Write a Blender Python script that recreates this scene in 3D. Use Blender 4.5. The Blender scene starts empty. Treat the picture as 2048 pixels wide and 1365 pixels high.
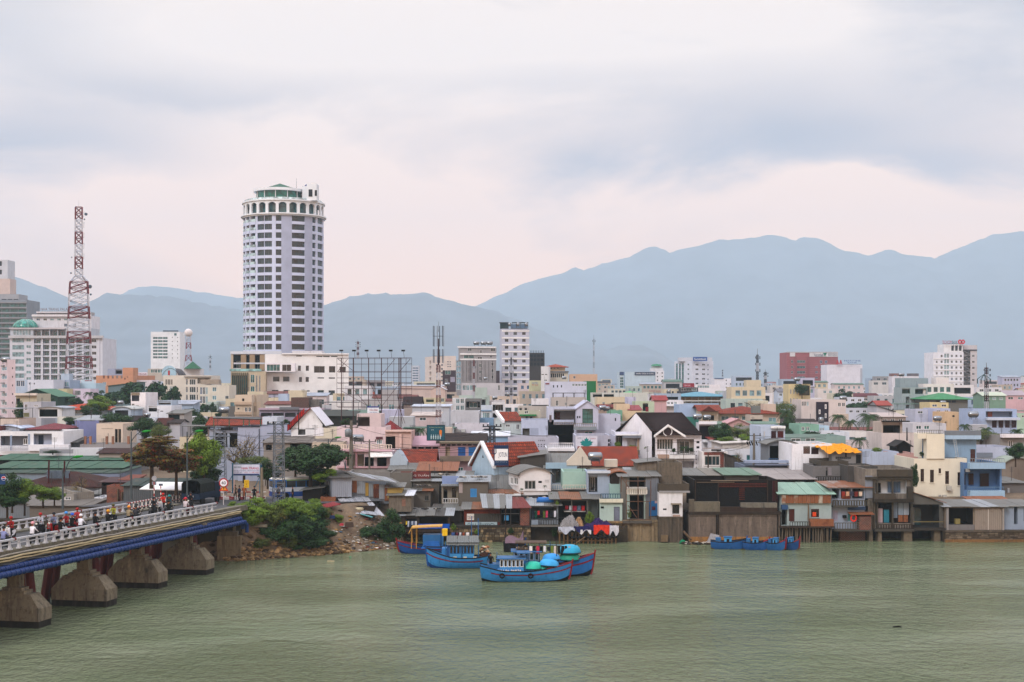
import bpy,random
random.Random.U=random.Random.uniform
from math import*
from mathutils import Vector as V3,Matrix,noise
sc=bpy.context.scene
def iv(n,k,v):n.inputs[k].default_value=v
COL=sc.collection
R=radians
X9=(R(90),0,0)
F=2844.44;CH=18.0;HY=770.0;CX=1024.0
cam=bpy.data.cameras.new('camera');camo=bpy.data.objects.new('camera',cam);COL.objects.link(camo)
camo.location=(0,0,CH);camo.rotation_euler=X9
cam.lens=50;cam.sensor_width=36;cam.shift_y=87.5/2048;cam.clip_start=1;cam.clip_end=60000
sc.camera=camo
W=bpy.data.worlds.new('World');sc.world=W;W.use_nodes=True
def build_world():
 nt=W.node_tree;N=nt.nodes;L=nt.links;N.clear()
 def nd(t,**k):
  n=N.new(t)
  for a,b in k.items():setattr(n,a,b)
  return n
 def mth(op,a,b=None,c=None):
  n=nd('ShaderNodeMath',operation=op)
  for i,v in enumerate((a,b,c)):
   if v is None:continue
   if isinstance(v,(int,float)):iv(n,i,v)
   else:L.new(v,n.inputs[i])
  return n.outputs[0]
 def mixc(f,a,b):
  n=nd('ShaderNodeMix',data_type='RGBA')
  for i,v in((0,f),(6,a),(7,b)):
   if isinstance(v,(int,float)):iv(n,i,v)
   elif isinstance(v,tuple):iv(n,i,(*v,1))
   else:L.new(v,n.inputs[i])
  return n.outputs[2]
 out=nd('ShaderNodeOutputWorld');bg=nd('ShaderNodeBackground')
 sky=nd('ShaderNodeTexSky',sky_type='NISHITA',sun_disc=False)
 sky.sun_elevation=R(24);sky.sun_rotation=R(-150);sky.altitude=20;sky.air_density=1.2;sky.dust_density=3
 tc=nd('ShaderNodeTexCoord');sp=nd('ShaderNodeSeparateXYZ');L.new(tc.outputs['Generated'],sp.inputs[0])
 x,y,z=sp.outputs
 az=mth('ARCTAN2',x,y);el=mth('ARCSINE',z)
 cb=nd('ShaderNodeCombineXYZ');L.new(az,cb.inputs[0]);L.new(mth('MULTIPLY',el,2.6),cb.inputs[1])
 n1=nd('ShaderNodeTexNoise');iv(n1,'Scale',4.5);iv(n1,'Detail',9);iv(n1,'Roughness',.52)
 iv(n1,'Distortion',.35)
 L.new(cb.outputs[0],n1.inputs['Vector'])
 n2=nd('ShaderNodeTexNoise');iv(n2,'Scale',1.7);iv(n2,'Detail',4)
 L.new(cb.outputs[0],n2.inputs['Vector'])
 sx=mth('ADD',az,mth('MULTIPLY',mth('SUBTRACT',n1.outputs['Fac'],.5),.30))
 sy=mth('ADD',el,mth('MULTIPLY',mth('SUBTRACT',n1.outputs['Fac'],.5),.10))
 def blob(px,py,w,h,amp):
  a0=atan2(px-CX,F);e0=atan2(HY-py,F)
  dx=mth('DIVIDE',mth('SUBTRACT',sx,a0),w/F);dy=mth('DIVIDE',mth('SUBTRACT',sy,e0),h/F)
  r=mth('ADD',mth('MULTIPLY',dx,dx),mth('MULTIPLY',dy,dy))
  return mth('MULTIPLY',mth('POWER',2.718,mth('MULTIPLY',r,-1)),amp)
 dark=mth('MULTIPLY',mth('SUBTRACT',n2.outputs['Fac'],.46),1.3)
 dark=mth('ADD',dark,mth('MULTIPLY',mth('SUBTRACT',n1.outputs['Fac'],.5),1.7))
 for b in((1560,290,420,90,.75),(1850,370,330,45,.55),(1250,330,240,50,.35),(80,320,280,80,.75),(430,200,380,50,.4),(-150,60,420,140,.4),(2250,120,300,160,.4),(1350,180,330,60,.18),(1150,60,520,60,-.3),(800,460,420,110,-.35),(1560,400,90,24,-.3),(1250,500,260,60,.22),(500,60,420,60,-.25)):
  dark=mth('ADD',dark,blob(*b))
 n=nd('ShaderNodeClamp');L.new(dark,n.inputs[0]);dk=n.outputs[0]
 mr=nd('ShaderNodeMapRange',interpolation_type='SMOOTHSTEP');L.new(el,mr.inputs[0]);iv(mr,1,.05);iv(mr,2,.24)
 base=mixc(mr.outputs[0],SKY_LOW,SKY_HIGH)
 col=mixc(mth('MULTIPLY',dk,.92),base,SKY_CLOUD)
 m2=nd('ShaderNodeMapRange',interpolation_type='SMOOTHSTEP');L.new(el,m2.inputs[0]);iv(m2,1,.25);iv(m2,2,1.4);iv(m2,3,1);iv(m2,4,2.3)
 m3=nd('ShaderNodeMapRange',interpolation_type='SMOOTHSTEP');L.new(el,m3.inputs[0]);iv(m3,1,.22);iv(m3,2,.8);col=mixc(mth('MULTIPLY',m3.outputs[0],.85),col,SKY_TOP)
 v=nd('ShaderNodeVectorMath',operation='SCALE');L.new(col,v.inputs[0]);L.new(m2.outputs[0],v.inputs[3]);col=v.outputs[0]
 sc_=nd('ShaderNodeVectorMath',operation='SCALE');L.new(sky.outputs[0],sc_.inputs[0]);iv(sc_,3,.1)
 col=mixc(.06,col,sc_.outputs[0])
 L.new(col,bg.inputs['Color']);iv(bg,'Strength',1.0)
 L.new(bg.outputs[0],out.inputs[0])
SKY_LOW=(2.05,1.10,.60);SKY_HIGH=(1.24,1.05,.95);SKY_CLOUD=(.20,.27,.43);SKY_TOP=(.96,.96,1.1)
build_world()
sl=bpy.data.lights.new('sun','SUN');sl.energy=1.5;sl.angle=R(14);sl.color=(1,.97,.94)
so=bpy.data.objects.new('sun',sl);COL.objects.link(so);so.rotation_euler=(R(52),R(0),R(-30))
sc.view_settings.view_transform='Standard';sc.view_settings.look='None';sc.view_settings.exposure=0.0;sc.view_settings.gamma=1.0
sc.render.engine='CYCLES'
sc.cycles.max_bounces=6;sc.cycles.diffuse_bounces=1;sc.cycles.glossy_bounces=2;sc.cycles.transmission_bounces=3;sc.cycles.volume_bounces=3
sc.cycles.transparent_max_bounces=6
def pt(px,py,d):return V3(((px-CX)*d/F,d,CH-(py-HY)*d/F))
_ox=_oy=0.0;_s=1.0
def crop(ox,oy,w=420,n=2048):
 global _ox,_oy,_s
 _ox,_oy,_s=ox,oy,w/n
def PX(x):return _ox+x*_s
def PY(y):return _oy+y*_s
def zat(py,d):return CH-(py-HY)*d/F
def xat(px,d):return(px-CX)*d/F
def lin(c):
 if isinstance(c,str):
  c=c.lstrip('#');c=c if len(c)==6 else ''.join(k*2 for k in c);c=tuple(int(c[i:i+2],16)/255 for i in(0,2,4))
 return tuple(v/12.92 if v<=.04045 else((v+.055)/1.055)**2.4 for v in c)
_mc={}
class NT:
 def __init__(s,name):
  s.m=bpy.data.materials.new(name);s.m.use_nodes=True;s.nt=s.m.node_tree;s.N=s.nt.nodes;s.L=s.nt.links
  s.b=s.N['Principled BSDF']
 def nd(s,t,**k):
  n=s.N.new(t)
  for a,b in k.items():setattr(n,a,b)
  return n
 def put(s,sock,v):
  if isinstance(v,(int,float)):sock.default_value=v
  elif isinstance(v,tuple):sock.default_value=(*v,1)if len(v)==3 else v
  else:s.L.new(v,sock)
 def mth(s,op,a,b=None):
  n=s.nd('ShaderNodeMath',operation=op);s.put(n.inputs[0],a)
  if b is not None:s.put(n.inputs[1],b)
  return n.outputs[0]
 def mix(s,f,a,b):
  n=s.nd('ShaderNodeMix',data_type='RGBA');s.put(n.inputs[0],f);s.put(n.inputs[6],a);s.put(n.inputs[7],b);return n.outputs[2]
 def noise(s,vec,scale,detail=4,rough=.55,sc3=None):
  if sc3:
   mp=s.nd('ShaderNodeMapping');s.L.new(vec,mp.inputs[0]);iv(mp,'Scale',sc3);vec=mp.outputs[0]
  n=s.nd('ShaderNodeTexNoise');s.L.new(vec,n.inputs['Vector']);iv(n,'Scale',scale)
  iv(n,'Detail',detail);iv(n,'Roughness',rough);return n.outputs['Fac']
 def ramp(s,f,lo,hi):
  n=s.nd('ShaderNodeMapRange');s.L.new(f,n.inputs[0]);iv(n,1,lo);iv(n,2,hi);return n.outputs[0]
 def pos(s):return s.nd('ShaderNodeNewGeometry').outputs['Position']
 def objc(s):return s.nd('ShaderNodeTexCoord').outputs['Object']
 def bump(s,h,st,dist=.05):
  n=s.nd('ShaderNodeBump');s.L.new(h,n.inputs['Height']);iv(n,'Strength',st);iv(n,'Distance',dist)
  s.L.new(n.outputs[0],s.b.inputs['Normal'])
def M(kind,c='ffffff',dirt=None):
 key=(kind,c,dirt)
 if key in _mc:return _mc[key]
 t=NT(kind);b=t.b;rgb=lin(c)
 if kind!='glass':g=sum(rgb)/3;w={'plaster':.42,'sheet':.3,'roofslab':.3,'tile':.2}.get(kind,.08);rgb=tuple(min(.86,1.17*(v*(1-w)+g*w)**1.52)for v in rgb)
 dk=lambda k:tuple(v*k for v in rgb)
 iv(b,'Roughness',.85)
 iv(b,'Specular IOR Level',.25)
 if kind in('plaster','cement'):
  d=dirt if dirt is not None else(.5 if kind=='plaster' else .85)
  p=t.pos()
  n1=t.noise(p,.35,5,.6);st=t.noise(p,.9,5,.65,(3.5,3.5,.28));n2=t.noise(p,3.0,5,.7)
  g=t.mth('MULTIPLY',t.mth('MULTIPLY',t.ramp(st,.52,.8),d),t.ramp(t.noise(p,.22,3),.42,.62))if kind=='plaster' else t.mth('MULTIPLY',t.mth('MULTIPLY',t.ramp(t.noise(p,1.9,7,.75,(1,1,.13)),.46,.66),d),t.ramp(t.noise(p,.3,4,.6),.3,.6))
  blot=t.mth('MULTIPLY',t.ramp(n2,.52,.72),d*.55)
  stain=(.10,.09,.08)if kind=='plaster' else(.045,.04,.033)
  c1=t.mix(t.ramp(n1,.3,.7),dk(.86),dk(1.04))
  c2=t.mix(g,c1,stain);c3=t.mix(blot,c2,tuple(v*.4 for v in stain)if kind=='cement' else dk(.55))
  if kind=='cement':
   c3=t.mix(t.mth('MULTIPLY',t.ramp(t.noise(p,1.7,7,.75,(1.3,1.3,.16)),.56,.68),.6),c3,dk(1.9))
   t.bump(n2,.5,.06)
  t.put(b.inputs['Base Color'],c3)
 elif kind=='roofslab':
  p=t.pos();n=t.noise(p,.5,6,.7);t.put(b.inputs['Base Color'],t.mix(t.ramp(n,.35,.65),dk(.6),dk(1.1)))
 elif kind in('sheet','rust'):
  p=t.objc();w=t.nd('ShaderNodeTexWave',wave_type='BANDS',bands_direction='X');t.L.new(p,w.inputs['Vector']);iv(w,'Scale',1.4)
  q=t.pos();n=t.noise(q,.8,6,.7,(1,.35,1));n3=t.noise(q,5,4,.6)
  lo=.42 if kind=='rust' else .56
  if dirt:lo-=dirt*.1
  rc=t.mix(n3,(.16,.05,.022),(.30,.12,.05))
  base=t.mix(t.ramp(t.noise(q,.25,3),.3,.7),dk(.78),dk(1.08))
  base=t.mix(t.mth('MULTIPLY',w.outputs['Fac'],.28),base,dk(.5))
  t.put(b.inputs['Base Color'],t.mix(t.mth('MULTIPLY',t.ramp(n,lo,lo+.12),.95 if kind=='rust' else .45),base,rc if kind=='rust' else(.12,.085,.06)))
  iv(b,'Roughness',.6);t.bump(w.outputs['Fac'],.6,.05)
 elif kind=='tile':
  p=t.objc();br=t.nd('ShaderNodeTexBrick');t.L.new(p,br.inputs['Vector']);iv(br,'Scale',1.0)
  iv(br,'Brick Width',.32);iv(br,'Row Height',.34);iv(br,'Mortar Size',.05);iv(br,'Bias',-.1)
  d=.5 if dirt is None else dirt
  iv(br,'Color1',(*dk(1.25),1));iv(br,'Color2',(*dk(.62),1));iv(br,'Mortar',(*dk(.3),1))
  q=t.pos();n=t.noise(q,.7,6,.7)
  t.put(b.inputs['Base Color'],t.mix(t.mth('MULTIPLY',t.ramp(n,.48,.66),d),br.outputs['Color'],(.035,.026,.022)))
  t.bump(br.outputs['Fac'],-.6,.06)
 elif kind=='brick':
  p=t.pos();br=t.nd('ShaderNodeTexBrick')
  mp=t.nd('ShaderNodeMapping');t.L.new(p,mp.inputs[0]);iv(mp,'Rotation',X9);t.L.new(mp.outputs[0],br.inputs['Vector'])
  iv(br,'Scale',1);iv(br,'Brick Width',.3);iv(br,'Row Height',.14);iv(br,'Mortar Size',.02)
  iv(br,'Color1',(*dk(1.2),1));iv(br,'Color2',(*dk(.7),1));iv(br,'Mortar',(.18,.15,.12,1))
  n=t.noise(p,1.2,5,.7);t.put(b.inputs['Base Color'],t.mix(t.mth('MULTIPLY',t.ramp(n,.5,.7),.7),br.outputs['Color'],(.05,.04,.035)))
 elif kind=='stone':
  p=t.objc();n=t.noise(p,1.2,5,.7);n2=t.noise(p,6,4,.7)
  c1=t.mix(t.ramp(n,.35,.65),dk(.5),dk(1.25));t.put(b.inputs['Base Color'],t.mix(t.ramp(n2,.5,.75),c1,dk(.45)));t.bump(n2,.5,.05)
 elif kind=='glass':
  p=t.pos();n=t.noise(p,.55,2);t.put(b.inputs['Base Color'],t.mix(t.ramp(n,.4,.6),dk(.5),dk(1.3)))
  iv(b,'Roughness',.12);iv(b,'Specular IOR Level',.5)
 elif kind=='metal':
  p=t.pos();n=t.noise(p,2,3);t.put(b.inputs['Base Color'],t.mix(t.ramp(n,.3,.7),dk(.8),dk(1.1)))
  iv(b,'Roughness',.4);iv(b,'Metallic',.35)
 elif kind=='steel':
  iv(b,'Base Color',(*rgb,1));iv(b,'Roughness',.25);iv(b,'Metallic',.9)
 elif kind=='paint':
  p=t.objc();n=t.noise(p,1.3,5,.65);t.put(b.inputs['Base Color'],t.mix(t.ramp(n,.35,.7),dk(1.05),dk(.72)))
  iv(b,'Roughness',.5)
 elif kind=='wood':
  p=t.pos();n=t.noise(p,2.2,5,.7,(3,3,.5));t.put(b.inputs['Base Color'],t.mix(t.ramp(n,.3,.7),dk(.5),dk(1.2)))
 elif kind=='hull':
  p=t.objc();n=t.noise(p,1.1,6,.7);st=t.noise(p,1.5,5,.7,(3,3,.3));z=t.nd('ShaderNodeSeparateXYZ');t.L.new(p,z.inputs[0])
  c1=t.mix(t.ramp(n,.3,.7),dk(.75),dk(1.15));c1=t.mix(t.mth('MULTIPLY',t.ramp(st,.55,.7),.6),c1,dk(.3))
  t.put(b.inputs['Base Color'],c1);iv(b,'Roughness',.45)
 elif kind=='cloth':
  p=t.objc();n=t.noise(p,4,4);t.put(b.inputs['Base Color'],t.mix(t.ramp(n,.3,.7),dk(.7),dk(1.1)));t.bump(n,.6,.08)
 elif kind=='leaf':
  oi=t.nd('ShaderNodeObjectInfo');p=t.pos();n=t.noise(p,.9,3,.6);n2=t.noise(p,6,2)
  c1=t.mix(t.ramp(n,.35,.65),dk(.55),dk(1.35));c2=t.mix(t.ramp(n2,.45,.7),c1,tuple(min(1,v*a)for v,a in zip(rgb,(2.1,1.7,1.2))))
  t.put(b.inputs['Base Color'],c2);iv(b,'Roughness',.6)
 elif kind=='asphalt':
  p=t.pos();n=t.noise(p,.6,6,.7);t.put(b.inputs['Base Color'],t.mix(t.ramp(n,.3,.7),dk(.7),dk(1.25)))
 else:
  iv(b,'Base Color',(*rgb,1));iv(b,'Roughness',.6)
 _mc[key]=t.m
 return t.m
def pc(x,y,d):return pt(PX(x),PY(y),d)
def _mk(k):return lambda c='ffffff',d=None:M(k,c,d)
Mf,Mp,Mc,Mm,Ms,Mk,Mw,Mg=map(_mk,('flat','paint','cement','metal','sheet','cloth','wood','glass'))
def PL(c,d=None):return M('plaster',c,d)
class MB:
 def __init__(s):s.v=[];s.f=[];s.mi=[];s.mats=[]
 def m(s,mat):
  if mat not in s.mats:s.mats.append(mat)
  return s.mats.index(mat)
 def add(s,vs,fs,mat):
  o=len(s.v);s.v.extend([tuple(v)for v in vs]);k=s.m(mat)
  for f in fs:s.f.append(tuple(o+i for i in f));s.mi.append(k)
 def quad(s,a,b,c,d,mat):s.add((a,b,c,d),((0,1,2,3),),mat)
 def box(s,x0,y0,z0,x1,y1,z1,mat):
  v=[(x,y,z)for z in(z0,z1)for y in(y0,y1)for x in(x0,x1)]
  s.add(v,((0,2,3,1),(4,5,7,6),(0,1,5,4),(2,6,7,3),(0,4,6,2),(1,3,7,5)),mat)
 def hexa(s,v,mat):
  s.add(v,((0,3,2,1),(4,5,6,7),(0,1,5,4),(1,2,6,5),(2,3,7,6),(3,0,4,7)),mat)
 def tube(s,p,q,r0,r1=None,n=6,mat=None,cap=True):
  p=V3(p);q=V3(q);r1=r0 if r1 is None else r1;ax=(q-p)
  if ax.length<1e-6:return
  ax.normalize();a=ax.orthogonal().normalized()if abs(ax.z)<.9 else ax.cross(V3((0,1,0))).normalized();b=ax.cross(a)
  o=pi/n
  vs=[p+(a*cos(o+i*2*pi/n)+b*sin(o+i*2*pi/n))*r0 for i in range(n)]+[q+(a*cos(o+i*2*pi/n)+b*sin(o+i*2*pi/n))*r1 for i in range(n)]
  fs=[(i,(i+1)%n,n+(i+1)%n,n+i)for i in range(n)]
  if cap:fs+=[tuple(range(n-1,-1,-1)),tuple(range(n,2*n))]
  s.add(vs,fs,mat)
 def bar(s,p,q,w,mat):s.tube(p,q,w*.7,None,4,mat)
 def lathe(s,c,prof,n,mat,ax='z'):
  vs=[]
  for r,h in prof:
   for i in range(n):
    a=2*pi*i/n;u,w=r*cos(a),r*sin(a)
    vs.append((c[0]+u,c[1]+w,c[2]+h)if ax=='z' else((c[0]+h,c[1]+u,c[2]+w)if ax=='x' else(c[0]+u,c[1]+h,c[2]+w)))
  fs=[]
  for k in range(len(prof)-1):
   for i in range(n):fs.append((k*n+i,k*n+(i+1)%n,(k+1)*n+(i+1)%n,(k+1)*n+i))
  fs+=[tuple(range(n-1,-1,-1)),tuple(range((len(prof)-1)*n,len(prof)*n))]
  s.add(vs,fs,mat)
 def prism(s,poly,y0,y1,mat,ax='y'):
  n=len(poly)
  if ax=='y':vs=[(x,y0,z)for x,z in poly]+[(x,y1,z)for x,z in poly]
  else:vs=[(y0,x,z)for x,z in poly]+[(y1,x,z)for x,z in poly]
  s.add(vs,[tuple(range(n)),tuple(range(2*n-1,n-1,-1))]+[(i,n+i,n+(i+1)%n,(i+1)%n)for i in range(n)],mat)
 def mesh(s,name,smooth=False):
  me=bpy.data.meshes.new(name);me.from_pydata(s.v,[],s.f)
  for m in s.mats:me.materials.append(m)
  if len(s.mats)>1:me.polygons.foreach_set('material_index',s.mi)
  if smooth:me.polygons.foreach_set('use_smooth',[True]*len(s.f))
  me.update();return me
 def obj(s,name,parent=None,smooth=False,**k):
  return lk(name,s.mesh(name,smooth),parent,**k)
def lk(name,me,parent=None,loc=None,rot=None,**props):
 o=bpy.data.objects.new(name,me);COL.objects.link(o)
 if parent is not None:o.parent=parent
 if loc is not None:o.location=loc
 if rot is not None:o.rotation_euler=rot
 for a,b in props.items():o[{'ca':'category','la':'label'}.get(a,a)]=b
 return o
def T_(name,la,cat,loc=(0,0,0),rz=0,group=None):
 o=bpy.data.objects.new(name,None);COL.objects.link(o);o.location=loc;o.rotation_euler=(0,0,rz);o.empty_display_size=.3
 o['label']=la;o['category']=cat
 if group:o['group']=group
 return o
def dup(root,loc=None,rz=None,la=None,scale=None):
 r=root.copy();COL.objects.link(r)
 if loc is not None:r.location=loc
 if rz is not None:r.rotation_euler=(0,0,rz)
 if scale is not None:r.scale=scale
 if la:r['label']=la
 for ch in KIDS(root):
  c=ch.copy();COL.objects.link(c);c.parent=r
  for g in KIDS(ch):
   e=g.copy();COL.objects.link(e);e.parent=c
 return r
def KIDS(o):return list(o.children)
def text(s,parent,w,h,mat,loc,rot,name='lettering',depth=.03,bold=0.0):
 cu=bpy.data.curves.new(name,'FONT');cu.body=s;cu.size=1;cu.extrude=0;cu.align_x='CENTER';cu.align_y='CENTER';cu.offset=bold;cu.resolution_u=2
 tmp=bpy.data.objects.new('tmp',cu);COL.objects.link(tmp);bpy.context.view_layer.update()
 me=bpy.data.meshes.new_from_object(tmp.evaluated_get(bpy.context.evaluated_depsgraph_get()))
 bpy.data.objects.remove(tmp);bpy.data.curves.remove(cu)
 xs=[v.co.x for v in me.vertices];ys=[v.co.y for v in me.vertices]
 if not xs:return None
 x0,x1,y0,y1=min(xs),max(xs),min(ys),max(ys)
 for v in me.vertices:v.co.x=(v.co.x-(x0+x1)/2)*w/(x1-x0);v.co.y=(v.co.y-(y0+y1)/2)*h/(y1-y0)
 me.materials.clear();me.materials.append(mat)
 return lk(name,me,parent,loc,rot)
 # ---------------------------------------------------------------- terrain, water, mountains, haze
def sstep(a,b,x):
 t=max(0,min(1,(x-a)/(b-a)));return t*t*(3-2*t)
def shore(X):
 pts=((-400,156),(-60,155),(-40,153),(-32,146),(-28,145),(-20,150),(-15,154.5),(-9,158.5),(0,160),(20,161),(400,161.5))
 for(a,ya),(b,yb)in zip(pts,pts[1:]):
  if a<=X<=b:return ya+(yb-ya)*(X-a)/(b-a)
 return 161
def ground(X,Y):
 s=shore(X);bank=max(0,1-abs(X+25)/13)
 t=Y-s
 if t<=0:return max(-3,t*.5)
 if not-40<X<-12 and Y<168.6:return-1.5
 hard=min(2.2,t*2.5)if abs(X+24)>11.5 else min(2.2,t*.5)
 base=hard+sstep(6,30,t)*1.6
 road=sstep(-38,-34,X)*(1-sstep(-17,-13,X))
 rise=(sstep(.3,3.6,t)if X<-23 else sstep(1.5,9,t))*road*max(0,roadz(Y)-.05-base)
 return base+rise
def roadz(Y):return 5.42-max(0,min(40,Y-146))*.048
def g0(d):return 3.4 if d>190 else 2.2
def grid_sheet(name,xs,ys,fz,mat,smooth=True):
 v=[(x,y,fz(x,y))for y in ys for x in xs];n=len(xs)
 f=[(j*n+i,j*n+i+1,(j+1)*n+i+1,(j+1)*n+i)for j in range(len(ys)-1)for i in range(n-1)]
 me=bpy.data.meshes.new(name);me.from_pydata(v,[],f);me.materials.append(mat)
 if smooth:me.polygons.foreach_set('use_smooth',[True]*len(f))
 return lk(name,me,kind='structure')
def frange(a,b,s):
 o=[];x=a
 while x<b:o.append(x);x+=s
 o.append(b);return o
def ground_mat():
 t=NT('earth');p=t.pos();n=t.noise(p,.8,6,.7);n2=t.noise(p,5,5,.7)
 c=t.mix(t.ramp(n,.35,.65),lin('5a4c3c'),lin('7f6a52'));c=t.mix(t.ramp(n2,.5,.7),c,lin('4d4436'))
 t.put(t.b.inputs['Base Color'],c);iv(t.b,'Roughness',.95);t.bump(n2,.8,.1);return t.m
xs=frange(-60,0,1)+frange(4,90,6)[0:]
grid_sheet('ground',[-9000,-3000,-400,-150]+frange(-100,-60,10)[:-1]+xs+[150,400,3000,9000],[140,144]+frange(145,196,1)+[230,400,1000,4000,9700],ground,ground_mat())
def water_mat():
 t=NT('water');b=t.b;p=t.pos()
 n1=t.noise(p,1.4,3,.6,(1,.7,1));n2=t.noise(p,3.8,3,.65,(1,.8,1));n3=t.noise(p,.07,3,.5)
 h=t.mth('ADD',t.mth('MULTIPLY',n1,1.0),t.mth('MULTIPLY',n2,.45))
 pt_=t.noise(p,.035,4,.55,(1,2.2,1));h=t.mth('MULTIPLY',h,t.mth('ADD',t.mth('MULTIPLY',t.ramp(pt_,.38,.62),.95),.35))
 t.bump(h,1.0,.75)
 t.put(b.inputs['Base Color'],t.mix(t.ramp(n3,.35,.65),(.118,.152,.074),(.162,.188,.108)))
 iv(b,'Roughness',.10);iv(b,'IOR',1.33);iv(b,'Specular IOR Level',.5)
 return t.m
grid_sheet('river_water',[-600,600],[20,175],lambda x,y:0.0,water_mat(),False)
grid_sheet('river_bed',[-600,600],[19,150],lambda x,y:-3.2,M('stone','4a4a38'),False)
def mountain(D,prof,sd,front=2200,back=600,col='474c52',rough=1.0):
 xs=[];x=prof[0][0];step=9 if D>6000 else 8
 while x<=prof[-1][0]:xs.append(x);x+=step
 def ry(x):
  for(a,ya),(b,yb)in zip(prof,prof[1:]):
   if a<=x<=b:
    t=(x-a)/(b-a);return ya+(yb-ya)*t
  return HY
 ts=[-1,-.9,-.78,-.66,-.55,-.45,-.36,-.28,-.2,-.13,-.07,-.03,0,.06,.2,.5,1]
 v=[]
 for t in ts:
  for x in xs:
   h=max(0,(HY-ry(x))/F*D+CH-3)
   h+=noise.fractal(V3((x*.04,sd,0)),.6,2.2,6)*8*rough*(1 if h>60 else h/60)
   Y=D+(t*front if t<0 else t*back)
   X=xat(x,D)
   k=(1-abs(t))**1.15 if t<0 else(1-t)
   rid=noise.ridged_multi_fractal(V3((X*.0011,Y*.0006,sd*3.1)),.9,2.1,5,1,2)
   z=h*k*(1+(.16*(rid-1.0)if t!=0 else 0)*min(1,abs(t)*5))
   z=min(z,h*(1-abs(t)*.35))
   v.append((X,Y,2.5+z))
 n=len(xs);f=[(j*n+i,j*n+i+1,(j+1)*n+i+1,(j+1)*n+i)for j in range(len(ts)-1)for i in range(n-1)]
 me=bpy.data.meshes.new('mountain_range');me.from_pydata(v,[],f)
 t=NT('forested slope');p=t.pos();nn=t.noise(p,.004,8,.65);t.put(t.b.inputs['Base Color'],t.mix(t.ramp(nn,.35,.65),lin(col),tuple(c*1.9 for c in lin(col))));iv(t.b,'Roughness',1)
 me.materials.append(t.m);me.polygons.foreach_set('use_smooth',[True]*len(f))
 return lk('mountain_range',me,kind='structure')
mountain(9000,((880,660),(950,612),(1000,590),(1060,562),(1100,553),(1125,548),(1147,533),(1165,541),(1200,529),(1260,515),(1290,497),(1310,492),(1340,506),(1400,490),(1440,480),(1480,479),(1545,470),(1590,481),(1610,474),(1640,479),(1680,498),(1740,513),(1775,498),(1810,510),(1870,516),(1930,491),(1980,471),(2048,462),(2200,440),(2500,500),(2900,640)),3)
mountain(6400,((-200,660),(60,650),(150,622),(190,596),(215,587),(260,590),(330,592),(380,602),(430,612),(500,622),(580,625),(640,614),(700,592),(770,587),(820,590),(850,584),(880,596),(940,612),(1000,625),(1060,650),(1120,680),(1180,697),(1220,697),(1260,690),(1290,693),(1330,712),(1360,742),(1420,766)),7,1700,900)
mountain(8800,((150,640),(240,590),(270,576),(310,572),(350,576),(400,585),(440,590),(490,598),(600,612),(720,640)),11)
mountain(7300,((-700,420),(-200,470),(0,543),(50,560),(100,580),(130,592),(170,614),(230,650),(300,700),(400,760)),13)
# the air: one even box of haze
hz=MB();hz.box(-13500,-300,-4.5,13500,9800,1180,None)
hz.mats=[]
hm=bpy.data.materials.new('haze');hm.use_nodes=True;hm.node_tree.nodes.clear()
ho=hm.node_tree.nodes.new('ShaderNodeOutputMaterial');hv=hm.node_tree.nodes.new('ShaderNodeVolumePrincipled')
iv(hv,'Density',HAZE_D if 'HAZE_D' in globals()else 1.45e-4)
iv(hv,'Color',(.65,.84,.99,1));iv(hv,'Anisotropy',0.0)
hm.node_tree.links.new(hv.outputs[0],ho.inputs['Volume'])
hmesh=bpy.data.meshes.new('haze');hmesh.from_pydata(hz.v,[],hz.f);hmesh.materials.append(hm)
lk('haze',hmesh,kind='stuff',la='thin blue haze hanging over the town and mountains')
FR_W=PL('e9e9ea',.1);_wc={};SKY=[]
GL={'g':'2b3b3c','t':'1f5a58','d':'16181a','b':'3a5a78','l':'6d8f96'}
def pane_mat(k):return Mg(GL[k])
def win_mesh(w,h,fr,gl,nv,nh,kind):
 key=(round(w,2),round(h,2),fr,gl,nv,nh,kind)
 if key in _wc:return _wc[key]
 f=MB();t=min(.07,w*.09);m=Mp(fr)
 f.box(-w/2,-.03,0,-w/2+t,.05,h,m);f.box(w/2-t,-.03,0,w/2,.05,h,m);f.box(-w/2+t,-.03,0,w/2-t,.05,t,m);f.box(-w/2+t,-.03,h-t,w/2-t,.05,h,m)
 for i in range(1,nv):x=-w/2+w*i/nv;f.box(x-.03,-.025,t,x+.03,.045,h-t,m)
 for i in range(1,nh):z=h*i/nh;f.box(-w/2+t,-.02,z-.025,w/2-t,.04,z+.025,m)
 if kind=='s':
  n=max(3,int(h/.22))
  for i in range(n):z=t+(h-2*t)*i/n;f.box(-w/2+t,-.035,z,w/2-t,-.01,z+(h-2*t)/n*.55,m)
 p=MB();p.box(-w/2+t*.5,.055,t*.5,w/2-t*.5,.075,h-t*.5,pane_mat(gl)if kind!='s' else Mp(fr))
 _wc[key]=(f.mesh('window'),p.mesh('pane'));return _wc[key]
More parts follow.
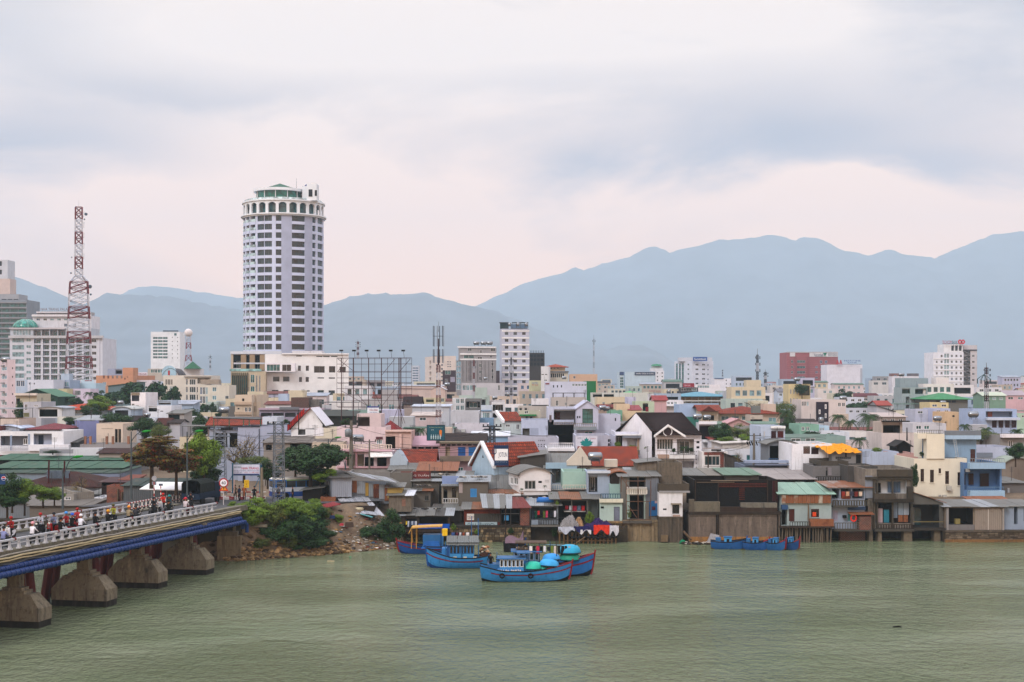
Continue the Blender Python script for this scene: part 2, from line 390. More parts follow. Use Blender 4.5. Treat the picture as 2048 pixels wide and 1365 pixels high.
class Bld:
 def __init__(s,name,la,x0,x1,yt,d,col,xc=None,th=0,dp=8,cat='house',roof='flat',rc=None,yr=None,yb=None,mat=None,over=.35,dirt=None,group=None,parapet=.45,raw=False,gz=None,F_=None,G_=None):
  if F_ is not None:roof,yr='shedF',F_
  if G_ is not None:roof,yr='gableX',G_
  if not raw:x0,x1,yt=PX(x0),PX(x1),PY(yt);xc=PX(xc)if xc is not None else None;yr=PY(yr)if yr is not None else None;yb=PY(yb)if yb is not None else None
  s.raw=raw
  if xc is None:xc=x0
  s.d=d;s.C=V3((xat(xc,d),d));t=R(th);s.th=t
  s.dr=V3((cos(t),sin(t)));s.dl=V3((-sin(t),cos(t)))
  s.wr=s.u_of('R',x1)if x1>xc+.5 else dp
  s.wl=s.u_of('L',x0)if x0<xc-.5 else dp
  if s.wr<.3 or s.wr>90:s.wr=dp
  if s.wl<.3 or s.wl>90:s.wl=dp
  s.zt=zat(yt,d);s.zb=(gz if gz is not None else max(-1,ground(s.C.x,d)-.6))if yb is None else zat(yb,d)
  s.h=s.zt-s.zb
  s.mat=mat or PL(col,dirt);s.col=col
  s.root=T_(name,la,cat,(s.C.x,s.C.y,s.zb),t,group)
  s.op={'R':[],'L':[]};s.roof=roof;s.yr=yr;s.over=over;s.parapet=parapet
  s.rc=rc
  SKY.append((x0,x1,yt,d,yt+(44 if d<520 else 24)))
  s.bx=[]
 def face(s,f):return s.dr if f=='R' else s.dl
 def u_of(s,f,px):
  D=s.face(f);k=(px-CX)/F;den=D.x-k*D.y
  return(k*s.C.y-s.C.x)/den if abs(den)>1e-6 else 999
 def uz(s,f,x,y):
  u=s.u_of(f,x if s.raw else PX(x));dd=s.C.y+u*s.face(f).y
  return u,zat(y if s.raw else PY(y),dd)-s.zb
 def W(s,f,x0,y0,x1,y1,nx=1,ny=1,k='w',gx=1.0,gy=1.0,fr='e6e6e6',gl='g',nv=2,nh=1,dp=None,c=None):
  ua,zt_=s.uz(f,x0,y0);ub,zb_=s.uz(f,x1,y1)
  ua,ub=min(ua,ub),max(ua,ub);um=(ua+ub)/2;dm=s.C.y+um*s.face(f).y
  zt_=zat(y0 if s.raw else PY(y0),dm)-s.zb;zb_=zat(y1 if s.raw else PY(y1),dm)-s.zb
  w=(ub-ua)/(nx+(nx-1)*gx);h=(zt_-zb_)/(ny+(ny-1)*gy)
  for i in range(nx):
   for j in range(ny):
    a=ua+i*w*(1+gx);z=zb_+j*h*(1+gy);q=(i*7+j*13+int(x0))%9
    if q<3 and nx*ny>1 and gl in 'gbd':gl='gdg'[q]if q else 'l' if gl=='g' else gl
    s.op[f].append((a,z,a+w,z+h,k,fr,gl,nv,nh,dp,c))
  return s
 def loc(s,f,u,out,z):return(u,-out,z)if f=='R' else(-out,u,z)
 def fbox(s,mb,f,u0,z0,u1,z1,o0,o1,mat):
  a=s.loc(f,u0,o0,z0);b=s.loc(f,u1,o1,z1)
  mb.box(min(a[0],b[0]),min(a[1],b[1]),z0,max(a[0],b[0]),max(a[1],b[1]),z1,mat)
 def B(s,name,f,x0,y0,x1,y1,out=.6,c=None,mat=None,inn=-.01,la=None,kind=None):
  ua,_=s.uz(f,x0,y0);ub,_=s.uz(f,x1,y1);ua,ub=min(ua,ub),max(ua,ub);dm=s.C.y+(ua+ub)/2*s.face(f).y
  z1=zat(y0 if s.raw else PY(y0),dm)-s.zb;z0=zat(y1 if s.raw else PY(y1),dm)-s.zb
  mb=MB();s.fbox(mb,f,ua,z0,ub,z1,inn,out,mat or PL(c or s.col))
  o=mb.obj(name,s.root)
  if la:o['label']=la
  return s
 def RAIL(s,f,x0,y0,x1,y1,out=1.0,c='dddddd',n=None,solid=False,w=.035,name='railing'):
  ua,_=s.uz(f,x0,y0);ub,_=s.uz(f,x1,y1);ua,ub=min(ua,ub),max(ua,ub);dm=s.C.y+(ua+ub)/2*s.face(f).y
  z1=zat(y0 if s.raw else PY(y0),dm)-s.zb;z0=zat(y1 if s.raw else PY(y1),dm)-s.zb;m=Mp(c)
  mb=MB();n=n or max(3,int((ub-ua)/.28))
  s.fbox(mb,f,ua,z1-.08,ub,z1,out-.06,out+.04,m);s.fbox(mb,f,ua,z0,ub,z0+.06,out-.06,out+.04,m)
  for i in range(n+1):u=ua+(ub-ua)*i/n;s.fbox(mb,f,u-w,z0+.06,u+w,z1-.08,out-.04,out+.02,m)
  mb.obj(name,s.root);return s
 def SLAB(s,f,x0,y0,x1,y1,out=1.1,c=None):return s.B('balcony_slab',f,x0,y0,x1,y1,out,c)
 def ROOFSHEETS(s,corners,n,mat,name='roof_sheet',th=.05,jit=.06,sd=1):
  rd_=random.Random(sd);fl,fr_,br,bl=[V3(c)for c in corners];mats=mat if isinstance(mat,list)else[mat]
  for i in range(n):
   a,b=i/n,(i+1)/n-.004;j=rd_.U(-jit,jit);dz=V3((0,0,rd_.U(0,jit*.7)+(i%2)*.02))
   p0=fl.lerp(fr_,a);p1=fl.lerp(fr_,b);p2=bl.lerp(br,b);p3=bl.lerp(br,a)
   e=(p0-p3).normalized()*j;v=[p0+e+dz,p1+e+dz,p2+dz,p3+dz];up=V3((0,0,th))
   mb=MB();mb.hexa(v+[q+up for q in v],mats[rd_.randrange(len(mats))]);mb.obj(name,s.root)
  return s
 def wall_face(s,mb,f,w,top,inner):
  ops=[(max(0.02,o[0]),max(.02,o[1]),min(w-.02,o[2]),min(top-.02,o[3]))+o[4:]for o in s.op[f]]
  ops=[o for o in ops if o[2]-o[0]>.05 and o[3]-o[1]>.05]
  us=sorted({0.0,w,*[o[0]for o in ops],*[o[2]for o in ops]});zs=sorted({0.0,top,*[o[1]for o in ops],*[o[3]for o in ops]})
  for j in range(len(zs)-1):
   zc=(zs[j]+zs[j+1])/2;run=None
   if zs[j+1]-zs[j]<1e-5:continue
   for i in range(len(us)-1):
    uc=(us[i]+us[i+1])/2;hole=any(o[0]<uc<o[2]and o[1]<zc<o[3]for o in ops)
    if not hole:
     if run is None:run=us[i]
    if(hole or i==len(us)-2)and run is not None:
     e=us[i]if hole else us[i+1]
     if e>run:mb.quad(s.loc(f,run,0,zs[j]),s.loc(f,e,0,zs[j]),s.loc(f,e,0,zs[j+1]),s.loc(f,run,0,zs[j+1]),s.mat)
     run=None
  for a,z,b,zz,kind,fr,gl,nv,nh,dp,c in ops:
   dd=dp if dp is not None else{'w':.14,'s':.1,'d':.15,'o':1.6,'r':1.3,'v':.3}[kind]
   dd=min(dd,s.wl*.8 if f=='R' else s.wr*.8)
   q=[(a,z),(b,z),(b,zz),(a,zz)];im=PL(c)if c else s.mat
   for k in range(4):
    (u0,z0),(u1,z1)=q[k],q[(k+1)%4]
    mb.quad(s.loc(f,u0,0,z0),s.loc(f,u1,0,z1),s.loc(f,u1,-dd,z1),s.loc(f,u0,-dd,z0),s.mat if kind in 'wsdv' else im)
   w_,h_=b-a,zz-z
   if kind in('w','s'):
    mf,mp=win_mesh(w_,h_,fr,gl,nv,nh,kind);rot=(0,0,0)if f=='R' else(0,0,-pi/2)
    pxw=w_*F/s.d
    o=lk('window' if kind=='w' else 'shutter',mf,s.root,s.loc(f,(a+b)/2,-(dd-.09),z),rot)
    lk('pane' if kind=='w' else 'slat_board',mp,o)
    if kind=='w' and s.d<260 and h_>.5:
     sb=MB();sb.box(-w_/2-.06,-.09,-.08,w_/2+.06,.02,-.005,s.mat);lk('sill',_sill(w_,s.mat),o,(0,-(dd-.09),0))
   elif kind=='d':
    db=MB();s.fbox(db,f,a,z,b,zz,-dd,-dd+.05,Mp(fr))
    for t in range(2):
     s.fbox(db,f,a+w_*.15,z+h_*(.1+.45*t),b-w_*.15,z+h_*(.45+.45*t),-dd+.05,-dd+.07,Mp(fr))
    db.obj('door',s.root)
   elif kind=='v':
    mb.quad(*[s.loc(f,u,-dd,z_)for u,z_ in q],Mf('141414'))
   else:
    mb.quad(*[s.loc(f,u,-dd,z_)for u,z_ in q],im if kind=='r' else PL(c or '3a3632',.2))  # default back of open recesses is dark: inner shade put into its colour
    if kind=='r' and h_>1.2:
     wd=min(w_*.6,2.2);mf,mp=win_mesh(wd,min(h_*.86,2.3),fr,gl,2,1,'w')
     o=lk('window',mf,s.root,s.loc(f,(a+b)/2,-dd+.12,z+.03),(0,0,0)if f=='R' else(0,0,-pi/2));lk('pane',mp,o)
 def D(s):
  mb=MB();W_,D_,H=s.wr,s.wl,s.h
  s.wall_face(mb,'R',W_,H,None);s.wall_face(mb,'L',D_,H,None)
  mb.quad((W_,0,0),(W_,D_,0),(W_,D_,H),(W_,0,H),s.mat);mb.quad((0,D_,0),(W_,D_,0),(W_,D_,H),(0,D_,H),s.mat)
  r=s.roof;rb=MB();rm=s.rc
  o=s.over
  def rh(frac_y=.5,frac_x=.5):
   dd=s.C.y+s.dr.y*W_*frac_x+s.dl.y*D_*frac_y
   return max(.3,zat(s.yr,dd)-s.zt)if s.yr is not None else 1.6
  if r=='flat':
   p=s.parapet;t=min(.18,W_*.1);rmat=rm or M('roofslab','8d8a84')
   for(a,b,c_,d_)in((0,0,W_,t),(0,D_-t,W_,D_),(0,t,t,D_-t),(W_-t,t,W_,D_-t)):
    mb.quad((a,b,H),(c_,b,H),(c_,d_,H),(a,d_,H),s.mat)
   for(a,b,c_,d_)in((t,t,W_-t,t),(t,D_-t,W_-t,D_-t),(t,t,t,D_-t),(W_-t,t,W_-t,D_-t)):
    mb.quad((a,b,H),(c_,d_,H),(c_,d_,H-p),(a,b,H-p),s.mat)
   rb.box(t*.5,t*.5,H-p-.12,W_-t*.5,D_-t*.5,H-p,rmat);rb.obj('roof',s.root)
  elif r in('gableX','gableY','hip','pyr','arch','archX','shedF','shedB','shedR','shedL'):
   rm=rm or M('tile','a8512f');th=.12
   if r=='gableX':
    hh=rh(.5,.5)
    sl=s.slope(rb,(-o,-o,H-hh*o/(D_/2)),(W_+o,-o,H-hh*o/(D_/2)),(W_+o,D_/2,H+hh),(-o,D_/2,H+hh),rm,th)
    s.slope(rb,(-o,D_+o,H-hh*o/(D_/2)),(W_+o,D_+o,H-hh*o/(D_/2)),(W_+o,D_/2,H+hh),(-o,D_/2,H+hh),rm,th)
    for x in(0,W_):mb.add(((x,0,H),(x,D_,H),(x,D_/2,H+hh)),((0,1,2),),s.mat)
   elif r=='gableY':
    hh=rh(.0,.5)
    s.slope(rb,(-o,-o,H-hh*o/(W_/2)),(-o,D_+o,H-hh*o/(W_/2)),(W_/2,D_+o,H+hh),(W_/2,-o,H+hh),rm,th)
    s.slope(rb,(W_+o,-o,H-hh*o/(W_/2)),(W_+o,D_+o,H-hh*o/(W_/2)),(W_/2,D_+o,H+hh),(W_/2,-o,H+hh),rm,th)
    for y in(0,D_):mb.add(((0,y,H),(W_,y,H),(W_/2,y,H+hh)),((0,1,2),),s.mat)
   elif r in('hip','pyr'):
    hh=rh(.5,.5);k=min(W_,D_)/2 if r=='hip' else None
    if r=='pyr':a1=a2=(W_/2,D_/2,H+hh)
    elif W_>=D_:a1=(k*.9,D_/2,H+hh);a2=(W_-k*.9,D_/2,H+hh)
    else:a1=(W_/2,k*.9,H+hh);a2=(W_/2,D_-k*.9,H+hh)
    e=[(-o,-o,H),(W_+o,-o,H),(W_+o,D_+o,H),(-o,D_+o,H)];lo=[(x,y,z-th)for x,y,z in e]
    if W_>=D_ or r=='pyr':fs=((0,1,5,4),(1,2,5),(2,3,4,5),(3,0,4))
    else:fs=((0,1,4),(1,2,5,4),(2,3,5),(3,0,4,5))
    rb.add(e+[a1,a2],fs,rm);rb.add(e+lo,((0,4,5,1),(1,5,6,2),(2,6,7,3),(3,7,4,0),(4,7,6,5)),rm)
   elif r in('arch','archX'):
    n=10;hh=rh(0,.5);L_=W_ if r=='arch' else D_
    pts=[(-o+(L_+2*o)*i/n,H+hh*sin(pi*i/n)**.8 if 0<i<n else H)for i in range(n+1)]
    for(a,za),(b,zb)in zip(pts,pts[1:]):
     if r=='arch':rb.hexa([(a,-o,za),(b,-o,zb),(b,D_+o,zb),(a,D_+o,za),(a,-o,za+th),(b,-o,zb+th),(b,D_+o,zb+th),(a,D_+o,za+th)],rm)
     else:rb.hexa([(-o,a,za),(-o,b,zb),(W_+o,b,zb),(W_+o,a,za),(-o,a,za+th),(-o,b,zb+th),(W_+o,b,zb+th),(W_+o,a,za+th)],rm)
    q=[(max(0,min(L_,a)),z)for a,z in pts]
    for y in((0,D_)if r=='arch' else(0,W_)):mb.add([(a,y,z)if r=='arch' else(y,a,z)for a,z in q],(tuple(range(len(q))),),s.mat)
   else:
    hh=rh(1 if r in 'shedF' else 0,.5 if r in('shedF','shedB')else 0)
    z={'shedF':(H,H,H+hh,H+hh),'shedB':(H+hh,H+hh,H,H),'shedR':(H+hh,H,H,H+hh),'shedL':(H,H+hh,H+hh,H)}[r]
    fl,fr_,br,bl=(-o,-o,z[0]),(W_+o,-o,z[1]),(W_+o,D_+o,z[2]),(-o,D_+o,z[3])
    mb.quad((0,0,H),(W_,0,H),(W_,0,z[1]-.02),(0,0,z[0]-.02),s.mat);mb.quad((0,D_,H),(W_,D_,H),(W_,D_,z[2]-.02),(0,D_,z[3]-.02),s.mat)
    mb.quad((0,0,H),(0,D_,H),(0,D_,z[3]-.02),(0,0,z[0]-.02),s.mat);mb.quad((W_,0,H),(W_,D_,H),(W_,D_,z[2]-.02),(W_,0,z[1]-.02),s.mat)
    if s.d<235 and(isinstance(rm,list)or rm.name.startswith(('sheet','rust'))):
     s.ROOFSHEETS((fl,fr_,br,bl),max(2,min(14,int((W_+2*o)/1.05))),rm,sd=int(s.C.x*7))
    elif False and not(rm.name.startswith('tile')or rm.name.startswith('roofslab')):
     s.ROOFSHEETS((fl,fr_,br,bl),max(2,min(14,int((W_+2*o)/1.05))),rm,sd=int(s.C.x*7))
    else:s.slope(rb,fl,fr_,br,bl,rm[0]if isinstance(rm,list)else rm,th)
   if rb.f:rb.obj('roof',s.root)
  mb.obj('wall',s.root)
  return s
 def slope(s,rb,a,b,c,d,m,th):
  up=V3((0,0,th));v=[V3(p)for p in(a,b,c,d)];rb.hexa(v+[p+up for p in v],m)
def _w(s,*a,**q):return s.W('R',*a,**q)
def _b(s,n,*a,**q):return s.B(n,'R',*a,**q)
def _r(s,*a,**q):return s.RAIL('R',*a,**q)
def _s_(s,*a,**q):return s.SLAB('R',*a,**q)
Bld.w,Bld.b,Bld.r,Bld.s=_w,_b,_r,_s_
_sl={}
def _sill(w,m):
 k=(round(w,2),m.name)
 if k not in _sl:
  sb=MB();sb.box(-w/2-.07,-.1,-.09,w/2+.07,.0,-.005,m);_sl[k]=sb.mesh('sill')
 return _sl[k]
def H(name,la,x0,x1,yt,d,col,**k):return Bld(name,la,x0,x1,yt,d,col,**k)
# small things for roofs and walls (x, y: pixel of the bottom centre)
_tank={}
def tank(x,y,d,la,s=1.0,rz=0.0,standing=False):
 p=pc(x,y,d);t=T_('water_tank',la,'water tank',p,rz,'water tanks on the roofs');k=(standing,)
 if k not in _tank:
  st=M('steel','a4a8ac');b=MB()
  if standing:b.lathe((0,0,.35),((.02,1.25),(.4,1.2),(.52,1.05),(.52,.1),(.4,0)),14,st)
  else:b.lathe((-.75,0,.85),((.05,-.08),(.34,-.02),(.47,.12),(.47,1.38),(.34,1.52),(.05,1.58)),14,st,'x')
  f=MB();mm=Mm('5c6468')
  for a in(-.45,.45):
   for c in(-.35,.35):f.bar((a,c,0),(a,c*.8,.5),.05,mm)
   f.bar((a,-.36,.38),(a,.36,.38),.05,mm)
  for c in(-.35,.35):f.bar((-.45,c,.36),(.45,c,.36),.05,mm)
  _tank[k]=(b.mesh('tank',True),f.mesh('stand'))
 lk('tank',_tank[k][0],t);lk('stand',_tank[k][1],t);t.scale=(s*.8,s*.8,s*.8);return t
def rb(x0,y0,x1,y1,d,dp,col,name,la,cat,mat=None):
 a=pc(x0,y0,d);b=pc(x1,y1,d);m=MB();m.box(0,0,0,b.x-a.x,dp,a.z-b.z,mat or PL(col))
 return m.obj(name,None,loc=(a.x,d,b.z),la=la,ca=cat)
 # ---------------------------------------------------------------- plants
def leaf_cloud(n,rx,ry,rz,size,sd,clumps=14,flat=.7):
 rd_=random.Random(sd);cs=[]
 for i in range(clumps):
  while True:
   p=V3((rd_.U(-1,1),rd_.U(-1,1),rd_.U(-.9,1)))
   if .25<p.length<.95:break
  cs.append((V3((p.x*rx,p.y*ry,p.z*rz)),rd_.U(.28,.5)))
 vs=[];fs=[]
 for i in range(n):
  c,r=cs[rd_.randrange(clumps)];d=V3((rd_.gauss(0,1),rd_.gauss(0,1),rd_.gauss(0,1))).normalized()*(rd_.random()**.4)
  p=c+V3((d.x*r*rx,d.y*r*ry,d.z*r*rz*flat))
  nrm=(d+V3((rd_.U(-.6,.6),rd_.U(-.6,.6),rd_.U(.1,1.0)))).normalized();a=nrm.orthogonal().normalized();a.rotate(Matrix.Rotation(rd_.U(0,6.28),3,nrm));b=nrm.cross(a)
  s=size*rd_.U(.6,1.3);o=len(vs)
  vs+=[p-a*s,p+b*s*.5+nrm*s*.15,p+a*s,p-b*s*.5+nrm*s*.15];fs.append((o,o+1,o+2,o+3))
 return vs,fs,cs
_trees={}
def tree_meshes(kind,sd):
 key=(kind,sd)
 if key in _trees:return _trees[key]
 rd_=random.Random(sd*77+5);col,n,size,cl={'dark':('3d5f30',6500,.36,30),'mid':('758f34',6500,.34,30),'dull':('6b7a40',4500,.3,26),'far':('3f6244',1500,.5,20),'dry':('8a8050',900,.2,20),'almond':('74703a',6500,.36,40)}[kind]
 if kind=='almond':vs,fs,cs=leaf_cloud(n,1,1,.62,size*.2,sd,cl,.4)
 else:vs,fs,cs=leaf_cloud(n,1,1,.8,size*.2*(1.6 if kind=='far' else 1),sd,cl,.8)
 m=MB();m.v=[tuple(v)for v in vs];m.f=fs;lm=M('leaf',col);m.mats=[lm];m.mi=[0]*len(fs)
 if kind=='almond':
  m.mats.append(M('leaf','8a5030'));m.mi=[1 if rd_.random()<.26 else 0 for _ in fs]
 crown=m.mesh('crown')
 t=MB();bark=Mw('6a5a48');t.tube((0,0,-1.7),(0,0,-.55),.085,.055,7,bark)
 for c,r in cs[:12]:
  mid=V3((c.x*.35,c.y*.35,-.45+c.z*.3));t.tube((0,0,-.62),mid,.045,.03,5,bark);t.tube(mid,c,.03,.008,5,bark)
  if kind=='dry':
   for q in range(6):e=c+V3((rd_.U(-.4,.4),rd_.U(-.4,.4),rd_.U(0,.45)));t.tube(mid.lerp(c,.6),e,.012,.003,4,bark)
 _trees[key]=(crown,t.mesh('trunk'));return _trees[key]
def tree(x,y,w,d,la,kind='dark',sd=1,h=None,cat='tree',name='tree',raw=False,group='trees among the houses'):
 if not raw:x,y,w=PX(x),PY(y),w*_s;h=h*_s if h else None
 if name=='bush':
  d=143
  while d<170 and pt(x,y,d).z>ground(xat(x,d),d)+.3:d+=.3
  d-=.3
 r=w/2*d/F*1.06;rz_=(h/2*d/F)/.8 if h else r
 p=pt(x,y,d);cr,tr=tree_meshes(kind,sd)
 t=T_(name,la,cat,p,(sd*2.3+x)%6.28,group);t.scale=(r,r,rz_)
 lk('crown',cr,t);lk('trunk',tr,t);SKY.append((x-w*.35,x+w*.35,y-w*.3,d,y+(h or w)*.3));return t
_palm={}
def palm(x,y,w,d,la,sd=1,raw=False):
 if not raw:x,y,w=PX(x),PY(y),w*_s
 p=pt(x,y,d);r=w/2*d/F
 if sd not in _palm:
  rd_=random.Random(sd*13);lm=M('leaf','48643a');fr=[]
  for i in range(24):
   a=i*2.4+rd_.U(-.2,.2);up=rd_.U(-.25,1.0);m=MB();n=9;pr=None
   for k in range(n+1):
    s=k/n;q=V3((cos(a)*s*(1-.12*s),sin(a)*s*(1-.12*s),up*s*.75-.85*s*s*(1.1-up*.35)))
    if pr is not None:
     m.tube(pr,q,.011,.008,3,lm,False);side=V3((-sin(a),cos(a),0));L_=.26*sin(pi*min(1,.18+s*.8))
     for sg in(-1,1):
      for u in(.15,.6):
       b=pr.lerp(q,u);tip=b+side*sg*L_+V3((cos(a)*.12,sin(a)*.12,-L_*.75));e=(q-pr)*.34
       m.add((b,b+e,tip),((0,1,2),),lm)
    pr=q
   fr.append(m.mesh('frond'))
  t=MB();bark=Mw('8a8072');t.tube((.12,0,-2.9),(.04,0,-1.3),.06,.05,7,bark);t.tube((.04,0,-1.3),(0,0,0),.05,.04,7,bark);_palm[sd]=(fr,t.mesh('trunk'))
 fr,tr=_palm[sd];t=T_('palm_tree',la,'palm tree',p,(x*.37)%6.28,'coconut palms');t.scale=(r,r,r)
 for f in fr:lk('frond',f,t)
 SKY.append((x-w*.3,x+w*.3,y-w*.15,d,y+w*.5))
 lk('trunk',tr,t);return t
 # ================================================================ riverside row and the streets behind it
SG=Ms('8f8f8a');SL=Ms('aab0b4');SD=Ms('6b6862');RU=M('rust','9a7a62');RU2=M('rust','8a5a42',1);SW=Ms('c9cdd0');SGN=Ms('7fa08a');STEEL=M('steel','c9ced2')
TO=M('tile','b0562e',.55);TD=M('tile','5a4a44',.4);TR=M('tile','a8402e',.2);TB=M('tile','4a2f2c',.1)
CEM='8b8478';DK='58524a'
crop(780,820)
def stilts(x0,x1,ytop,d,n,mat=None,name='stilt_posts',la='dark timber posts carrying the blue-railed hut over the water',sd=3,dp=3,zb=-1.2):
 rd_=random.Random(sd);t=T_(name,la,'stilts',(0,0,0));z=zat(PY(ytop),d)
 for i in range(n):
  x=xat(PX(x0+(x1-x0)*i/(n-1)),d)+rd_.U(-.12,.12)
  for k in range(2):
   m=MB();y=d+.15+k*dp*.6;m.tube((x+rd_.U(-.15,.15),y,zb),(x,y,z),.09,.075,6,mat or Mw('6a5c4c'));m.obj('post',t)
 m=MB();m.box(xat(PX(x0),d),d,z-.12,xat(PX(x1),d),d+.12,z,Mw('54483c'));m.obj('beam',t);return t
b=H('stilt_hut','grey lean-to hut on stilts with a bright blue tarpaulin along its rail',105,585,1035,163,'5c5148',dp=3.4,yb=1185,F_=965,rc=[SG,SL,SD],over=.5,mat=Mw('665a4e'))
b.w(150,1060,262,1150,k='o',dp=2.4);b.w(285,1045,565,1150,k='o',dp=2.6,c='4d443c');b.r(140,1105,272,1170,out=.15,c='4a443e')
b.b('tarpaulin',275,1112,582,1158,.14,mat=Mk('1f76c8')).b('floor_board',140,1172,585,1190,.4,mat=Mw('5a4a3e')).D()
stilts(150,575,1190,163,8)
H('concrete_hut','small grey rendered hut with a white sheet roof and faded pink shutter',0,228,835,171,CEM,xc=42,th=18,dp=5,F_=775,rc=[SG,SL]).w(112,878,152,935,k='s',fr='a78a80').D()
H('concrete_hut','grey rendered hut under a patchy sheet roof weighed down with tyres',228,395,795,173.5,CEM,dp=6,F_=735,rc=[SG,SD,RU]).w(340,835,378,885,k='w',fr='777').D()
H('concrete_hut','grey hut with a tall pale blue door shutter beside the balcony hut',375,503,728,178,'938c80',dp=6,F_=690,rc=[SL,SG]).w(442,738,486,866,k='s',fr='8fa5b0').D()
H('brick_house','narrow cream house with a lavender-blue parapet and dark porch',503,668,738,174,'b0a48e',dp=6,roof='flat').b('parapet_panel',508,645,668,738,.05,c='8fa8d8').w(520,760,560,905,k='o').w(605,762,645,855,fr='4a4a46',gl='d').r(520,858,665,905,out=.9).b('canopy',500,722,670,740,.9,mat=SL).D()
b=H('concrete_house','tall grey rendered house with bright blue shutters',672,955,705,170,'857d70',dp=7,F_=655,rc=[SL,SG,SD]);b.w(784,770,846,852,k='s',fr='5aa6d6').b('wall_patch',672,705,708,812,.04,c='b8a8a4').D()
H('metal_shed','low dark shed with grey side wall behind the blue-railed hut',430,700,985,167.5,'7d766a',dp=4,F_=925,rc=[SG,SD],yb=1160).D()
b=H('timber_shack','rust-brown waterfront shack patched with grey sheeting and old sign boards',722,1075,972,164,'7a4a36',mat=Mw('8a4c34'),dp=5,F_=905,rc=[RU,RU,SG],yb=1140,over=.4)
b.b('grey_cladding',822,1012,1072,1092,.09,mat=SD).b('poster',750,1014,820,1075,.12,c='d9d4cc').b('sign_board',735,1094,1045,1140,.13,c='a9c6cf').D()
for txt,x,y,w,h,c in(('THÔNG',785,1040,2.0,.22,'3a3f6a'),('HÀNG',785,1056,1.6,.18,'a03a3a')):p=pc(x,y,163.86);text(txt,b.root,w*.4,h,Mf(c),(p.x-b.C.x,p.y-b.C.y,p.z-b.zb),X9)
p=pc(888,1117,163.84);text('Quang Thọ',b.root,3.1,.42,Mf('56707e'),(p.x-b.C.x,p.y-b.C.y,p.z-b.zb),(R(90),R(180),0))
H('concrete_house','low white-fasciaed house with a streaked rusty roof',957,1275,818,171,'a9b4bd',dp=6,F_=780,rc=[RU,RU2]).b('fascia',955,815,1277,836,.3,c='dfe3e6').D()
b=H('timber_shack','open dark workshop shack under a grey and red sheet roof with a brick pillar',1072,1358,948,163.5,'4c443c',mat=Mw('55483e'),dp=5,roof=None,yb=1128)
b.w(1085,962,1262,1118,k='o',dp=3.5).b('brick_pillar',1270,955,1360,1128,.1,mat=M('brick','9a5238')).b('blue_towel',1115,1030,1158,1078,.12,mat=Mk('5aa0c8'))
b.b('steel_frame_bar',1085,1010,1262,1016,.1,mat=Mm('777')).b('steel_frame_bar',1175,950,1180,1120,.1,mat=Mm('777')).D()
W_=b.wr;b.ROOFSHEETS(((-2.0,-.9,b.h-.1),(W_*.42,-.9,b.h-.15),(W_*.42,3.5,b.h+1.1),(-2.4,3.5,b.h+1.2)),5,[SL,SG]);b.ROOFSHEETS(((W_*.42,-.9,b.h-.1),(W_+.3,-.9,b.h-.1),(W_*.8,3.3,b.h+.8),(W_*.3,3.3,b.h+.9)),3,Ms('9a3f34'),sd=4)
b=H('timber_shack','shack with washing strung across its railed river balcony',1365,1640,938,164,'6a6660',mat=PL('8c98a4',.5),dp=4,F_=862,rc=[SL,SG],yb=1122,over=.5)
b.w(1375,950,1625,1066,k='o',dp=2.2,c='6c7c88').b('balcony_slab',1372,1116,1645,1134,1.0,c='8f8a80').r(1375,1062,1642,1118,out=.95,c='56524e').b('railing_banner',1378,1066,1445,1112,1.02,mat=Mk('9aa4b0')).D()
b=H('porch_house','house with a wide rust-streaked tin porch roof on slanting struts',1600,2030,872,164.5,'6f7672',mat=PL('6d7470',.6),dp=5,F_=808,rc=[SG,RU,RU2],yb=1112,over=.6)
b.w(1645,890,1925,1098,k='o',dp=2.6,c='4a5050').w(1940,890,2022,1060,k='o',dp=.6,c='6d7a78');b.b('window_band',1700,990,1910,1000,-.5,inn=-2,c='cfd3d6').b('porch_post',1768,885,1776,1098,.1,mat=Mm('8a8a86')).b('porch_post',1918,885,1926,1098,.1,mat=Mm('8a8a86')).r(1645,1050,1920,1098,.12,c='4d4d4c')
b.b('door_cloth',1780,940,1822,990,-.3,inn=-.5,mat=Mk('b0305a')).D()
b=H('arch_roof_house','white house with a rounded grey roof, curtained window and potted plants',1158,1568,640,171,'e2e0e0',xc=1262,th=12,dp=8,roof='arch',yr=568,rc=SG,yb=835)
b.w(1312,690,1422,776,gl='g',nv=3,fr='c8c8c8').w(1447,694,1484,716,k='v').w(1508,680,1556,710,k='s',fr='dcdcdc').W('L',1172,660,1198,726,gl='g').W('L',1208,660,1246,730,gl='g').b('ledge',1262,785,1568,792,.12,c='e8e8e8').D()
b=H('blue_grey_house','pale blue house with beige sheet roof and a mint stained wall',1518,1925,572,180,'a9bccb',dp=9,F_=430,rc=SG,over=.3,yb=790)
b.b('fascia',1518,516,1822,572,.4,c='9fc4d8').w(1578,580,1748,720,k='r',c='a8b4c0',gl='g',fr='9aa').b('mint_wall',1750,590,1926,722,.25,c='a4cdbd',la='mint green wall with a black mould stain').r(1575,724,1932,776,1.2,c='dedbd2').s(1572,776,1935,800,1.4,c='8f8a80').D()
H('side_wall_house','dark weathered gable wall beside the beige sheet roof',1270,1518,470,181.5,'6a655c',dp=12,dirt=1,roof='shedL',yr=432,rc=SG).D()
b=H('sign_gable_house','light blue gabled house carrying the tall navy paint sign',800,1155,560,182,'a9c8dd',xc=1016,th=35,dp=9,roof='none',yb=760)
b.w(1028,665,1052,710,k='v').w(1088,680,1128,742,k='s',fr='a0a8ac').D()
W_,D_,Hh=b.wr,b.wl,b.h
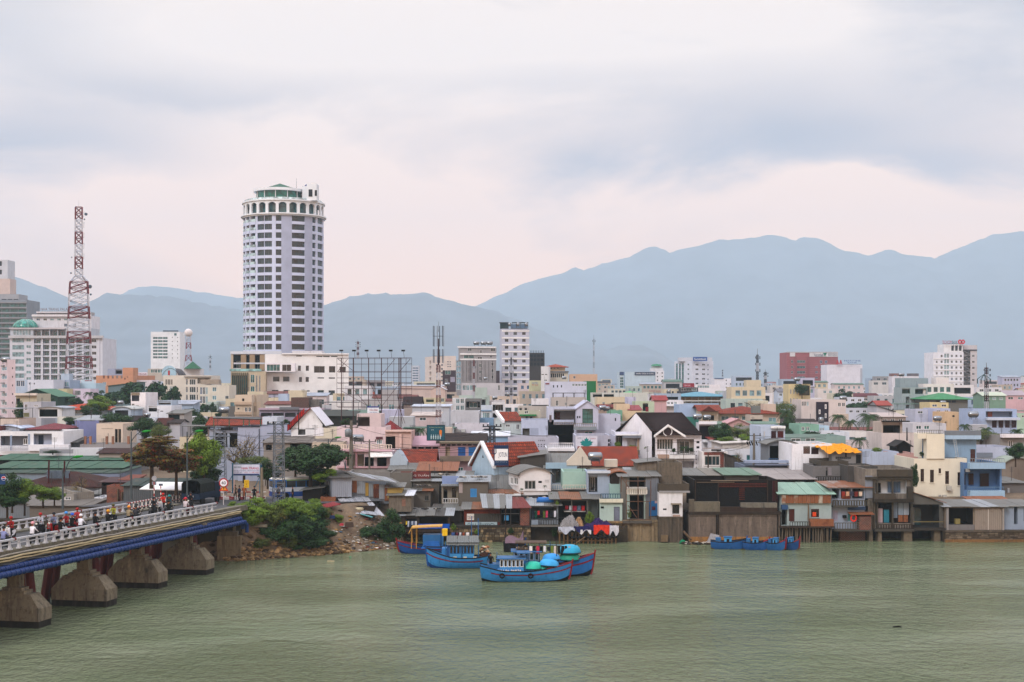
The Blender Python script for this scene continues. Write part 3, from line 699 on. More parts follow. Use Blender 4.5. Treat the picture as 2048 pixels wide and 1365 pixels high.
m=MB();m.add(((0,0,Hh),(0,D_,Hh),(0,D_/2,Hh+2.9)),((0,1,2),),b.mat);m.prism([(D_*.47,Hh+1.1),(D_*.53,Hh+1.1),(D_*.5,Hh+1.5)],-.03,0,Mf('444'),'x');m.obj('gable_wall',b.root)
b2=MB()
for a,c in((0,D_/2),(D_,D_/2)):b2.hexa([(-.3,a,Hh-.1),(W_+6,a,Hh-.1),(W_+6,c,Hh+2.9),(-.3,c,Hh+2.9),(-.3,a,Hh+.05),(W_+6,a,Hh+.05),(W_+6,c,Hh+3.05),(-.3,c,Hh+3.05)],TO)
b2.obj('roof',b.root)
m=MB()
for a,c in((-.3,D_/2),(D_+.3,D_/2)):m.hexa([(-.45,a,Hh-.15),(.1,a,Hh-.15),(.1,c,Hh+2.95),(-.45,c,Hh+2.95),(-.45,a,Hh+.2),(.1,a,Hh+.2),(.1,c,Hh+3.3),(-.45,c,Hh+3.3)],PL('e2e6ea'))
m.obj('gable_trim',b.root)
def bd_(x0,y0,x1,y1,d,name,la,cat,face,back='777',frame=None,lines=(),th=.15,rz=0.0):
 a=pc(x0,y0,d);c=pc(x1,y1,d);w,h=c.x-a.x,a.z-c.z
 t=T_(name,la,cat,((a.x+c.x)/2,d,c.z),rz);m=MB();m.box(-w/2,0,0,w/2,th,h,Mp(face));m.obj('board',t)
 if frame:
  m=MB();k=.07
  m.box(-w/2-k,-.02,-k,w/2+k,th+.02,0,Mm(frame));m.box(-w/2-k,-.02,h,w/2+k,th+.02,h+k,Mm(frame));m.box(-w/2-k,-.02,0,-w/2,th+.02,h,Mm(frame));m.box(w/2,-.02,0,w/2+k,th+.02,h,Mm(frame));m.obj('frame',t)
 for tx,x,y,tw,hh,col in lines:
  if tx=='#':
   m=MB();cx=(PX(x)-PX((x0+x1)/2))*d/F;cz=zat(PY(y),d)-c.z;ww,h2=tw*_s*d/F,hh*_s*d/F;m.box(cx-ww/2,-.012,cz-h2/2,cx+ww/2,0.0,cz+h2/2,Mf(col));m.obj('printed_panel',t)
  else:text(tx,t,tw*_s*d/F,hh*_s*d/F,Mf(col),((PX(x)-PX((x0+x1)/2))*d/F,-.035,zat(PY(y),d)-c.z),X9)
 return t
sg=bd_(1016,346,1156,545,181.5,'paint_sign','tall navy sign with a white lettered panel on the light blue gabled house','sign','1c4f78',lines=(('#',1086,438,128,112,'e8eaee'),('JOTUN',1100,444,84,58,'1d3f6e'),('TRANG TRÍ VÀ BẢO VỆ',1086,508,112,8,'c8d4e0')))
m=MB();a=.075
for pts_ in(((-.95,2.3),(-.72,2.75),(-.5,2.3),(-.5,2.2),(-.72,2.6),(-.95,2.2)),((-.98,1.75),(-.88,1.75),(-.86,2.2),(-.96,2.3)),((-.48,1.75),(-.58,1.75),(-.6,2.2),(-.5,2.3)),((-.98,1.7),(-.72,1.5),(-.48,1.7),(-.48,1.82),(-.72,1.64),(-.98,1.82))):m.prism([(x-.15,z-.1)for x,z in pts_],-.05,-.015,Mf('1d3f6e'))
m.obj('emblem',sg)
b=H('pink_house','pink house with a low-pitched roof behind the teal billboard',190,530,352,202,'dab8c4',dp=9,G_=262,rc=PL('caa0ae'));b.w(205,362,470,380,nx=4,k='v',gx=.3).w(370,400,400,455,gl='b').r(200,400,360,520,.5,c='cfa0b4').D()
b=H('balcony_house','pink and beige house with bright blue window shutters on its balcony',485,915,318,197,'c9a0a8',dp=8,G_=235,rc=TD,over=.5)
b.b('cornice',485,308,915,330,.5,c='b5a98e').w(500,336,900,350,nx=8,k='v',gx=.4).w(540,360,585,450,k='o',c='c9b090',dp=.5).w(664,362,736,448,k='s',fr='2f7fc0').w(766,364,838,448,k='s',fr='3f8fc8').b('balcony_wall',488,450,876,498,.8,c='b09c84').w(500,512,620,600,k='o').w(660,560,715,605,gl='t').b('pillar',624,500,655,610,.3,c='cba0ae').D()
H('tiled_house','old house whose worn orange tiled slope sits between pink houses',70,430,520,189,'b8ccdb',dp=8,G_=392,rc=TO,over=.3).D()
m=MB();p=pc(0,560,187);q=pc(70,392,187);r_=pc(165,505,187);s_=pc(165,560,187);m.prism([(p.x,p.z),(s_.x,s_.z),(r_.x,r_.z),(q.x,q.z),(p.x,q.z-1.2)],187,192,PL('b4c6d4'));m.obj('gable_house',None,la='pale blue-grey gable wall left of the worn orange tiles',ca='house')
H('rust_roof_shed','low shed under long rust-coloured roof sheets',280,640,598,182,'6a5c50',dp=6,F_=512,rc=[RU2,RU]).D()
H('long_grey_roof_shed','grey fibre-cement roof spreading behind the red name board',0,330,590,184,'8a8478',dp=8,F_=478,rc=[SG,SD]).D()
bd_(105,602,398,672,177.5,'name_board','faded brick-red name board with white letters','sign','8f4f4c',lines=(('G TUẤN',305,637,150,26,'d8cfcb'),))
H('wall_house','bare grey wall building left of the huts',0,215,612,176.5,'8f897e',dp=7).D()
H('corrugated_shed','long low shed roof of patched grey sheets',225,480,700,175.8,'7c766c',dp=5,F_=672,rc=[SG,SL]).D()
H('sheet_roof_house','shallow grey corrugated roof between the blue gabled house and the rusty roof',955,1165,775,175,'8e8e8c',dp=7,F_=640,rc=[SG]).D()
H('sheet_roof_house','shallow grey roof beside the blue-shuttered house',400,790,652,178.5,'88837a',dp=6,F_=612,rc=[SG,SL]).D()
b=H('long_lilac_house','long lilac-grey building with a vented screen wall',1150,1645,270,216,'c3c3d4',dp=10,yb=470);b.w(1445,292,1510,306,nx=4,k='v').w(1415,335,1510,362,nx=4,ny=2,k='v',gx=1.5).D()
b=H('balustrade_house','white house with a balustraded roof terrace and dark windows',1522,1800,372,196,'c9cbd2',dp=8);b.r(1550,322,1790,372,.1,c='e4e4e8').s(1540,372,1800,400,.8,c='e0e0e4').w(1585,425,1632,470,gl='d').w(1662,425,1726,482,gl='b').D()
b=H('gabled_cottage','small white house with an orange tiled roof carrying a steel tank',1020,1282,115,232,'cfdcdc',xc=1115,th=8,dp=8,roof='none');b.w(1128,142,1172,168,gl='g').w(1232,142,1262,190,gl='g').D()
W_,D_,Hh=b.wr,b.wl,b.h;m=MB();m.hexa([(-.2,-.3,Hh),(W_+.2,-.3,Hh),(W_-.3,3.2,Hh+1.3),(-.7,3.2,Hh+1.3),(-.2,-.3,Hh+.12),(W_+.2,-.3,Hh+.12),(W_-.3,3.2,Hh+1.55),(-.7,3.2,Hh+1.55)],TO);m.obj('roof',b.root)
m=MB();m.add(((0,0,Hh-.1),(0,D_,Hh-.1),(-.2,3.2,Hh+1.4)),((0,1,2),),b.mat);m.hexa([(-.4,-.4,Hh-.2),(0,-.4,Hh-.2),(-.7,3.2,Hh+1.2),(-1.1,3.2,Hh+1.2),(-.4,-.4,Hh+.3),(0,-.4,Hh+.3),(-.7,3.2,Hh+1.8),(-1.1,3.2,Hh+1.8)],PL('e4e6ea'));m.obj('gable_trim',b.root)
b=H('long_blue_house','long pale lilac-blue building stepping down behind the navy sign',1282,1795,98,226,'bcc8e2',dp=10);b.w(1292,182,1362,255,k='o',dp=.7,c='8a8a88').b('wall_patch',1368,178,1448,262,.03,c='aab6d0').D()
H('blue_shed','sky-blue low building with a white edged roof',800,1152,258,218,'8fbde0',dp=10,F_=215,rc=M('roofslab','d8dce2')).D()
H('white_box_house','white box house with two air conditioners on its wall',590,838,20,262,'c9ccd2',dp=9).D()
b=H('white_low_house','low white house with a pair of air conditioners above the pink roof',630,960,140,245,'d2ced8',dp=9);b.b('air_conditioner',640,188,682,218,.5,c='c8c8c4').b('air_conditioner',694,188,734,218,.5,c='c8c8c4').D()
crop(800,620)
b=H('recess_villa','lilac villa with a deep recessed terrace and an arched red door',1442,1740,952,226,'c4cbe0',dp=10)
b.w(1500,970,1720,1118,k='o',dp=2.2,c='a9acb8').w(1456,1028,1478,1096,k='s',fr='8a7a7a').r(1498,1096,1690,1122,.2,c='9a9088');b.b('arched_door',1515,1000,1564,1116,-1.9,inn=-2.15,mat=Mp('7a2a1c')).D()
b=H('gable_stair_villa','lilac gable-fronted villa with a tall green stair window',1722,1935,965,222,'c2c6dc',dp=12,roof='gableY',yr=892,rc=PL('c0c4da'),over=.2);b.w(1778,955,1882,1112,gl='t',nv=2,nh=3,fr='2c6a60').w(1726,1036,1760,1058,nx=2,k='v',gx=.6).s(1692,1140,1910,1170,1.6,c='9aa6ae').r(1692,1102,1910,1140,1.5,c='a09a90').w(1800,1185,1880,1220,gl='t').D()
b=H('lilac_wing_house','low lilac wing with roof tanks right of the green stair window',1935,2150,1022,224,'c4c8dc',dp=9);b.w(2095,1055,2108,1085,k='v').D()
tank(1975,990,226,'steel water tank on the lilac wing',.9);tank(2010,1000,226.8,'second steel water tank on the lilac wing, right of the first',.9)
bd_(1712,1232,1925,1362,199,'leaf_billboard','white board with a teal maple leaf on the grey house','sign','d4d6e0',lines=(('ATM',1748,1252,34,12,'2a4a86'),('ALLIANCE',1882,1256,52,10,'c03a6a')))
LEAF=[(0,1.0),(.13,.7),(.3,.78),(.27,.42),(.62,.62),(.58,.4),(.95,.3),(.72,.08),(.8,-.08),(.35,-.3),(.4,-.45),(.04,-.4),(.04,-.7)]
def leafshape(parent,loc,s,col):
 pts_=LEAF+[(-x,z)for x,z in reversed(LEAF[1:])];m=MB();c=len(pts_);vs=[(loc[0]+x*s,loc[1],loc[2]+z*s)for x,z in pts_]+[(loc[0],loc[1],loc[2])]
 m.add(vs,[(i,(i+1)%c,c)for i in range(c)],Mf(col));m.obj('leaf_emblem',parent)
_lb=[o for o in COL.objects if o.name.startswith('leaf_billboard')][0]
leafshape(_lb,(0,-.03,.75),.98,'1d9a9a')
H('grey_wall_house','grey-lilac house wall beside the maple leaf board',1712,2048,1225,200,'b9bcd0',dp=9,yb=1480).w(2028,1262,2046,1330,nx=1,ny=2,k='v',gy=.4).D()
b=H('white_townhouse','narrow white townhouse beside the lattice mast, windows on two floors',512,640,862,330,'d6d8dc',dp=10);b.w(545,865,625,980,nx=2,ny=2,gl='l',gx=.2,gy=.4).D()
b=H('dark_glass_house','townhouse with a dark glazed loggia over a balcony',636,790,868,320,'8f9090',dp=10);b.w(646,895,780,955,k='r',dp=1.4,gl='t',c='3c4a48').r(640,955,786,985,.2,c='b0b0b0').D()
b=H('blue_trim_house','white house with pale blue trim and an arched window',790,895,935,300,'c4d2e0',dp=8);b.w(806,1000,876,1056,gl='l',nv=4).b('band',790,978,895,990,.2,c='7fa8cc').D()
H('blue_annex','sky-blue annex below the white house with the arched window',740,910,1062,262,'7fb0d4',dp=8).D()
b=H('loggia_house','white house with a large dark terrace opening',893,1020,905,310,'d8d8dc',dp=9);b.w(905,925,1005,985,k='r',gl='d',c='33403e').w(905,1010,960,1055,k='o').D()
H('cream_block','cream building with a green awning left of the lilac villa',1160,1370,985,300,'c9c5b4',dp=10).b('awning',1165,1020,1330,1034,1.2,mat=Mp('2f9a62')).w(1215,985,1250,1015,gl='d').w(1225,1042,1290,1062,nx=2,k='o',dp=.6).D()
H('white_flats','plain white block with two dark doorways under the grey hotel',845,1020,885,345,'d3ced2',dp=10).D()
b=H('grey_villa_flats','pale grey stepped block with dark slit windows',600,1020,715,520,'c9c6cc',dp=14);b.w(610,735,745,785,nx=4,gl='l',gx=.1).w(790,758,830,802,nx=2,gx=.3).w(760,838,800,850,k='v').w(955,735,975,785).w(790,840,830,885,nx=2,gx=.3).D()
b=H('warm_grey_house','warm grey flat-roofed house with a roof canopy frame',1480,1815,855,300,'c4bdb8',dp=10);b.w(1518,882,1545,938,gl='g').w(1606,902,1625,936,gl='g').w(1450,875,1476,940,gl='g').r(1655,925,1750,945,.1,c='666').D()
m=MB();m.box(0,0,0,7,4,.12,Mm('4a4e50'))
for x in(.1,2.3,4.6,6.9):
 for y in(.1,3.9):m.tube((x,y,-1.0),(x,y,0),.06,None,5,Mm('4a4e50'))
p=pc(1490,815,303);m.obj('roof_canopy',None,loc=(p.x,p.y,p.z),la='flat dark canopy frame on the warm grey house roof',ca='canopy')
H('white_house','white terrace house left of the warm grey house',1285,1450,868,320,'e0dee2',dp=9).b('dark_band',1285,928,1450,938,.1,c='555').D()
H('beige_annex','beige annex with a small roof tank',1150,1450,940,312,'cfc6bc',dp=9).w(1165,955,1240,1000,nx=2,k='o',dp=.5).D()
b=H('small_hotel','narrow yellow-green small hotel with blue and red lettering',1258,1375,690,470,'d2d2a4',xc=1285,th=20,dp=10);b.w(1310,810,1330,836,gl='d').D()
for tx,y,c in(('HOTEL',716,'3a6ab0'),('MY HOA',734,'c04050')):p=pc(1318,y,469.2);text(tx,b.root,2.2,.75 if y<720 else .7,Mf(c),Matrix.Rotation(-b.th,3,'Z')@V3((p.x-b.C.x,p.y-b.C.y-.6,p.z-b.zb)),X9)
b=H('lilac_block','wide lilac box building with slit windows below the tiled roofs',1418,1820,700,458,'c9d0e6',dp=12);b.w(1492,735,1580,758,nx=3,k='v',gx=2.4).w(1680,722,1820,744,nx=5,gl='t',gx=.3).b('sign',1418,714,1456,728,.1,c='b04a5a').D()
b=H('cream_arcade','cream building with an arcaded balcony under an orange hipped roof',1445,1640,600,560,'d0cab8',dp=14,roof='flat');b.w(1450,622,1600,660,nx=8,k='o',dp=1.2,gx=.35).b('cornice',1440,598,1645,612,.5,c='8a8c8e').D()
H('cream_penthouse','cream penthouse with shallow orange roof',1430,1610,558,568,'dcc49c',dp=10,roof='hip',yr=530,rc=M('tile','c96a42',.1),over=1.6,yb=600).w(1470,565,1545,575,nx=3,k='v',gx=2).D()
b=H('white_stepped_block','white stepped block with strip windows',1262,1450,552,545,'dadce0',xc=1375,th=-4,dp=14);b.w(1378,625,1438,638,nx=2,gl='g',gx=.3).w(1405,680,1435,694).D()
H('peach_block','peach flat-roofed house behind the green netted one',1660,1925,628,620,'e0b892',dp=14).w(1690,645,1712,672).D()
H('green_net_house','building wrapped in bright green netting',1800,1912,695,500,'2f9a5e',dp=9,mat=Mk('2f8f5a')).D()
b=H('construction_frame','unfinished brown concrete frame building with bare columns on top',1262,1410,420,720,'4c4038',dp=14,mat=Mc('55483e'));b.w(1270,430,1400,545,nx=4,ny=3,k='o',gx=.2,gy=.3,dp=3)
for i in range(9):b.b('rebar_column',1268+i*16,396,1272+i*16,422,-.5,inn=-1.2,c='3a3028')
b.D()
b=H('pale_far_block','far pale block with balcony rows behind the billboard frame',110,185,545,1100,'c4cede',dp=16);b.w(122,562,180,700,nx=1,ny=6,gl='b',gy=.8).D()
b=H('cream_slab_block','tall cream slab block left of the grey hotel',245,545,450,900,'e2d2c6',xc=345,th=12,dp=14);b.w(460,502,498,560,nx=2,ny=3,gl='g',gx=.3).w(350,530,420,700,nx=2,ny=5,gx=1.5).W('L',285,495,305,700,nx=1,ny=4,k='r',gl='l',gy=.4).D()
b=H('maroon_block','dark maroon building with a white-framed window',415,540,590,700,'6a3640',dp=12);b.w(440,590,495,630,gl='t').w(440,675,465,705,fr='fff').w(492,655,535,705,k='s',fr='c4c0d0').D()
H('maroon_annex','dark maroon annex squeezed between the grey and white towers',935,990,595,690,'6a3642',dp=10).w(940,508,978,560,gl='t').D()
H('white_slim_house','white gabled warehouse with long pale roof',0,430,742,560,'e2c8bc',dp=22,G_=735,rc=M('roofslab','c8ccd4')).b('band',0,765,430,775,.2,c='c8a8a0').D()
b=H('pink_gable_hall','pinkish gabled hall wing below the cream slab block',300,440,778,540,'e4c4b4',dp=14,roof='gableY',yr=738,rc=M('roofslab','d4d0d4'));b.D()
H('dark_roof_house','house with a dark red mansard roof behind the billboard frame',35,200,920,330,'b8a8a0',dp=8,G_=850,rc=TB).D()
H('grey_roof_house','grey roofed house with green trim near the lattice mast',120,480,945,300,'c9ced8',dp=10,F_=930,rc=M('roofslab','c4ccd8')).D()
H('pale_pink_house','pale pink house with white eaves',115,380,1035,280,'d8c2c2',dp=10,F_=1000,rc=M('roofslab','d0c4bc')).w(190,1050,255,1080,gl='g').D()
H('cream_wall_house','cream wall with a green awning behind the mast',190,430,860,380,'d8cfa8',dp=8).w(255,868,330,900,k='o',dp=.6,c='5a8a5a').w(400,862,500,900,gl='t').D()
H('grey_box_house','grey white box with a small steel tank',495,770,990,258,'c9ccd4',dp=10,yb=1110).D()
tank(640,1100,262,'steel water tank before the grey white box',.9,standing=True)
tank(1055,1058,236,'steel water tank standing on the small orange tiled roof',.9,standing=True)
tank(1055,855,330,'upright steel tank near the foot of the tall white hotel',.9,standing=True)
tank(925,885,340,'steel water tank on the plain white block',1);tank(460,755,520,'large white water tank by the maroon building',1.6);tank(1600,685,470,'steel water tank on the lilac box building',1.2);tank(835,690,590,'steel tank on the low grey roof beside the grey hotel',1.3)
# grey hotel
b=H('grey_hotel','grey striped mid-rise hotel with white bands and roof tanks',545,938,490,640,'a8a4a6',xc=600,th=12,dp=18,cat='building')
b.w(665,497,700,690,nx=1,ny=3,k='s',fr='a09a9c',gy=.1).w(772,525,800,690,nx=1,ny=3,fr='eee',gy=.9,gl='d').w(892,515,912,672,nx=1,ny=3,fr='eee',gy=1.0,gl='d').W('L',548,500,592,780,nx=1,ny=5,gl='l',gy=.15)
for i in range(9):b.b('wall_rib',612+i*36,498,615+i*36,700,.12,c='6e6a6c')
b.D()
b=H('hotel_upper_storeys','grey set-back top storeys of the striped hotel with dark glazing',570,940,372,642,'b0acae',xc=585,th=12,dp=15,cat='building',yb=492)
b.b('white_band',585,425,940,440,.4,c='eeeef0').b('white_band',585,478,940,490,.5,c='eeeef0').b('white_band',560,358,938,372,.5,c='e6e6e8').w(622,440,720,475,gl='t').w(755,460,802,490,gl='d',fr='eee').w(780,392,800,424,fr='eee',gl='d').w(885,374,930,404,gl='g').w(660,374,700,402,gl='g').w(880,450,895,464,k='v').D()
for x,lab in((745,'left steel tank in the row on the grey hotel roof'),(815,'middle steel tank in the row on the grey hotel roof'),(875,'right steel tank in the row on the grey hotel roof')):tank(x,355,646,lab,2.2)
b=H('white_hotel_tower','slim white hotel tower with pale bands and open top-hung windows',972,1262,185,660,'c4c9dc',xc=992,th=6,dp=13,cat='building')
for i in range(10):
 y=200+i*67.2;b.b('white_band',992,y,1262,y+14,.15,c='ecebf0').w(1022,y+18,1225,y+46,nx=3,gl='d' if i%3 else 'g',gx=1.5,fr='8a9098',nv=2)
b.D()
m=MB();p=pc(975,180,662)
for x0,x1,z,c in((0,4,2.6,'2a5a5c'),(5,12.8,1.9,'6f9ac0')):m.box(x0,1,0,x1,8,z,PL(c))
m.box(-.3,-.2,2.6,4.3,9,2.8,Mm('39484a'));m.box(5.5,0,2.6,13.2,8,2.8,Mm('39484a'))
for x in(5.6,7.6,9.6,11.6,13.0):m.tube((x,0.1,0),(x,.1,2.6),.1,None,5,Mm('39484a'))
m.obj('rooftop_plant',None,loc=tuple(p),la='blue and green service rooms on top of the slim white hotel',ca='roof plant')
for x,lab in((1068,'left roof tank of the slim white hotel'),(1150,'middle roof tank of the slim white hotel'),(1232,'right roof tank of the slim white hotel')):tank(x,172,659.5,lab,1.8,standing=True)
crop(1160,800)
b=H('tiled_house','cream-gabled house with a broad bright orange tiled roof',15,560,640,180,'d8d0c0',dp=9,G_=462,rc=TO,over=.3).D()
m=MB();p=[pc(a,c,179.5)for a,c in((-130,640),(112,640),(112,610),(5,455),(-55,530),(-130,600))];m.prism([(v.x,v.z)for v in p],179.5,180.3,PL('d9d0be'));m.obj('gable_wall',b.root,loc=tuple(-b.root.location))
tank(148,625,172,'round steel water tank on a dark stand before the orange tiles',1.35)
rb(245,585,366,655,172.5,1.8,'cfc9b8','cistern','square cream cistern in front of the orange tiled slope','cistern')
b=H('brown_roof_villa','large white villa with a dark brown roof, round-framed dormer and planted balcony',735,1185,345,204,'e6e4ea',dp=11,roof='none',yb=720)
b.w(752,384,908,486,k='w',nv=6,gl='g',fr='e8e8e8',dp=.6).w(945,384,1112,530,k='r',gl='g',c='cfc9c4',fr='e8e8e8',dp=1.2).w(1136,402,1166,476,nx=1,ny=2,k='v',gy=1.2).w(1130,500,1160,665,nx=2,ny=5,k='v',gx=1.6,gy=2.2)
b.s(745,534,1115,570,1.0,c='ececf2').b('panel',750,532,862,568,1.05,c='c9a890').w(748,590,915,600,k='v').w(1000,600,1112,670,k='r',dp=1.5,gl='g').b('eave',735,340,1015,352,.7,c='ececf2').r(870,500,1112,534,.9,c='8a8a8a',w=.02)
W_,D_,Hh=b.wr,b.wl,b.h;u0=b.u_of('R',PX(570));z_r=zat(PY(132),209.5)-b.zb;zl=zat(PY(300),204)-b.zb
ua=b.u_of('R',PX(690));ub=b.u_of('R',PX(1168));uc=b.u_of('R',PX(1008));ud=b.u_of('R',PX(562))
rf=MB();up=V3((0,0,.14));q=[V3(v)for v in((ua,-.8,zl-.1),(ub+.2,-.8,Hh-.0),(uc+.4,5.5,z_r),(ud+.3,5.5,z_r))];rf.hexa(q+[v+up for v in q],TB)
q=[V3(v)for v in((ud+.3,5.5,z_r),(uc+.4,5.5,z_r),(ub+.2,D_+.5,Hh),(ud-2.5,D_+.5,Hh))];rf.hexa(q+[v+up for v in q],TB)
q=[V3(v)for v in((ub+.2,-.8,Hh),(ub+.2,D_+.5,Hh),(uc+.45,5.5,z_r),(uc+.4,5.4,z_r))];rf.hexa(q+[v+up for v in q],TB);rf.obj('roof',b.root)
gw=MB();ug=b.u_of('R',PX(450));z4=zat(PY(290),204)-b.zb
gw.add(((ua+.1,-.5,z4-4),(ua+.1,-.5,z4-.3),(ud+.25,5.4,z_r),(ug,11,z4),(ug,11,z4-5)),((0,1,2,3,4),),b.mat);gw.obj('gable_wall',b.root)
# stepped rows of tiles give the roof its texture
tr=MB()
for i in range(1,22):
 s=i/22;a=V3((ua,-.8,zl-.1)).lerp(V3((ud+.3,5.5,z_r)),s);c=V3((ub+.2,-.8,Hh)).lerp(V3((uc+.4,5.5,z_r)),s);tr.hexa([a+V3((0,-.05,.13)),c+V3((0,-.05,.13)),c+V3((0,.05,.2)),a+V3((0,.05,.2)),a+V3((0,-.05,.19)),c+V3((0,-.05,.19)),c+V3((0,.05,.24)),a+V3((0,.05,.24))],TB)
o=tr.obj('tile_rows',b.root);o['kind']='stuff'
# dormer
dz=MB();pa=[b.uz('R',x,y)for x,y in((740,345),(850,262),(985,345))]
dz.prism([pa[0],pa[2],pa[1]],-1.1,2.4,Mp('5a4a50'));dz.obj('dormer',b.root)
dt=MB()
for(x,z),(x2,z2)in((pa[0],pa[1]),(pa[1],pa[2])):
 e=.45 if x2>pa[1][0]+.1 else-.45;p_,q_=(x-.4 if e<0 else x,z-.3 if e<0 else z+.05),(x2+.5 if e>0 else x2,z2-.32 if e>0 else z2+.05)
 dt.hexa([(p_[0],-1.5,p_[1]),(q_[0],-1.5,q_[1]),(q_[0],-1.05,q_[1]),(p_[0],-1.05,p_[1]),(p_[0],-1.5,p_[1]+.32),(q_[0],-1.5,q_[1]+.32),(q_[0],-1.05,q_[1]+.32),(p_[0],-1.05,p_[1]+.32)],PL('eeeef2'))
dt.obj('barge_board',b.root);rg=MB();cx,cz=b.uz('R',846,307)
for i in range(28):
 a0,a1=i*2*pi/28,(i+1)*2*pi/28
 if-2.0<a0-2*pi*(a0>pi)<-1.1:continue
 rg.tube((cx+.62*cos(a0),-1.2,cz+.62*sin(a0)),(cx+.62*cos(a1),-1.2,cz+.62*sin(a1)),.07,None,5,PL('eeeef2'))
rg.obj('ring_ornament',b.root);b.D()
b=H('terrace_house','pale lilac house with planted recessed terraces left of the brown-roofed villa',340,735,312,208,'d2d4e4',dp=9,yb=720)
b.w(352,352,412,458,k='r',dp=1.6,c='7c7f8c').w(462,380,552,510,k='r',dp=1.6,c='7c7f8c').w(630,380,722,505,k='r',dp=1.6,c='7c7f8c').b('stone_panel',556,385,626,535,.08,c='c9a888').b('canopy',345,335,590,346,1.0,c='e4e6f0').b('canopy',412,352,732,366,.8,c='b0c0d8').r(462,492,730,530,.3,c='8c8e94',w=.02).b('parapet',575,540,732,560,.4,c='d8dcec').D()
for x,y,w,s_ in((370,440,60,3),(515,462,84,4),(672,470,74,5),(912,492,40,6),(1012,470,70,7),(1085,490,40,8)):
 pass
H('lilac_wall_house','lilac wall with two stacked vents below the green stair window villa',0,345,352,207,'b9bdd4',dp=8).w(276,385,300,452,nx=2,ny=3,k='v',gx=.3,gy=.4).D()
b=H('beige_house','beige block behind the villa with a red sloping roof',355,600,108,262,'e2c9a0',dp=10);b.D()
H('beige_tower','taller part of the beige block',355,486,42,264,'e0c8a2',dp=8).D()
H('red_lean_roof','coral red lean-to roof on the beige block',486,592,104,263,'d8b8a8',dp=7,F_=58,rc=PL('b8505a')).D()
b=H('mint_stair_house','mint green house with an outdoor stair',290,413,102,258,'7fc0a4',dp=8);b.b('stair',330,150,395,192,.5,c='3f8a7a').D()
H('tank_house','orange tiled house with a tank rack',190,360,78,275,'c0a898',dp=8,G_=50,rc=TR).D()
H('grey_veranda_house','low house with a grey veranda below the beige block',335,500,240,250,'b0aca4',dp=8,F_=218,rc=SG).w(370,262,455,300,nx=2,k='o',dp=.8).D()
b=H('white_teal_house','white house with dark red shutters and solar heaters on its roof',1160,1310,225,236,'dcdde4',dp=9);b.w(1162,250,1280,388,k='o',dp=.8,c='3a2226').b('slab',1155,212,1330,238,.8,c='e4e6ec').s(1190,390,1335,412,1.5,c='e4e6ec').D()
H('teal_wall_house','narrow teal wall behind the brown villa roof',1050,1160,175,240,'2f9a8a',dp=8).D()
H('small_red_roof_house','white pavilion with a small red tiled canopy',1300,1405,405,228,'dfe0e8',dp=7,F_=368,rc=TR).D()
tank(1145,210,238,'silver solar water heater on the white house with red shutters',1.2);tank(1240,208,238,'second solar heater, right one on the white house with red shutters',1.0)
b=H('brick_front_house','brick-red fronted house with a white parapet and arched window',1190,1440,505,200,'e8e4e2',dp=8,yb=720);b.b('parapet_trim',1190,468,1442,476,.4,c='b8a8a0').b('brick_face',1210,510,1402,538,.08,mat=M('brick','a04a3c')).b('brick_pier',1366,538,1402,672,.08,mat=M('brick','a04a3c')).w(1215,548,1362,640,nv=4,gl='g',fr='d0c8c4').b('carved_crest',1280,482,1372,498,.42,c='3a3436').D()
b=H('school_house','cream building with a wide orange hipped roof and framed windows',1355,1912,132,300,'d8d0bc',dp=14,roof='hip',yr=62,rc=TO,over=1.2);b.w(1376,158,1652,200,nx=3,gl='l',gx=.3).w(1788,165,1850,205,gl='l').D()
b=H('gabled_cream_house','cream house with twin orange gables',1182,1350,105,292,'d8c8b0',dp=10,G_=55,rc=TO,over=.8);b.w(1195,152,1308,200,nx=2,k='o',dp=.6,gx=.1,c='5a463c').D()
m=MB();p=[pc(a,c,291)for a,c in((1178,112),(1250,62),(1322,112))];m.prism([(v.x,v.z)for v in p],290,294,TO);m.obj('gable_porch',None,la='front gable of the cream house with twin orange gables',ca='roof gable')
b=H('concrete_stair_tower','grey stair tower with water drums before the orange hipped roof',1660,1785,150,285,'cfc0b0',dp=6);b.w(1662,190,1782,236,k='o',dp=.8).D()
rb(1690,62,1762,132,288,3,'8e9490','roof_hut','grey concrete box on the stair tower above the orange roof','roof hut')
b=H('pink_gable_sheds','pink and mint gabled low roofs before the orange-roofed school',1430,1650,235,270,'d8a8a8',dp=8,roof='gableY',yr=188,rc=PL('d4a0a4'));b.D()
H('mint_low_house','mint low wall house in front of the school',1355,1930,240,272,'9cccb8',dp=7,F_=222,rc=SGN).D()
H('grey_shed','grey shed behind the trees',1560,1760,262,255,'a8a8a4',dp=7).D()
b=H('pale_blue_house','pale blue house with dark red doors above an awninged terrace',1762,2000,258,196,'b9cbe2',dp=9);b.w(1864,305,1912,398,k='s',fr='5a2a30').w(1928,305,1984,372,k='s',fr='7a2a26').b('cornice',1858,255,1998,278,.5,c='e4e8f0').w(1790,310,1804,365,gl='b').D()
b=H('arched_awning_terrace','terrace room under a curved grey awning with blue handrail',1838,2110,440,190,'8e96a0',dp=6,roof='arch',yr=398,rc=SG);b.w(1850,448,2090,590,k='o',dp=2.5,c='4a4844').r(1840,570,2110,608,.2,c='5a7a9a').D()
b=H('blue_roof_workshop','low workshop with long blue-grey roof ledges',1600,2130,640,184,'7d8ea8',dp=8,roof='flat');b.b('ledge',1595,588,2130,612,1.0,c='9fb2d0').b('gutter',1690,622,2130,634,1.2,c='8a98b4').D()
H('cream_warehouse','cream gabled warehouse wall with rack of black cables in front',1390,1755,430,216,'d9cfc6',dp=12,roof='shedL',yr=412,rc=PL('d0c8c0')).D()
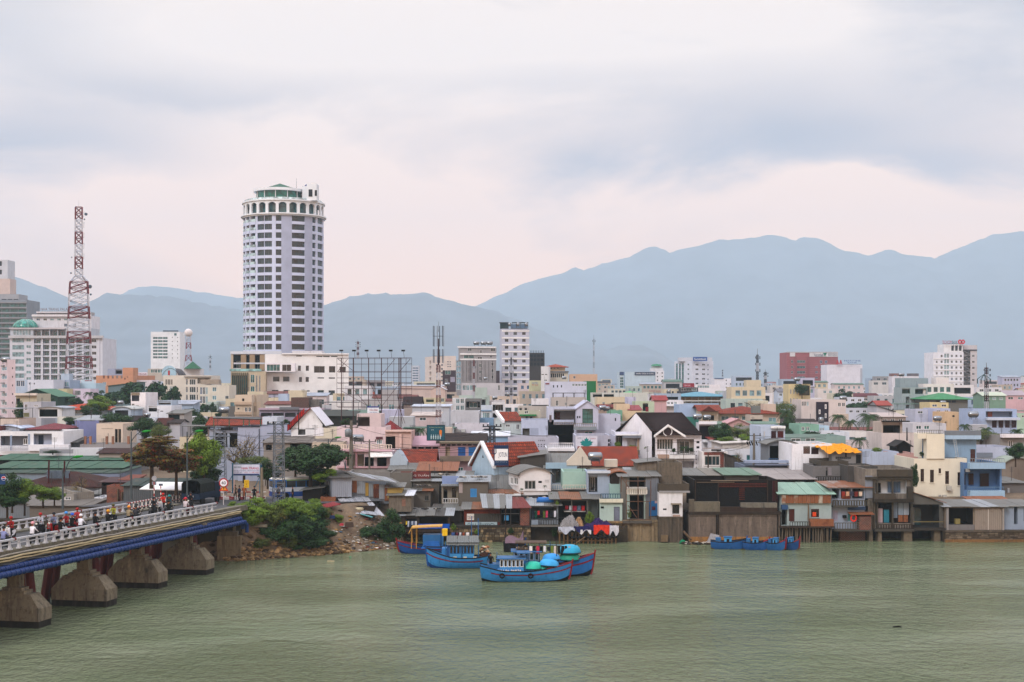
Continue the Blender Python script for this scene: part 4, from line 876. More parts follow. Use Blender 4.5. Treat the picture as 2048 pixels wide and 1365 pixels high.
H('dark_slope_house','sooty sloping side wall right of the brick front',1418,1600,600,199,'6a625a',dp=8,roof='shedR',yr=520,rc=SD,dirt=1).D()
b=H('long_shed','long warehouse with a beige sheet roof turning pale green',1000,1740,742,171,'6e665c',dp=10,F_=672,rc=[SG,Ms('9a9488')],yb=870);b.w(1000,752,1058,775,nx=4,k='v',gx=.2).D()
H('green_shed_roof','pale green patched roof with old nets lying on it',1420,1745,738,169.5,'6e665c',dp=9,F_=676,rc=SGN,yb=870).D()
H('wide_grey_shed','shed with a wide light grey sloping roof',1790,2285,778,172,'4e4842',dp=11,F_=668,rc=[Ms('b0a8a4')],over=.4).w(1860,790,2240,800,nx=4,k='v',gx=.8).D()
H('concrete_shed','bare rough concrete block at the back of the white riverside house',772,998,612,168,'7a7266',mat=Mc('8a8174'),dp=7,yb=820).D()
H('concrete_shed','bare concrete wall beside the rough block',570,772,620,171,'847c70',mat=Mc('948a7e'),dp=7,roof='shedL',yr=612,rc=SG).D()
H('sheet_roof_house','low grey sheet roof above the scaffold house',480,768,742,169,'77706a',dp=6,F_=665,rc=[SG,SL]).D()
b=H('net_store','dark open brick store with an arched rusty roof',298,460,745,168,'5c4e44',mat=PL('5c4e44',1),dp=6,roof='arch',yr=700,rc=RU2);b.D()
b=H('narrow_blue_house','narrow pale blue house with a recessed side and washing',75,290,712,168,'a9bcd2',dp=7,yb=960);b.w(84,722,170,900,k='r',dp=1.5,c='66768a').b('roof_slab',70,690,295,714,.5,c='c8d2de').b('air_conditioner',96,722,124,755,-.6,inn=-1.1,c='a0a4a4').D()
b=H('mint_stained_house','mint green wall with black mould and a balustrade',-170,78,700,172,'a8cfc0',dp=6,yb=860);b.r(-170,824,78,866,.8,c='d8d4c8').D()
b=H('mint_river_house','mint washed river house with a blue railing and grey door',192,412,985,163.8,'b6d0c8',dp=6,yb=1195,dirt=.5);b.b('lintel_band',188,965,418,1000,.35,c='dcd8c0').w(202,1040,234,1062,k='v').w(330,1044,388,1182,k='d',fr='8d93a2').w(330,1004,395,1018,k='v').r(200,915,392,962,.1,c='2c6a80').D()
H('curved_wall_house','mint curved parapet wall behind the blue railing',290,400,822,166.5,'a4ccc6',dp=3,yb=965).D()
b=H('scaffold_house','grey house with a little white balustrade, tall dark door and a rusty pipe scaffold',402,765,752,164.5,'8c8a84',mat=PL('8f8d86',.8),dp=7,yb=1172,F_=700,rc=[SG,RU2],over=.4)
b.w(482,760,636,852,k='o',dp=1.5).w(486,936,622,1160,k='o',dp=1.4,c='20201e').b('metal_cladding',642,758,765,985,.12,mat=Ms('8c929c')).b('door_frame',455,920,484,1165,.1,c='a8c0b8').b('door_frame',622,920,640,1165,.1,c='a8c0b8').r(455,864,645,918,.7,c='ddd9d0',w=.07,n=11).s(452,850,648,864,.8,c='c8c4bc').b('mural_board',672,985,764,1132,.14,mat=Mp('2f7fae')).b('mural_edge',728,985,756,1008,.16,c='c8a0a8').b('mural_flower',700,1040,735,1075,.16,c='7a2a5a').b('wall_foot',636,1008,670,1165,.3,c='8f8678').s(405,1172,690,1194,1.4,c='7a736a').D()
sc_=T_('scaffold','rusty pipe scaffold in front of the white balustrade house','scaffold');rp=Mm('8a6e5c');d_=163.2
def LN(par,d,pts_,w,mat,name):
 for(a,c),(e,f)in pts_:m=MB();m.tube(pc(a,c,d),pc(e,f,d),w,None,5,mat);m.obj(name,par)
LN(sc_,d_,(((402,742),(402,900)),((450,770),(455,1170)),((565,745),(568,1170)),((690,790),(690,1170)),((455,992),(690,992)),((400,745),(480,860)),((470,1030),(555,1150)),((455,793),(640,793)),((455,1078),(560,1078)),((455,1168),(690,1168))),.045,rp,'pipe')
b=H('white_river_house','white river house with a shuttered window above a stained retaining wall',770,1000,905,162.6,'dddce0',dp=6,yb=1142,dirt=.45);b.w(900,1022,968,1112,gl='d',fr='3a3632',nv=4).b('window_hood',885,1008,985,1020,.5,c='a89a84').w(810,1060,846,1077,k='v').b('window_ledge',905,1113,975,1140,.06,c='c8a898').D()
H('concrete_ledge_storey','blackened concrete terrace parapet over the white river house',768,1065,820,163,'5e574e',mat=Mc('6e665a'),dp=6,yb=906).b('ledge',768,888,1068,905,.5,c='a8a6a6').D()
# the netted dark workshop
b=H('netted_workshop','big dark workshop screened by black netting over stained concrete',1110,1930,780,164,'3c332b',mat=Mw('3a302a'),dp=7,yb=1050,roof='flat')
ntm=Mk('23262a')
for x0,x1,y0,y1 in((1122,1340,800,990),(1352,1562,800,1046),(1578,1812,800,1004)):b.b('net_screen',x0,y0,x1,y1,.25,mat=ntm,inn=.2)
for y in(812,826,842,856,872,886,905,925,945,965):b.b('slat',1345 if y<845 else 1548,y,1815 if y<845 else 1602,y+7,.33,mat=Mw('7a4436'),inn=.28)
for x in(1118,1340,1820,1900):b.b('post',x,785,x+9,1000,.4,mat=Mw('5a4a40'),inn=.3)
b.b('side_netting',1872,790,1925,990,.3,mat=Mm('5a3038'),inn=.25).b('bamboo_pole',1270,783,1636,789,.6,inn=.5,c='a89478').b('bamboo_pole',1135,800,1500,806,.5,inn=.4,c='8a7458').D()
crop(1540,840)
b=H('green_roof_shack','stilt shack with a pale green tin roof and rust-stained upper panels',108,598,728,163,'bcc8c8',mat=PL('a8bcbc',.6),dp=6,F_=617,rc=[Ms('9ec0ae'),Ms('8fb4a2')],yb=1036,over=.5)
for i in range(12):b.b('rusty_panel',110+i*40,732,148+i*40,812,.3,mat=RU2 if i%3 else M('rust','c0b8ac'),inn=.22)
b.w(400,870,478,950,gl='d',fr='6a2a22').w(185,870,240,990,k='d',fr='6a3a30').w(112,838,166,1030,k='o',dp=1).b('tin_box',375,965,608,1034,.8,mat=RU2).b('orange_cloth',414,900,448,942,.1,mat=Mk('e0662a'),inn=.04).b('blue_barrel_rack',106,828,166,872,.6,c='2a6aa0').r(180,985,375,1030,.9,c='5a544c').b('deck',85,1032,608,1046,1.2,mat=Mw('5a4c40')).D()
stilts(95,600,1046,162.2,20,Mw('8a8072'),la='row of grey timber piles under the pale green roofed shack',sd=8)
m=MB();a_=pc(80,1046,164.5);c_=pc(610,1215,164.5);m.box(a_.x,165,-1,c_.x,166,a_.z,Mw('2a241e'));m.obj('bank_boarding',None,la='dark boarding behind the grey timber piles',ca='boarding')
b=H('open_loft_house','blue-white river house with an open loft and rusty patchwork roof',598,955,662,164,'a9b8cc',mat=PL('a4b4ca',.55),dp=6,F_=604,rc=[RU2,RU2,M('rust','a8a09a')],yb=1064,over=.5)
b.w(604,672,678,770,k='o').w(690,672,790,770,k='o').w(802,672,916,770,k='o').b('hanging_cloth',698,726,780,770,.08,mat=Mk('a86a50')).r(596,778,958,834,.9,c='6a665e',w=.09,n=14).s(596,834,840,846,1.0,c='6a665e').b('blue_canopy',758,848,926,878,.3,c='3a6a9a').w(612,885,660,985,k='s',fr='b4b0c0').w(758,915,798,985,k='s',fr='6aa0a0').b('cage',706,928,738,955,.5,c='24282c').b('brick_shed',846,935,960,1062,1.2,mat=M('brick','8a4a34')).r(612,995,842,1060,1.0,c='7a7468').b('deck',600,1062,962,1078,1.3,c='6a645a').D()
t=T_('lifebuoy','orange lifebuoy hung by the brick shed on the blue-white river house','lifebuoy',pc(815,958,162.9));m=MB();n=14
for i in range(n):a0,a1=i*2*pi/n,(i+1)*2*pi/n;m.tube((.3*cos(a0),0,.38*sin(a0)),(.3*cos(a1),0,.38*sin(a1)),.09,None,6,Mf('e04a2a'))
m.obj('ring',t)
H('tin_shed_roof','small rusty lean-to above the brick shed',805,985,928,163,'6a4a3c',mat=Mw('5a4438'),dp=1.6,F_=888,rc=RU2,yb=940).D()
m=MB();a_=pc(680,1082,164.3);c_=pc(928,1190,164.3);m.box(a_.x,164.3,-.6,c_.x,165,a_.z,M('brick','7a4634'));m.obj('brick_infill',None,la='brick wall panel under the deck beside the piles',ca='wall')
b=H('concrete_townhouse','decayed grey concrete townhouse with shuttered windows on two open storeys',925,1385,478,164,'77726a',mat=Mc('98928a'),dp=8,yb=1082)
b.w(1012,590,1335,718,k='o',dp=1.0,c='c8ccd0').w(1030,806,1370,1008,k='o',dp=1.1,c='4e4a46')
b.b('fascia',1042,484,1382,552,.5,mat=Mc('6a6256')).b('ledge',925,556,1385,582,.35,mat=Mc('5c554b')).b('balcony_wall',1005,718,1215,770,.6,mat=Mc('6a6258')).b('balcony_end',1330,650,1385,770,.5,mat=Mc('5a544a')).b('ledge',1000,770,1385,802,.7,mat=Mc('4e483f'))
b.b('door_leaf',1052,622,1100,716,-.9,inn=-.98,c='1c1a1c')
for x in(1168,1200,1232,1264):b.b('window_shutter',x,608,x+28,714,-.85,inn=-.95,mat=Mp('6e8298'))
for x,c_,y0,y1 in((1055,'b8a8ac',868,1005),(1118,'3f96a8',880,1005),(1200,'8e9aa8',812,960),(1258,'9aa6b2',812,930),(1312,'a8b0ba',812,930)):b.b('shutter_board',x,y0,x+50,y1,-.3,inn=-.4,mat=Mp(c_))
b.b('rust_board',1258,932,1302,1000,-.3,inn=-.4,mat=RU2).b('rust_board',1310,932,1352,1000,-.3,inn=-.4,mat=RU2).r(1045,1012,1372,1058,.6,c='5a5048',w=.07).s(1005,1060,1388,1082,.9,c='6a6358')
for x in(1003,1035,1185,1372):b.b('column',x,582,x+14,1060,.25,mat=Mc('6a645a'))
b.b('pale_stained_wall',928,545,998,765,.1,c='8e98a8').D()
b=H('rust_porch_house','riverside porch house under a deep rust-red sloping roof',1388,1690,812,164,'7a7872',dp=6,roof='shedR',yr=700,rc=RU2,yb=1068,over=.3);b.w(1392,826,1650,1050,k='o',dp=2.6,c='565a5c').b('glass_door',1410,880,1445,1045,-2.4,inn=-2.5,mat=Mg('2a4a54')).b('glass_door',1465,880,1530,1045,-2.4,inn=-2.5,mat=Mg('2a4a54')).b('door_frame',1446,870,1464,1045,-2.35,inn=-2.5,c='a8aca8').b('bamboo_rail',1385,988,1685,994,.5,inn=.42,c='a09048').s(1385,1050,1690,1072,1.0,c='5a5248').D()
def pier_row(xs,y0,d,mat,la):
 t=T_('pier_row',la,'piers',(0,0,0))
 for x0,x1 in xs:m=MB();a=xat(PX(x0),d);c=xat(PX(x1),d);m.hexa([(a-.1,d,-1.5),(c+.1,d,-1.5),(c+.1,d+1.2,-1.5),(a-.1,d+1.2,-1.5),(a,d,zat(PY(y0),d)),(c,d,zat(PY(y0),d)),(c,d+1.2,zat(PY(y0),d)),(a,d+1.2,zat(PY(y0),d))],mat);m.obj('pier',t)
pier_row(((970,1000),(1055,1088),(1308,1384),(1605,1660)),1080,163.4,Mc('8a8070'),'squat concrete piers under the decayed townhouse and rust porch')
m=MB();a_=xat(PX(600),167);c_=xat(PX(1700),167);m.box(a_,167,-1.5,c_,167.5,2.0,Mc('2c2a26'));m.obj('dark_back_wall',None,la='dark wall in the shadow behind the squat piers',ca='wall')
b=H('ruined_white_house','peeling white house with brick-filled window openings',212,605,235,181,'e2e4ea',dp=9,dirt=.7,yb=560);b.b('brick_infill',328,262,388,330,-.1,inn=-.15,mat=M('brick','6a2c24')).w(325,258,390,332,k='o',dp=.25,c='5a2a22').w(402,262,474,336,k='o',dp=.25,c='5a2a22').w(400,484,420,525,k='v').b('grille',516,370,570,398,.06,c='7a7c80').D()
b=H('yellow_tarp_house','small weathered house with a bright yellow tarpaulin roof',605,900,300,179,'9c9a9a',dp=7,dirt=.8,yb=470);b.w(838,330,888,430,k='d',fr='1c1c1e').w(640,360,790,385,nx=8,k='v',gx=.3).b('post',733,290,746,365,.1,c='3a3430').D()
W_=b.wr;rd_=random.Random(4);m=MB();nx,ny=12,7;gv=[]
for j in range(ny+1):
 for i in range(nx+1):gv.append((-.9+(W_+.6)*i/nx+rd_.U(-.1,.1)-j*.16,-.6+3.6*j/ny,b.h-.1+j*.12+rd_.U(-.10,.12)-(.25 if j==0 and i%3 else 0)))
m.add(gv,[(j*(nx+1)+i,j*(nx+1)+i+1,(j+1)*(nx+1)+i+1,(j+1)*(nx+1)+i)for j in range(ny)for i in range(nx)],Mk('e0a80a'));m.obj('tarpaulin',b.root)
H('low_concrete_terrace','blackened concrete terrace wall below the yellow tarpaulin house',498,765,402,174,'5c564e',mat=Mc('6a645a'),dp=7,yb=450).D()
b=H('weathered_storey','weathered storey with grey louvre and balustrade behind the rusty patchwork roof',420,760,450,173,'8c8a8a',dirt=1,dp=6,yb=610);b.w(568,466,600,540,k='s',fr='a8a4a8').w(545,466,562,548,k='v').r(440,548,745,596,.6,c='55504c',w=.06).D()
H('concrete_parapet_house','long soot-black concrete wall behind the decayed townhouse',760,1050,452,169,'57524c',mat=Mc('6c6a68'),dp=6,yb=620).D()
b=H('pinkish_house','pinkish white house with an open roof loggia and rust streaks',1090,1445,130,206,'dccfca',dp=9,yb=340);b.w(1162,234,1208,288,gl='g').D()
b=H('roof_loggia','open frame roof loggia with two beige pillars',1088,1290,20,207,'cdbcae',dp=5,yb=132);b.w(1102,30,1268,128,k='o',dp=3.5,c='4c5044').b('roof_plate',1085,8,1345,20,1.0,c='2c3236').D()
b=H('black_shed','small black gabled shed on the roof in front of the pinkish house',1238,1368,250,200,'2a2422',dp=4,roof='gableY',yr=210,rc=Ms('2c2a2c'),yb=318,mat=Mw('2a2220'));b.D()
H('pale_blue_wall_house','low pale blue-white wall house',925,1255,312,194,'b8c6de',dp=8).D()
H('salmon_house','low salmon pink house between the pale blue wall and the cream tower house',1255,1445,330,193,'dba89c',dp=8).b('pillar',1283,410,1300,470,.2,c='b07a70').w(1302,415,1400,470,k='o').D()
b=H('blue_top_house','sky-blue roof storey with an iron ladder against its wall',1690,2012,185,189,'8fb8d8',dp=7,yb=415);b.b('roof_slab',1695,150,2038,188,.9,c='a9c8e0').b('parapet',1700,105,2038,150,.9,c='8c96a0').w(1955,288,2002,410,k='d',fr='6e3c28').r(1690,362,1900,402,.9,c='a0a8ac',w=.02).D()
lt=T_('ladder','thin pale ladder leaning on the sky-blue roof storey','ladder');LN(lt,187.4,(((1790,190),(1815,360)),((1812,190),(1838,360))),.03,Mm('c4ccd0'),'rail');LN(lt,187.4,[((1791+i*2.8,200+i*19),(1813+i*2.8,200+i*19))for i in range(9)],.022,Mm('c4ccd0'),'rung')
b=H('cream_tower_house','tall cream house stepping down to the right with slim dark windows',1405,1920,378,184.5,'e4dcc4',dp=10,yb=820,dirt=.2)
for x0,y0,x1,y1 in((1468,480,1502,604),(1561,488,1598,612),(1644,474,1668,522),(1709,500,1745,627),(1829,512,1864,640)):b.w(x0,y0,x1,y1,gl='d',nv=2,nh=3,fr='6a4a3a')
b.w(1644,734,1668,785,gl='d').w(1705,775,1745,800,k='v').w(1790,782,1828,802,k='v').b('air_conditioner',1718,645,1760,686,.55,c='c8c4b8').b('air_conditioner',1680,732,1715,762,.5,c='c8c4b8').D()
b=H('cream_stair_tower','upper cream stair tower of the stepped house',1530,1702,140,184.3,'e6dec6',dp=6,yb=380,dirt=.2);b.b('arm',1445,135,1530,185,-.2,inn=-1.5).r(1450,100,1700,138,-.5,c='9a9a96',w=.03).D()
crop(1740,840,308,1502)
b=H('blue_balcony_house','bright blue two-storey house with brown shutters behind wide balconies',915,1285,418,183,'5f98cc',dp=8,yb=820)
b.w(920,480,1265,685,k='o',dp=1.4,c='4f8ec8').s(948,415,1290,474,1.2,c='9cc4e0').s(948,685,1285,745,1.2,c='9cc4e0')
for x0,x1 in((922,960),(992,1040),(1105,1190)):b.b('brown_shutter',x0,530,x1,640 if x0<1100 else 655,-1.2,inn=-1.35,mat=Mp('4c2c28'))
b.r(925,648,1275,690,1.1,c='7a98b0',w=.02).b('air_conditioner',930,476,968,508,.3,c='a8acac').r(950,372,1280,414,1.1,c='9aa0a4',w=.02).D()
b=H('boathouse','low riverside boathouse with a roller shutter on a stone base',735,1302,850,163.5,'857c72',mat=Mc('a09486'),dp=6,F_=806,rc=[SL,SG],yb=1082,over=.5)
b.w(765,860,1005,1025,k='o',dp=2.2,c='3c3834').b('roller_shutter',1020,870,1285,1072,.1,mat=Ms('a89c90')).b('post',740,855,760,1080,.3,c='a8a4a4').b('post',1286,862,1302,1080,.25,c='b0a8a0').b('shutter_mullion',1145,870,1156,1072,.16,c='c4b8ac').b('half_wall',765,1022,1015,1078,.12,c='908c8c').b('yellow_crate',842,970,888,1020,-.3,inn=-.9,c='a89a4a').D()
b=H('blue_white_shed','blue-white shed with a rusty sheet roof at the right edge',1304,1640,848,164,'98aac0',dp=6,F_=812,rc=[SG],yb=1082);b.w(1405,850,1440,1020,k='o').w(1500,860,1600,1000,k='o').D()
H('rust_roof_shed','rust-red corrugated roof between the blue house and the boathouse',1080,1440,836,171,'5c5048',dp=6,F_=752,rc=[RU2,RU2]).D()
H('grey_gable_house','grey stained gabled house at the right edge',1290,1520,620,188,'8a8684',dp=8,F_=578,rc=SG).w(1340,665,1365,735,gl='b').D()
H('beige_gable_house','beige stained gable with curved roof at the right edge',1285,1600,470,200,'a89a8a',dp=8,roof='arch',yr=370,rc=Ms('b0bcac')).w(1290,400,1400,450,k='o',dp=1).D()
H('low_grey_house','low house with long beige side wall behind palms',1088,1400,200,235,'a69c90',dp=8,roof='shedL',yr=180,rc=M('roofslab','c8d0dc')).D()
b=H('white_top_house','white flat-roofed house with dark windows at the right edge',1270,1620,150,225,'a8a4a0',dp=8);b.b('roof_slab',1268,140,1502,172,1.0,c='e6e2e6').w(1348,205,1390,262,gl='d').D()
H('blue_white_house','pale blue and white low walls right of the sky-blue storey',1035,1400,265,205,'b8c0d8',dp=8).b('garage_door',1040,320,1195,368,.1,c='8c98a8').D()
# river walls
def sw(x0,x1,ytop,d,name,la,mat,dp=5,ribs=0):
 a,c,z=xat(PX(x0),d),xat(PX(x1),d),zat(PY(ytop),d);t=T_(name,la,'river wall',(a,d,0));w=c-a
 m=MB();m.box(0,0,-1.5,w,dp,z,mat);m.obj('wall_body',t);m=MB();m.box(-.03,-.1,z-.16,w+.03,dp,z+.03,mat);m.obj('coping',t)
 for i in range(ribs):m=MB();x=w*(i+.5)/ribs;m.box(x-.13,-.13,-1.4,x+.13,0.02,z-.17,mat);m.obj('buttress',t)
 return t,w,z
def stonework(t,w,z,mats,sd=1,sw=.42,sh=.3,z0=-.4):
 rd_=random.Random(sd);m=MB();zz=z0;r=0
 while zz<z-.3:
  x=rd_.U(-.2,0);h=sh*rd_.U(.8,1.15)
  while x<w-.1:
   q=sw*rd_.U(.6,1.5);e=rd_.U(.03,.11);x1=min(w,x+q-.04);x0=max(0,x);y1=min(zz+h-.04,z-.17)
   if x1-x0>.08:m.hexa([(x0,-e*.5,zz),(x1,-e*.5,zz),(x1,.05,zz),(x0,.05,zz),(x0+.03,-e,y1),(x1-.03,-e,y1),(x1,.05,y1),(x0,.05,y1)],mats[rd_.randrange(len(mats))])
   x+=q
  zz+=h
 o=m.obj('stone',t);o['kind']='stuff'
STN=[M('stone',c)for c in('9a8a70','7d6f5a','b3a184','6a5e50','8a8272')]
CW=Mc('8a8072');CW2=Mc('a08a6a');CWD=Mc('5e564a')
crop(780,820)
t,w,z=sw(582,1372,1135,162.8,'stone_river_wall','rough stone river wall with small plants under the rust-brown shack',Mc('4e463a'));stonework(t,w,z,STN,3)
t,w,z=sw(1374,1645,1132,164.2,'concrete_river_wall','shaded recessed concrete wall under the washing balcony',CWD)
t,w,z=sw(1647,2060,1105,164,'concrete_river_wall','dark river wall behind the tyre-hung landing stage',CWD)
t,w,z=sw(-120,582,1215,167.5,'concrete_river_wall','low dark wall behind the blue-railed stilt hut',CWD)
crop(1160,800)
t,w,z=sw(192,412,1190,163,'concrete_river_wall','brownish river wall with stairs beside the mint washed house',CW2)
stonework(t,w,z,[M('stone','8a7c68'),M('stone','6e6454')],9,.5,.34)
m=MB()
for i in range(9):x=.9+i*.25;m.box(x,-.55,-.3,x+.27,-.02,.2+i*.21,CWD)
m.obj('stair',t)
t,w,z=sw(412,770,1178,163.6,'concrete_river_wall','pale stained concrete river wall under the scaffold house',Mc('a3947c'),ribs=3)
t,w,z=sw(768,1000,1142,162.4,'concrete_river_wall','black-streaked retaining wall below the white river house',Mc('7c7266'),ribs=3)
rb(790,1320,858,1385,161.9,1,'8f7f68','concrete_block','small concrete footing block at the foot of the streaked wall','block',Mc('8f7f68'))
t,w,z=sw(1062,1952,1118,162.6,'concrete_river_wall','wide streaked concrete river wall with ochre tide line below the netted workshop',Mc('8a7f76'),ribs=0)
m=MB();m.box(-.02,-.16,-.6,w+.02,-.0,.62,Mc('b08a58'));m.obj('tide_band',t);m=MB();m.box(-.05,-.22,z,w+.1,2,z+.32,Mc('54493e'));m.obj('ledge',t)
for x0,x1,y0,y1,c in((1065,1115,972,1110,'80786c'),(1115,1364,996,1112,'8c8678'),(1364,1594,1046,1112,'54443a'),(1594,1925,1052,1112,'5a4a3e'),(1570,1922,1006,1054,'8e8a80')):
 a=pc(x0,y0,162.5);c_=pc(x1,y1,162.5);m=MB();m.box(a.x-t.location.x,-.12,c_.z,c_.x-t.location.x,.6,a.z,Mc(c));m.obj('parapet_block',t)
for x in(1330,1345,1925):m=MB();u=xat(PX(x),162.6)-t.location.x;m.tube((u,-.22,-.6),(u,-.22,3.2),.07,None,6,Mm('3a3632'));m.obj('drain_pipe',t)
crop(1540,840)
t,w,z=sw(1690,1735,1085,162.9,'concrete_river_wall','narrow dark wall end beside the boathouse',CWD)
crop(1740,840,308,1502)
t,w,z=sw(737,1305,1082,162.8,'stone_river_wall','weathered stone base of the roller-shuttered boathouse',Mc('7a7064'));stonework(t,w,z,[M('stone',c)for c in('8f8474','776c5e','9a8f80')],5,.6,.22,.2)
m=MB();m.box(-.1,-.3,-1,w,.1,.3,Mc('9a7c54'));m.obj('footing',t)
t,w,z=sw(1307,1700,1082,163,'stone_river_wall','stone base wall at the right edge of the riverfront',Mc('6c6458'));stonework(t,w,z,[M('stone',c)for c in('857a6c','6e6458','91867a')],6,.6,.22,.2)
m=MB();m.box(-.1,-.3,-1,w,.1,.28,Mc('94774f'));m.obj('footing',t)
# left side of town
crop(0,740)
b=H('green_roof_hall','long market hall with two stepped dark green metal roofs',-80,1168,1010,205,'8fa4b8',dp=12,cat='market hall',F_=972,rc=Ms('3f6a55'));b.D()
for yt,yr,dd,lab in((962,896,211,'middle dark green roof slope of the long market hall'),(882,822,222,'upper dark green roof slope of the long market hall')):
 b=H('green_hall_roof',lab,-80,1195 if yt>900 else 1235,yt,dd,'1d2a2e',dp=9,cat='market hall',F_=yr,rc=Ms('4a8468'),yb=yt+60);b.D()
H('grey_hall_wall','blue-grey wall end of the market hall',780,1168,1018,203.5,'8a98b4',dp=3).D()
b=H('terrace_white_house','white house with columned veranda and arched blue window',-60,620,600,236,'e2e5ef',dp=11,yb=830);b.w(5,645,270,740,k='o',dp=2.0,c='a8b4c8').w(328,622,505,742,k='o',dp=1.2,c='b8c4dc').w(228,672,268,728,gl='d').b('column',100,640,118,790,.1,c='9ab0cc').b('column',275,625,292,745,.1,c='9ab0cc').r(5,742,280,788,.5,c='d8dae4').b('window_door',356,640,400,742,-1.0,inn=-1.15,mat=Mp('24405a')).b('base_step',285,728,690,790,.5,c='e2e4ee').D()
H('white_wall_row','low white boundary building in front of the columned veranda',385,962,768,228,'d0d4dc',dp=4).b('stain_panel',388,775,715,815,.03,c='a8aab4').D()
b=H('red_pyramid_house','small house under a faded pink-red pyramid roof',265,568,580,246,'c8ccd8',dp=13,roof='pyr',yr=518,rc=M('tile','a85a64',.2));b.D()
H('curved_white_roof','pale curved awning roof at the left edge',-80,190,575,244,'b8c4d8',dp=7,roof='arch',yr=545,rc=M('roofslab','c8d4e8')).D()
b=H('lavender_house','lavender-blue flat house with two tall dark windows',652,965,500,252,'8c96cc',xc=778,th=22,dp=10);b.W('L',662,580,684,632,gl='d').W('L',740,555,766,635,gl='d').D()
b=H('cream_box_house','cream box house with unfinished columns',940,1198,525,246,'e0cdb8',dp=9);b.w(1122,578,1180,716,k='o',dp=1.2,c='6a6058').b('column',1145,580,1162,716,.1,c='b09c84').b('letter_band',990,568,1100,576,.05,c='c8b8a4').D()
b=H('unfinished_terrace','grey unfinished terrace slab with red-brown column stubs',780,1330,728,232,'a8a4a4',dp=8)
for x in(820,870,1030,1090,1242):b.b('column_stub',x-10,650,x+10,728,-.5,inn=-.9,mat=Mc('b08a74'))
b.D()
H('red_tile_sheds','sooty house with brown tiles and white eaves right of the white wall',965,1245,815,225,'b8aca4',dp=8,G_=770,rc=M('tile','6a3a2c',.7)).D()
H('teal_roof_shed','little teal-edged grey shed behind the white house',620,740,715,240,'6a6e72',dp=6,F_=665,rc=SD).D()
b=H('cream_terrace_flats','cream flats with a green barrel awning and big blank side wall',268,640,458,270,'d8d8cc',xc=560,th=-6,dp=11);b.D()
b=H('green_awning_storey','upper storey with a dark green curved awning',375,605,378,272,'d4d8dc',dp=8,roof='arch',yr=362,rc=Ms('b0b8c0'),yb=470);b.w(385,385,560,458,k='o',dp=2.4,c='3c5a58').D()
b=H('arched_window_house','pale grey house with a tall arched window',228,402,315,285,'c0c2cc',dp=9);b.w(240,335,268,395,gl='d').w(330,345,372,360,gl='d').w(230,420,285,460,k='s',fr='9a9a7a').D()
b=H('pink_apartment_block','pinkish apartment block with a column of air conditioners at the left edge',-110,150,-100,330,'dac8d0',xc=75,th=25,dp=10,cat='apartment block')
for i in range(7):b.W('L',15,55+i*84-84,66,92+i*84-84,gl='l',nv=2);b.B('air_conditioner','L',25,40+i*84-84,48,52+i*84-84,.5,c='a8a8ac');b.w(118,60+i*84-84,128,78+i*84-84,k='v')
b.D()
b=H('cream_flats','cream flats with a flat projecting roof at the left',155,360,235,300,'cdc6ac',dp=9);b.b('roof_edge',150,228,365,250,.8,c='e0d4c8').w(155,280,195,340,k='o',dp=.8).w(165,345,230,372,k='o',dp=.8).D()
H('green_gable_shed','large shed with a dark green sloping side roof',155,560,262,345,'3d7a68',dp=14,roof='gableY',yr=190,rc=Ms('5a9a7a'),mat=PL('3f7a68')).D()
H('white_long_wall','big blank white wall block with two vents',268,522,98,400,'d4dae8',dp=12).w(282,128,340,142,nx=2,k='v',gx=3).D()
H('pale_blue_low','pale blue low block with triple window',155,270,96,402,'b8cde4',dp=10).w(158,105,240,162,nx=2,gl='b',gx=.1).D()
b=H('blue_glazed_house','house with wide dark ribbon window and blue trim',522,680,100,410,'a8c0dc',dp=10);b.w(535,118,672,165,nx=3,gl='g',gx=.05).w(528,190,570,260,k='o',dp=1).b('slab',522,170,680,182,.8,c='8898b4').D()
H('yellow_low_house','small pale yellow house below the ribbon window',570,655,185,380,'d8cf9c',dp=8,yb=255).D()
b=H('pale_blue_step_house','pale sky-blue house with red lettered parapet',680,935,130,420,'b8d8e8',dp=10);b.b('parapet',790,96,915,140,-.1,inn=-.4,c='c4dcea').b('red_letters',826,102,868,110,-.05,inn=-.1,c='c04a5a').b('red_letters',872,102,895,110,-.05,inn=-.1,c='c04a5a').D()
H('pink_window_house','pale pink house with a barred window',695,880,185,385,'dccce0',dp=8).w(732,202,786,248,gl='g',nv=4).D()
H('sky_panel','pale blue rooftop water room by the mast foot',595,676,38,560,'b4cce4',dp=5).D()
b=H('apricot_house','apricot orange house with a row of small windows',935,1298,55,440,'e0a070',xc=1120,th=-16,dp=13)
b.D()
b=H('apricot_house','front of the apricot orange house with small square windows',937,1298,56,436,'e2a474',dp=4);b.w(1003,55,1196,86,nx=5,fr='c88a5a',gx=1.3).w(1213,78,1223,96,k='v').w(1238,60,1250,76,k='v').w(1002,120,1036,155,gl='l').D()
H('apricot_tower','raised end of the apricot orange house',1196,1298,-30+10,441,'e2a474',dp=6,yb=60).D()
H('apricot_penthouse','blue-grey roof storey of the apricot orange house',1050,1196,-10,442,'a8b4d0',dp=6,yb=60).w(1125,-5,1190,40,k='o').D()
b=H('green_lean_house','grey house with a green lean-to roof below the apricot one',1055,1345,160,400,'7a9aa0',dp=8,roof='shedL',yr=122,rc=Ms('4a8a6a'));b.D()
H('white_corner_house','white low house with an antenna right of the apricot one',1300,1485,100,440,'e0d6dc',dp=8).D()
b=H('orange_school','long low building under a bright orange tiled roof',475,1030,385,330,'a8bcd0',dp=14,roof='hip',yr=328,rc=M('tile','d8622e',.1),over=1.5);b.w(690,400,800,428,nx=5,gl='b',gx=.2).D()
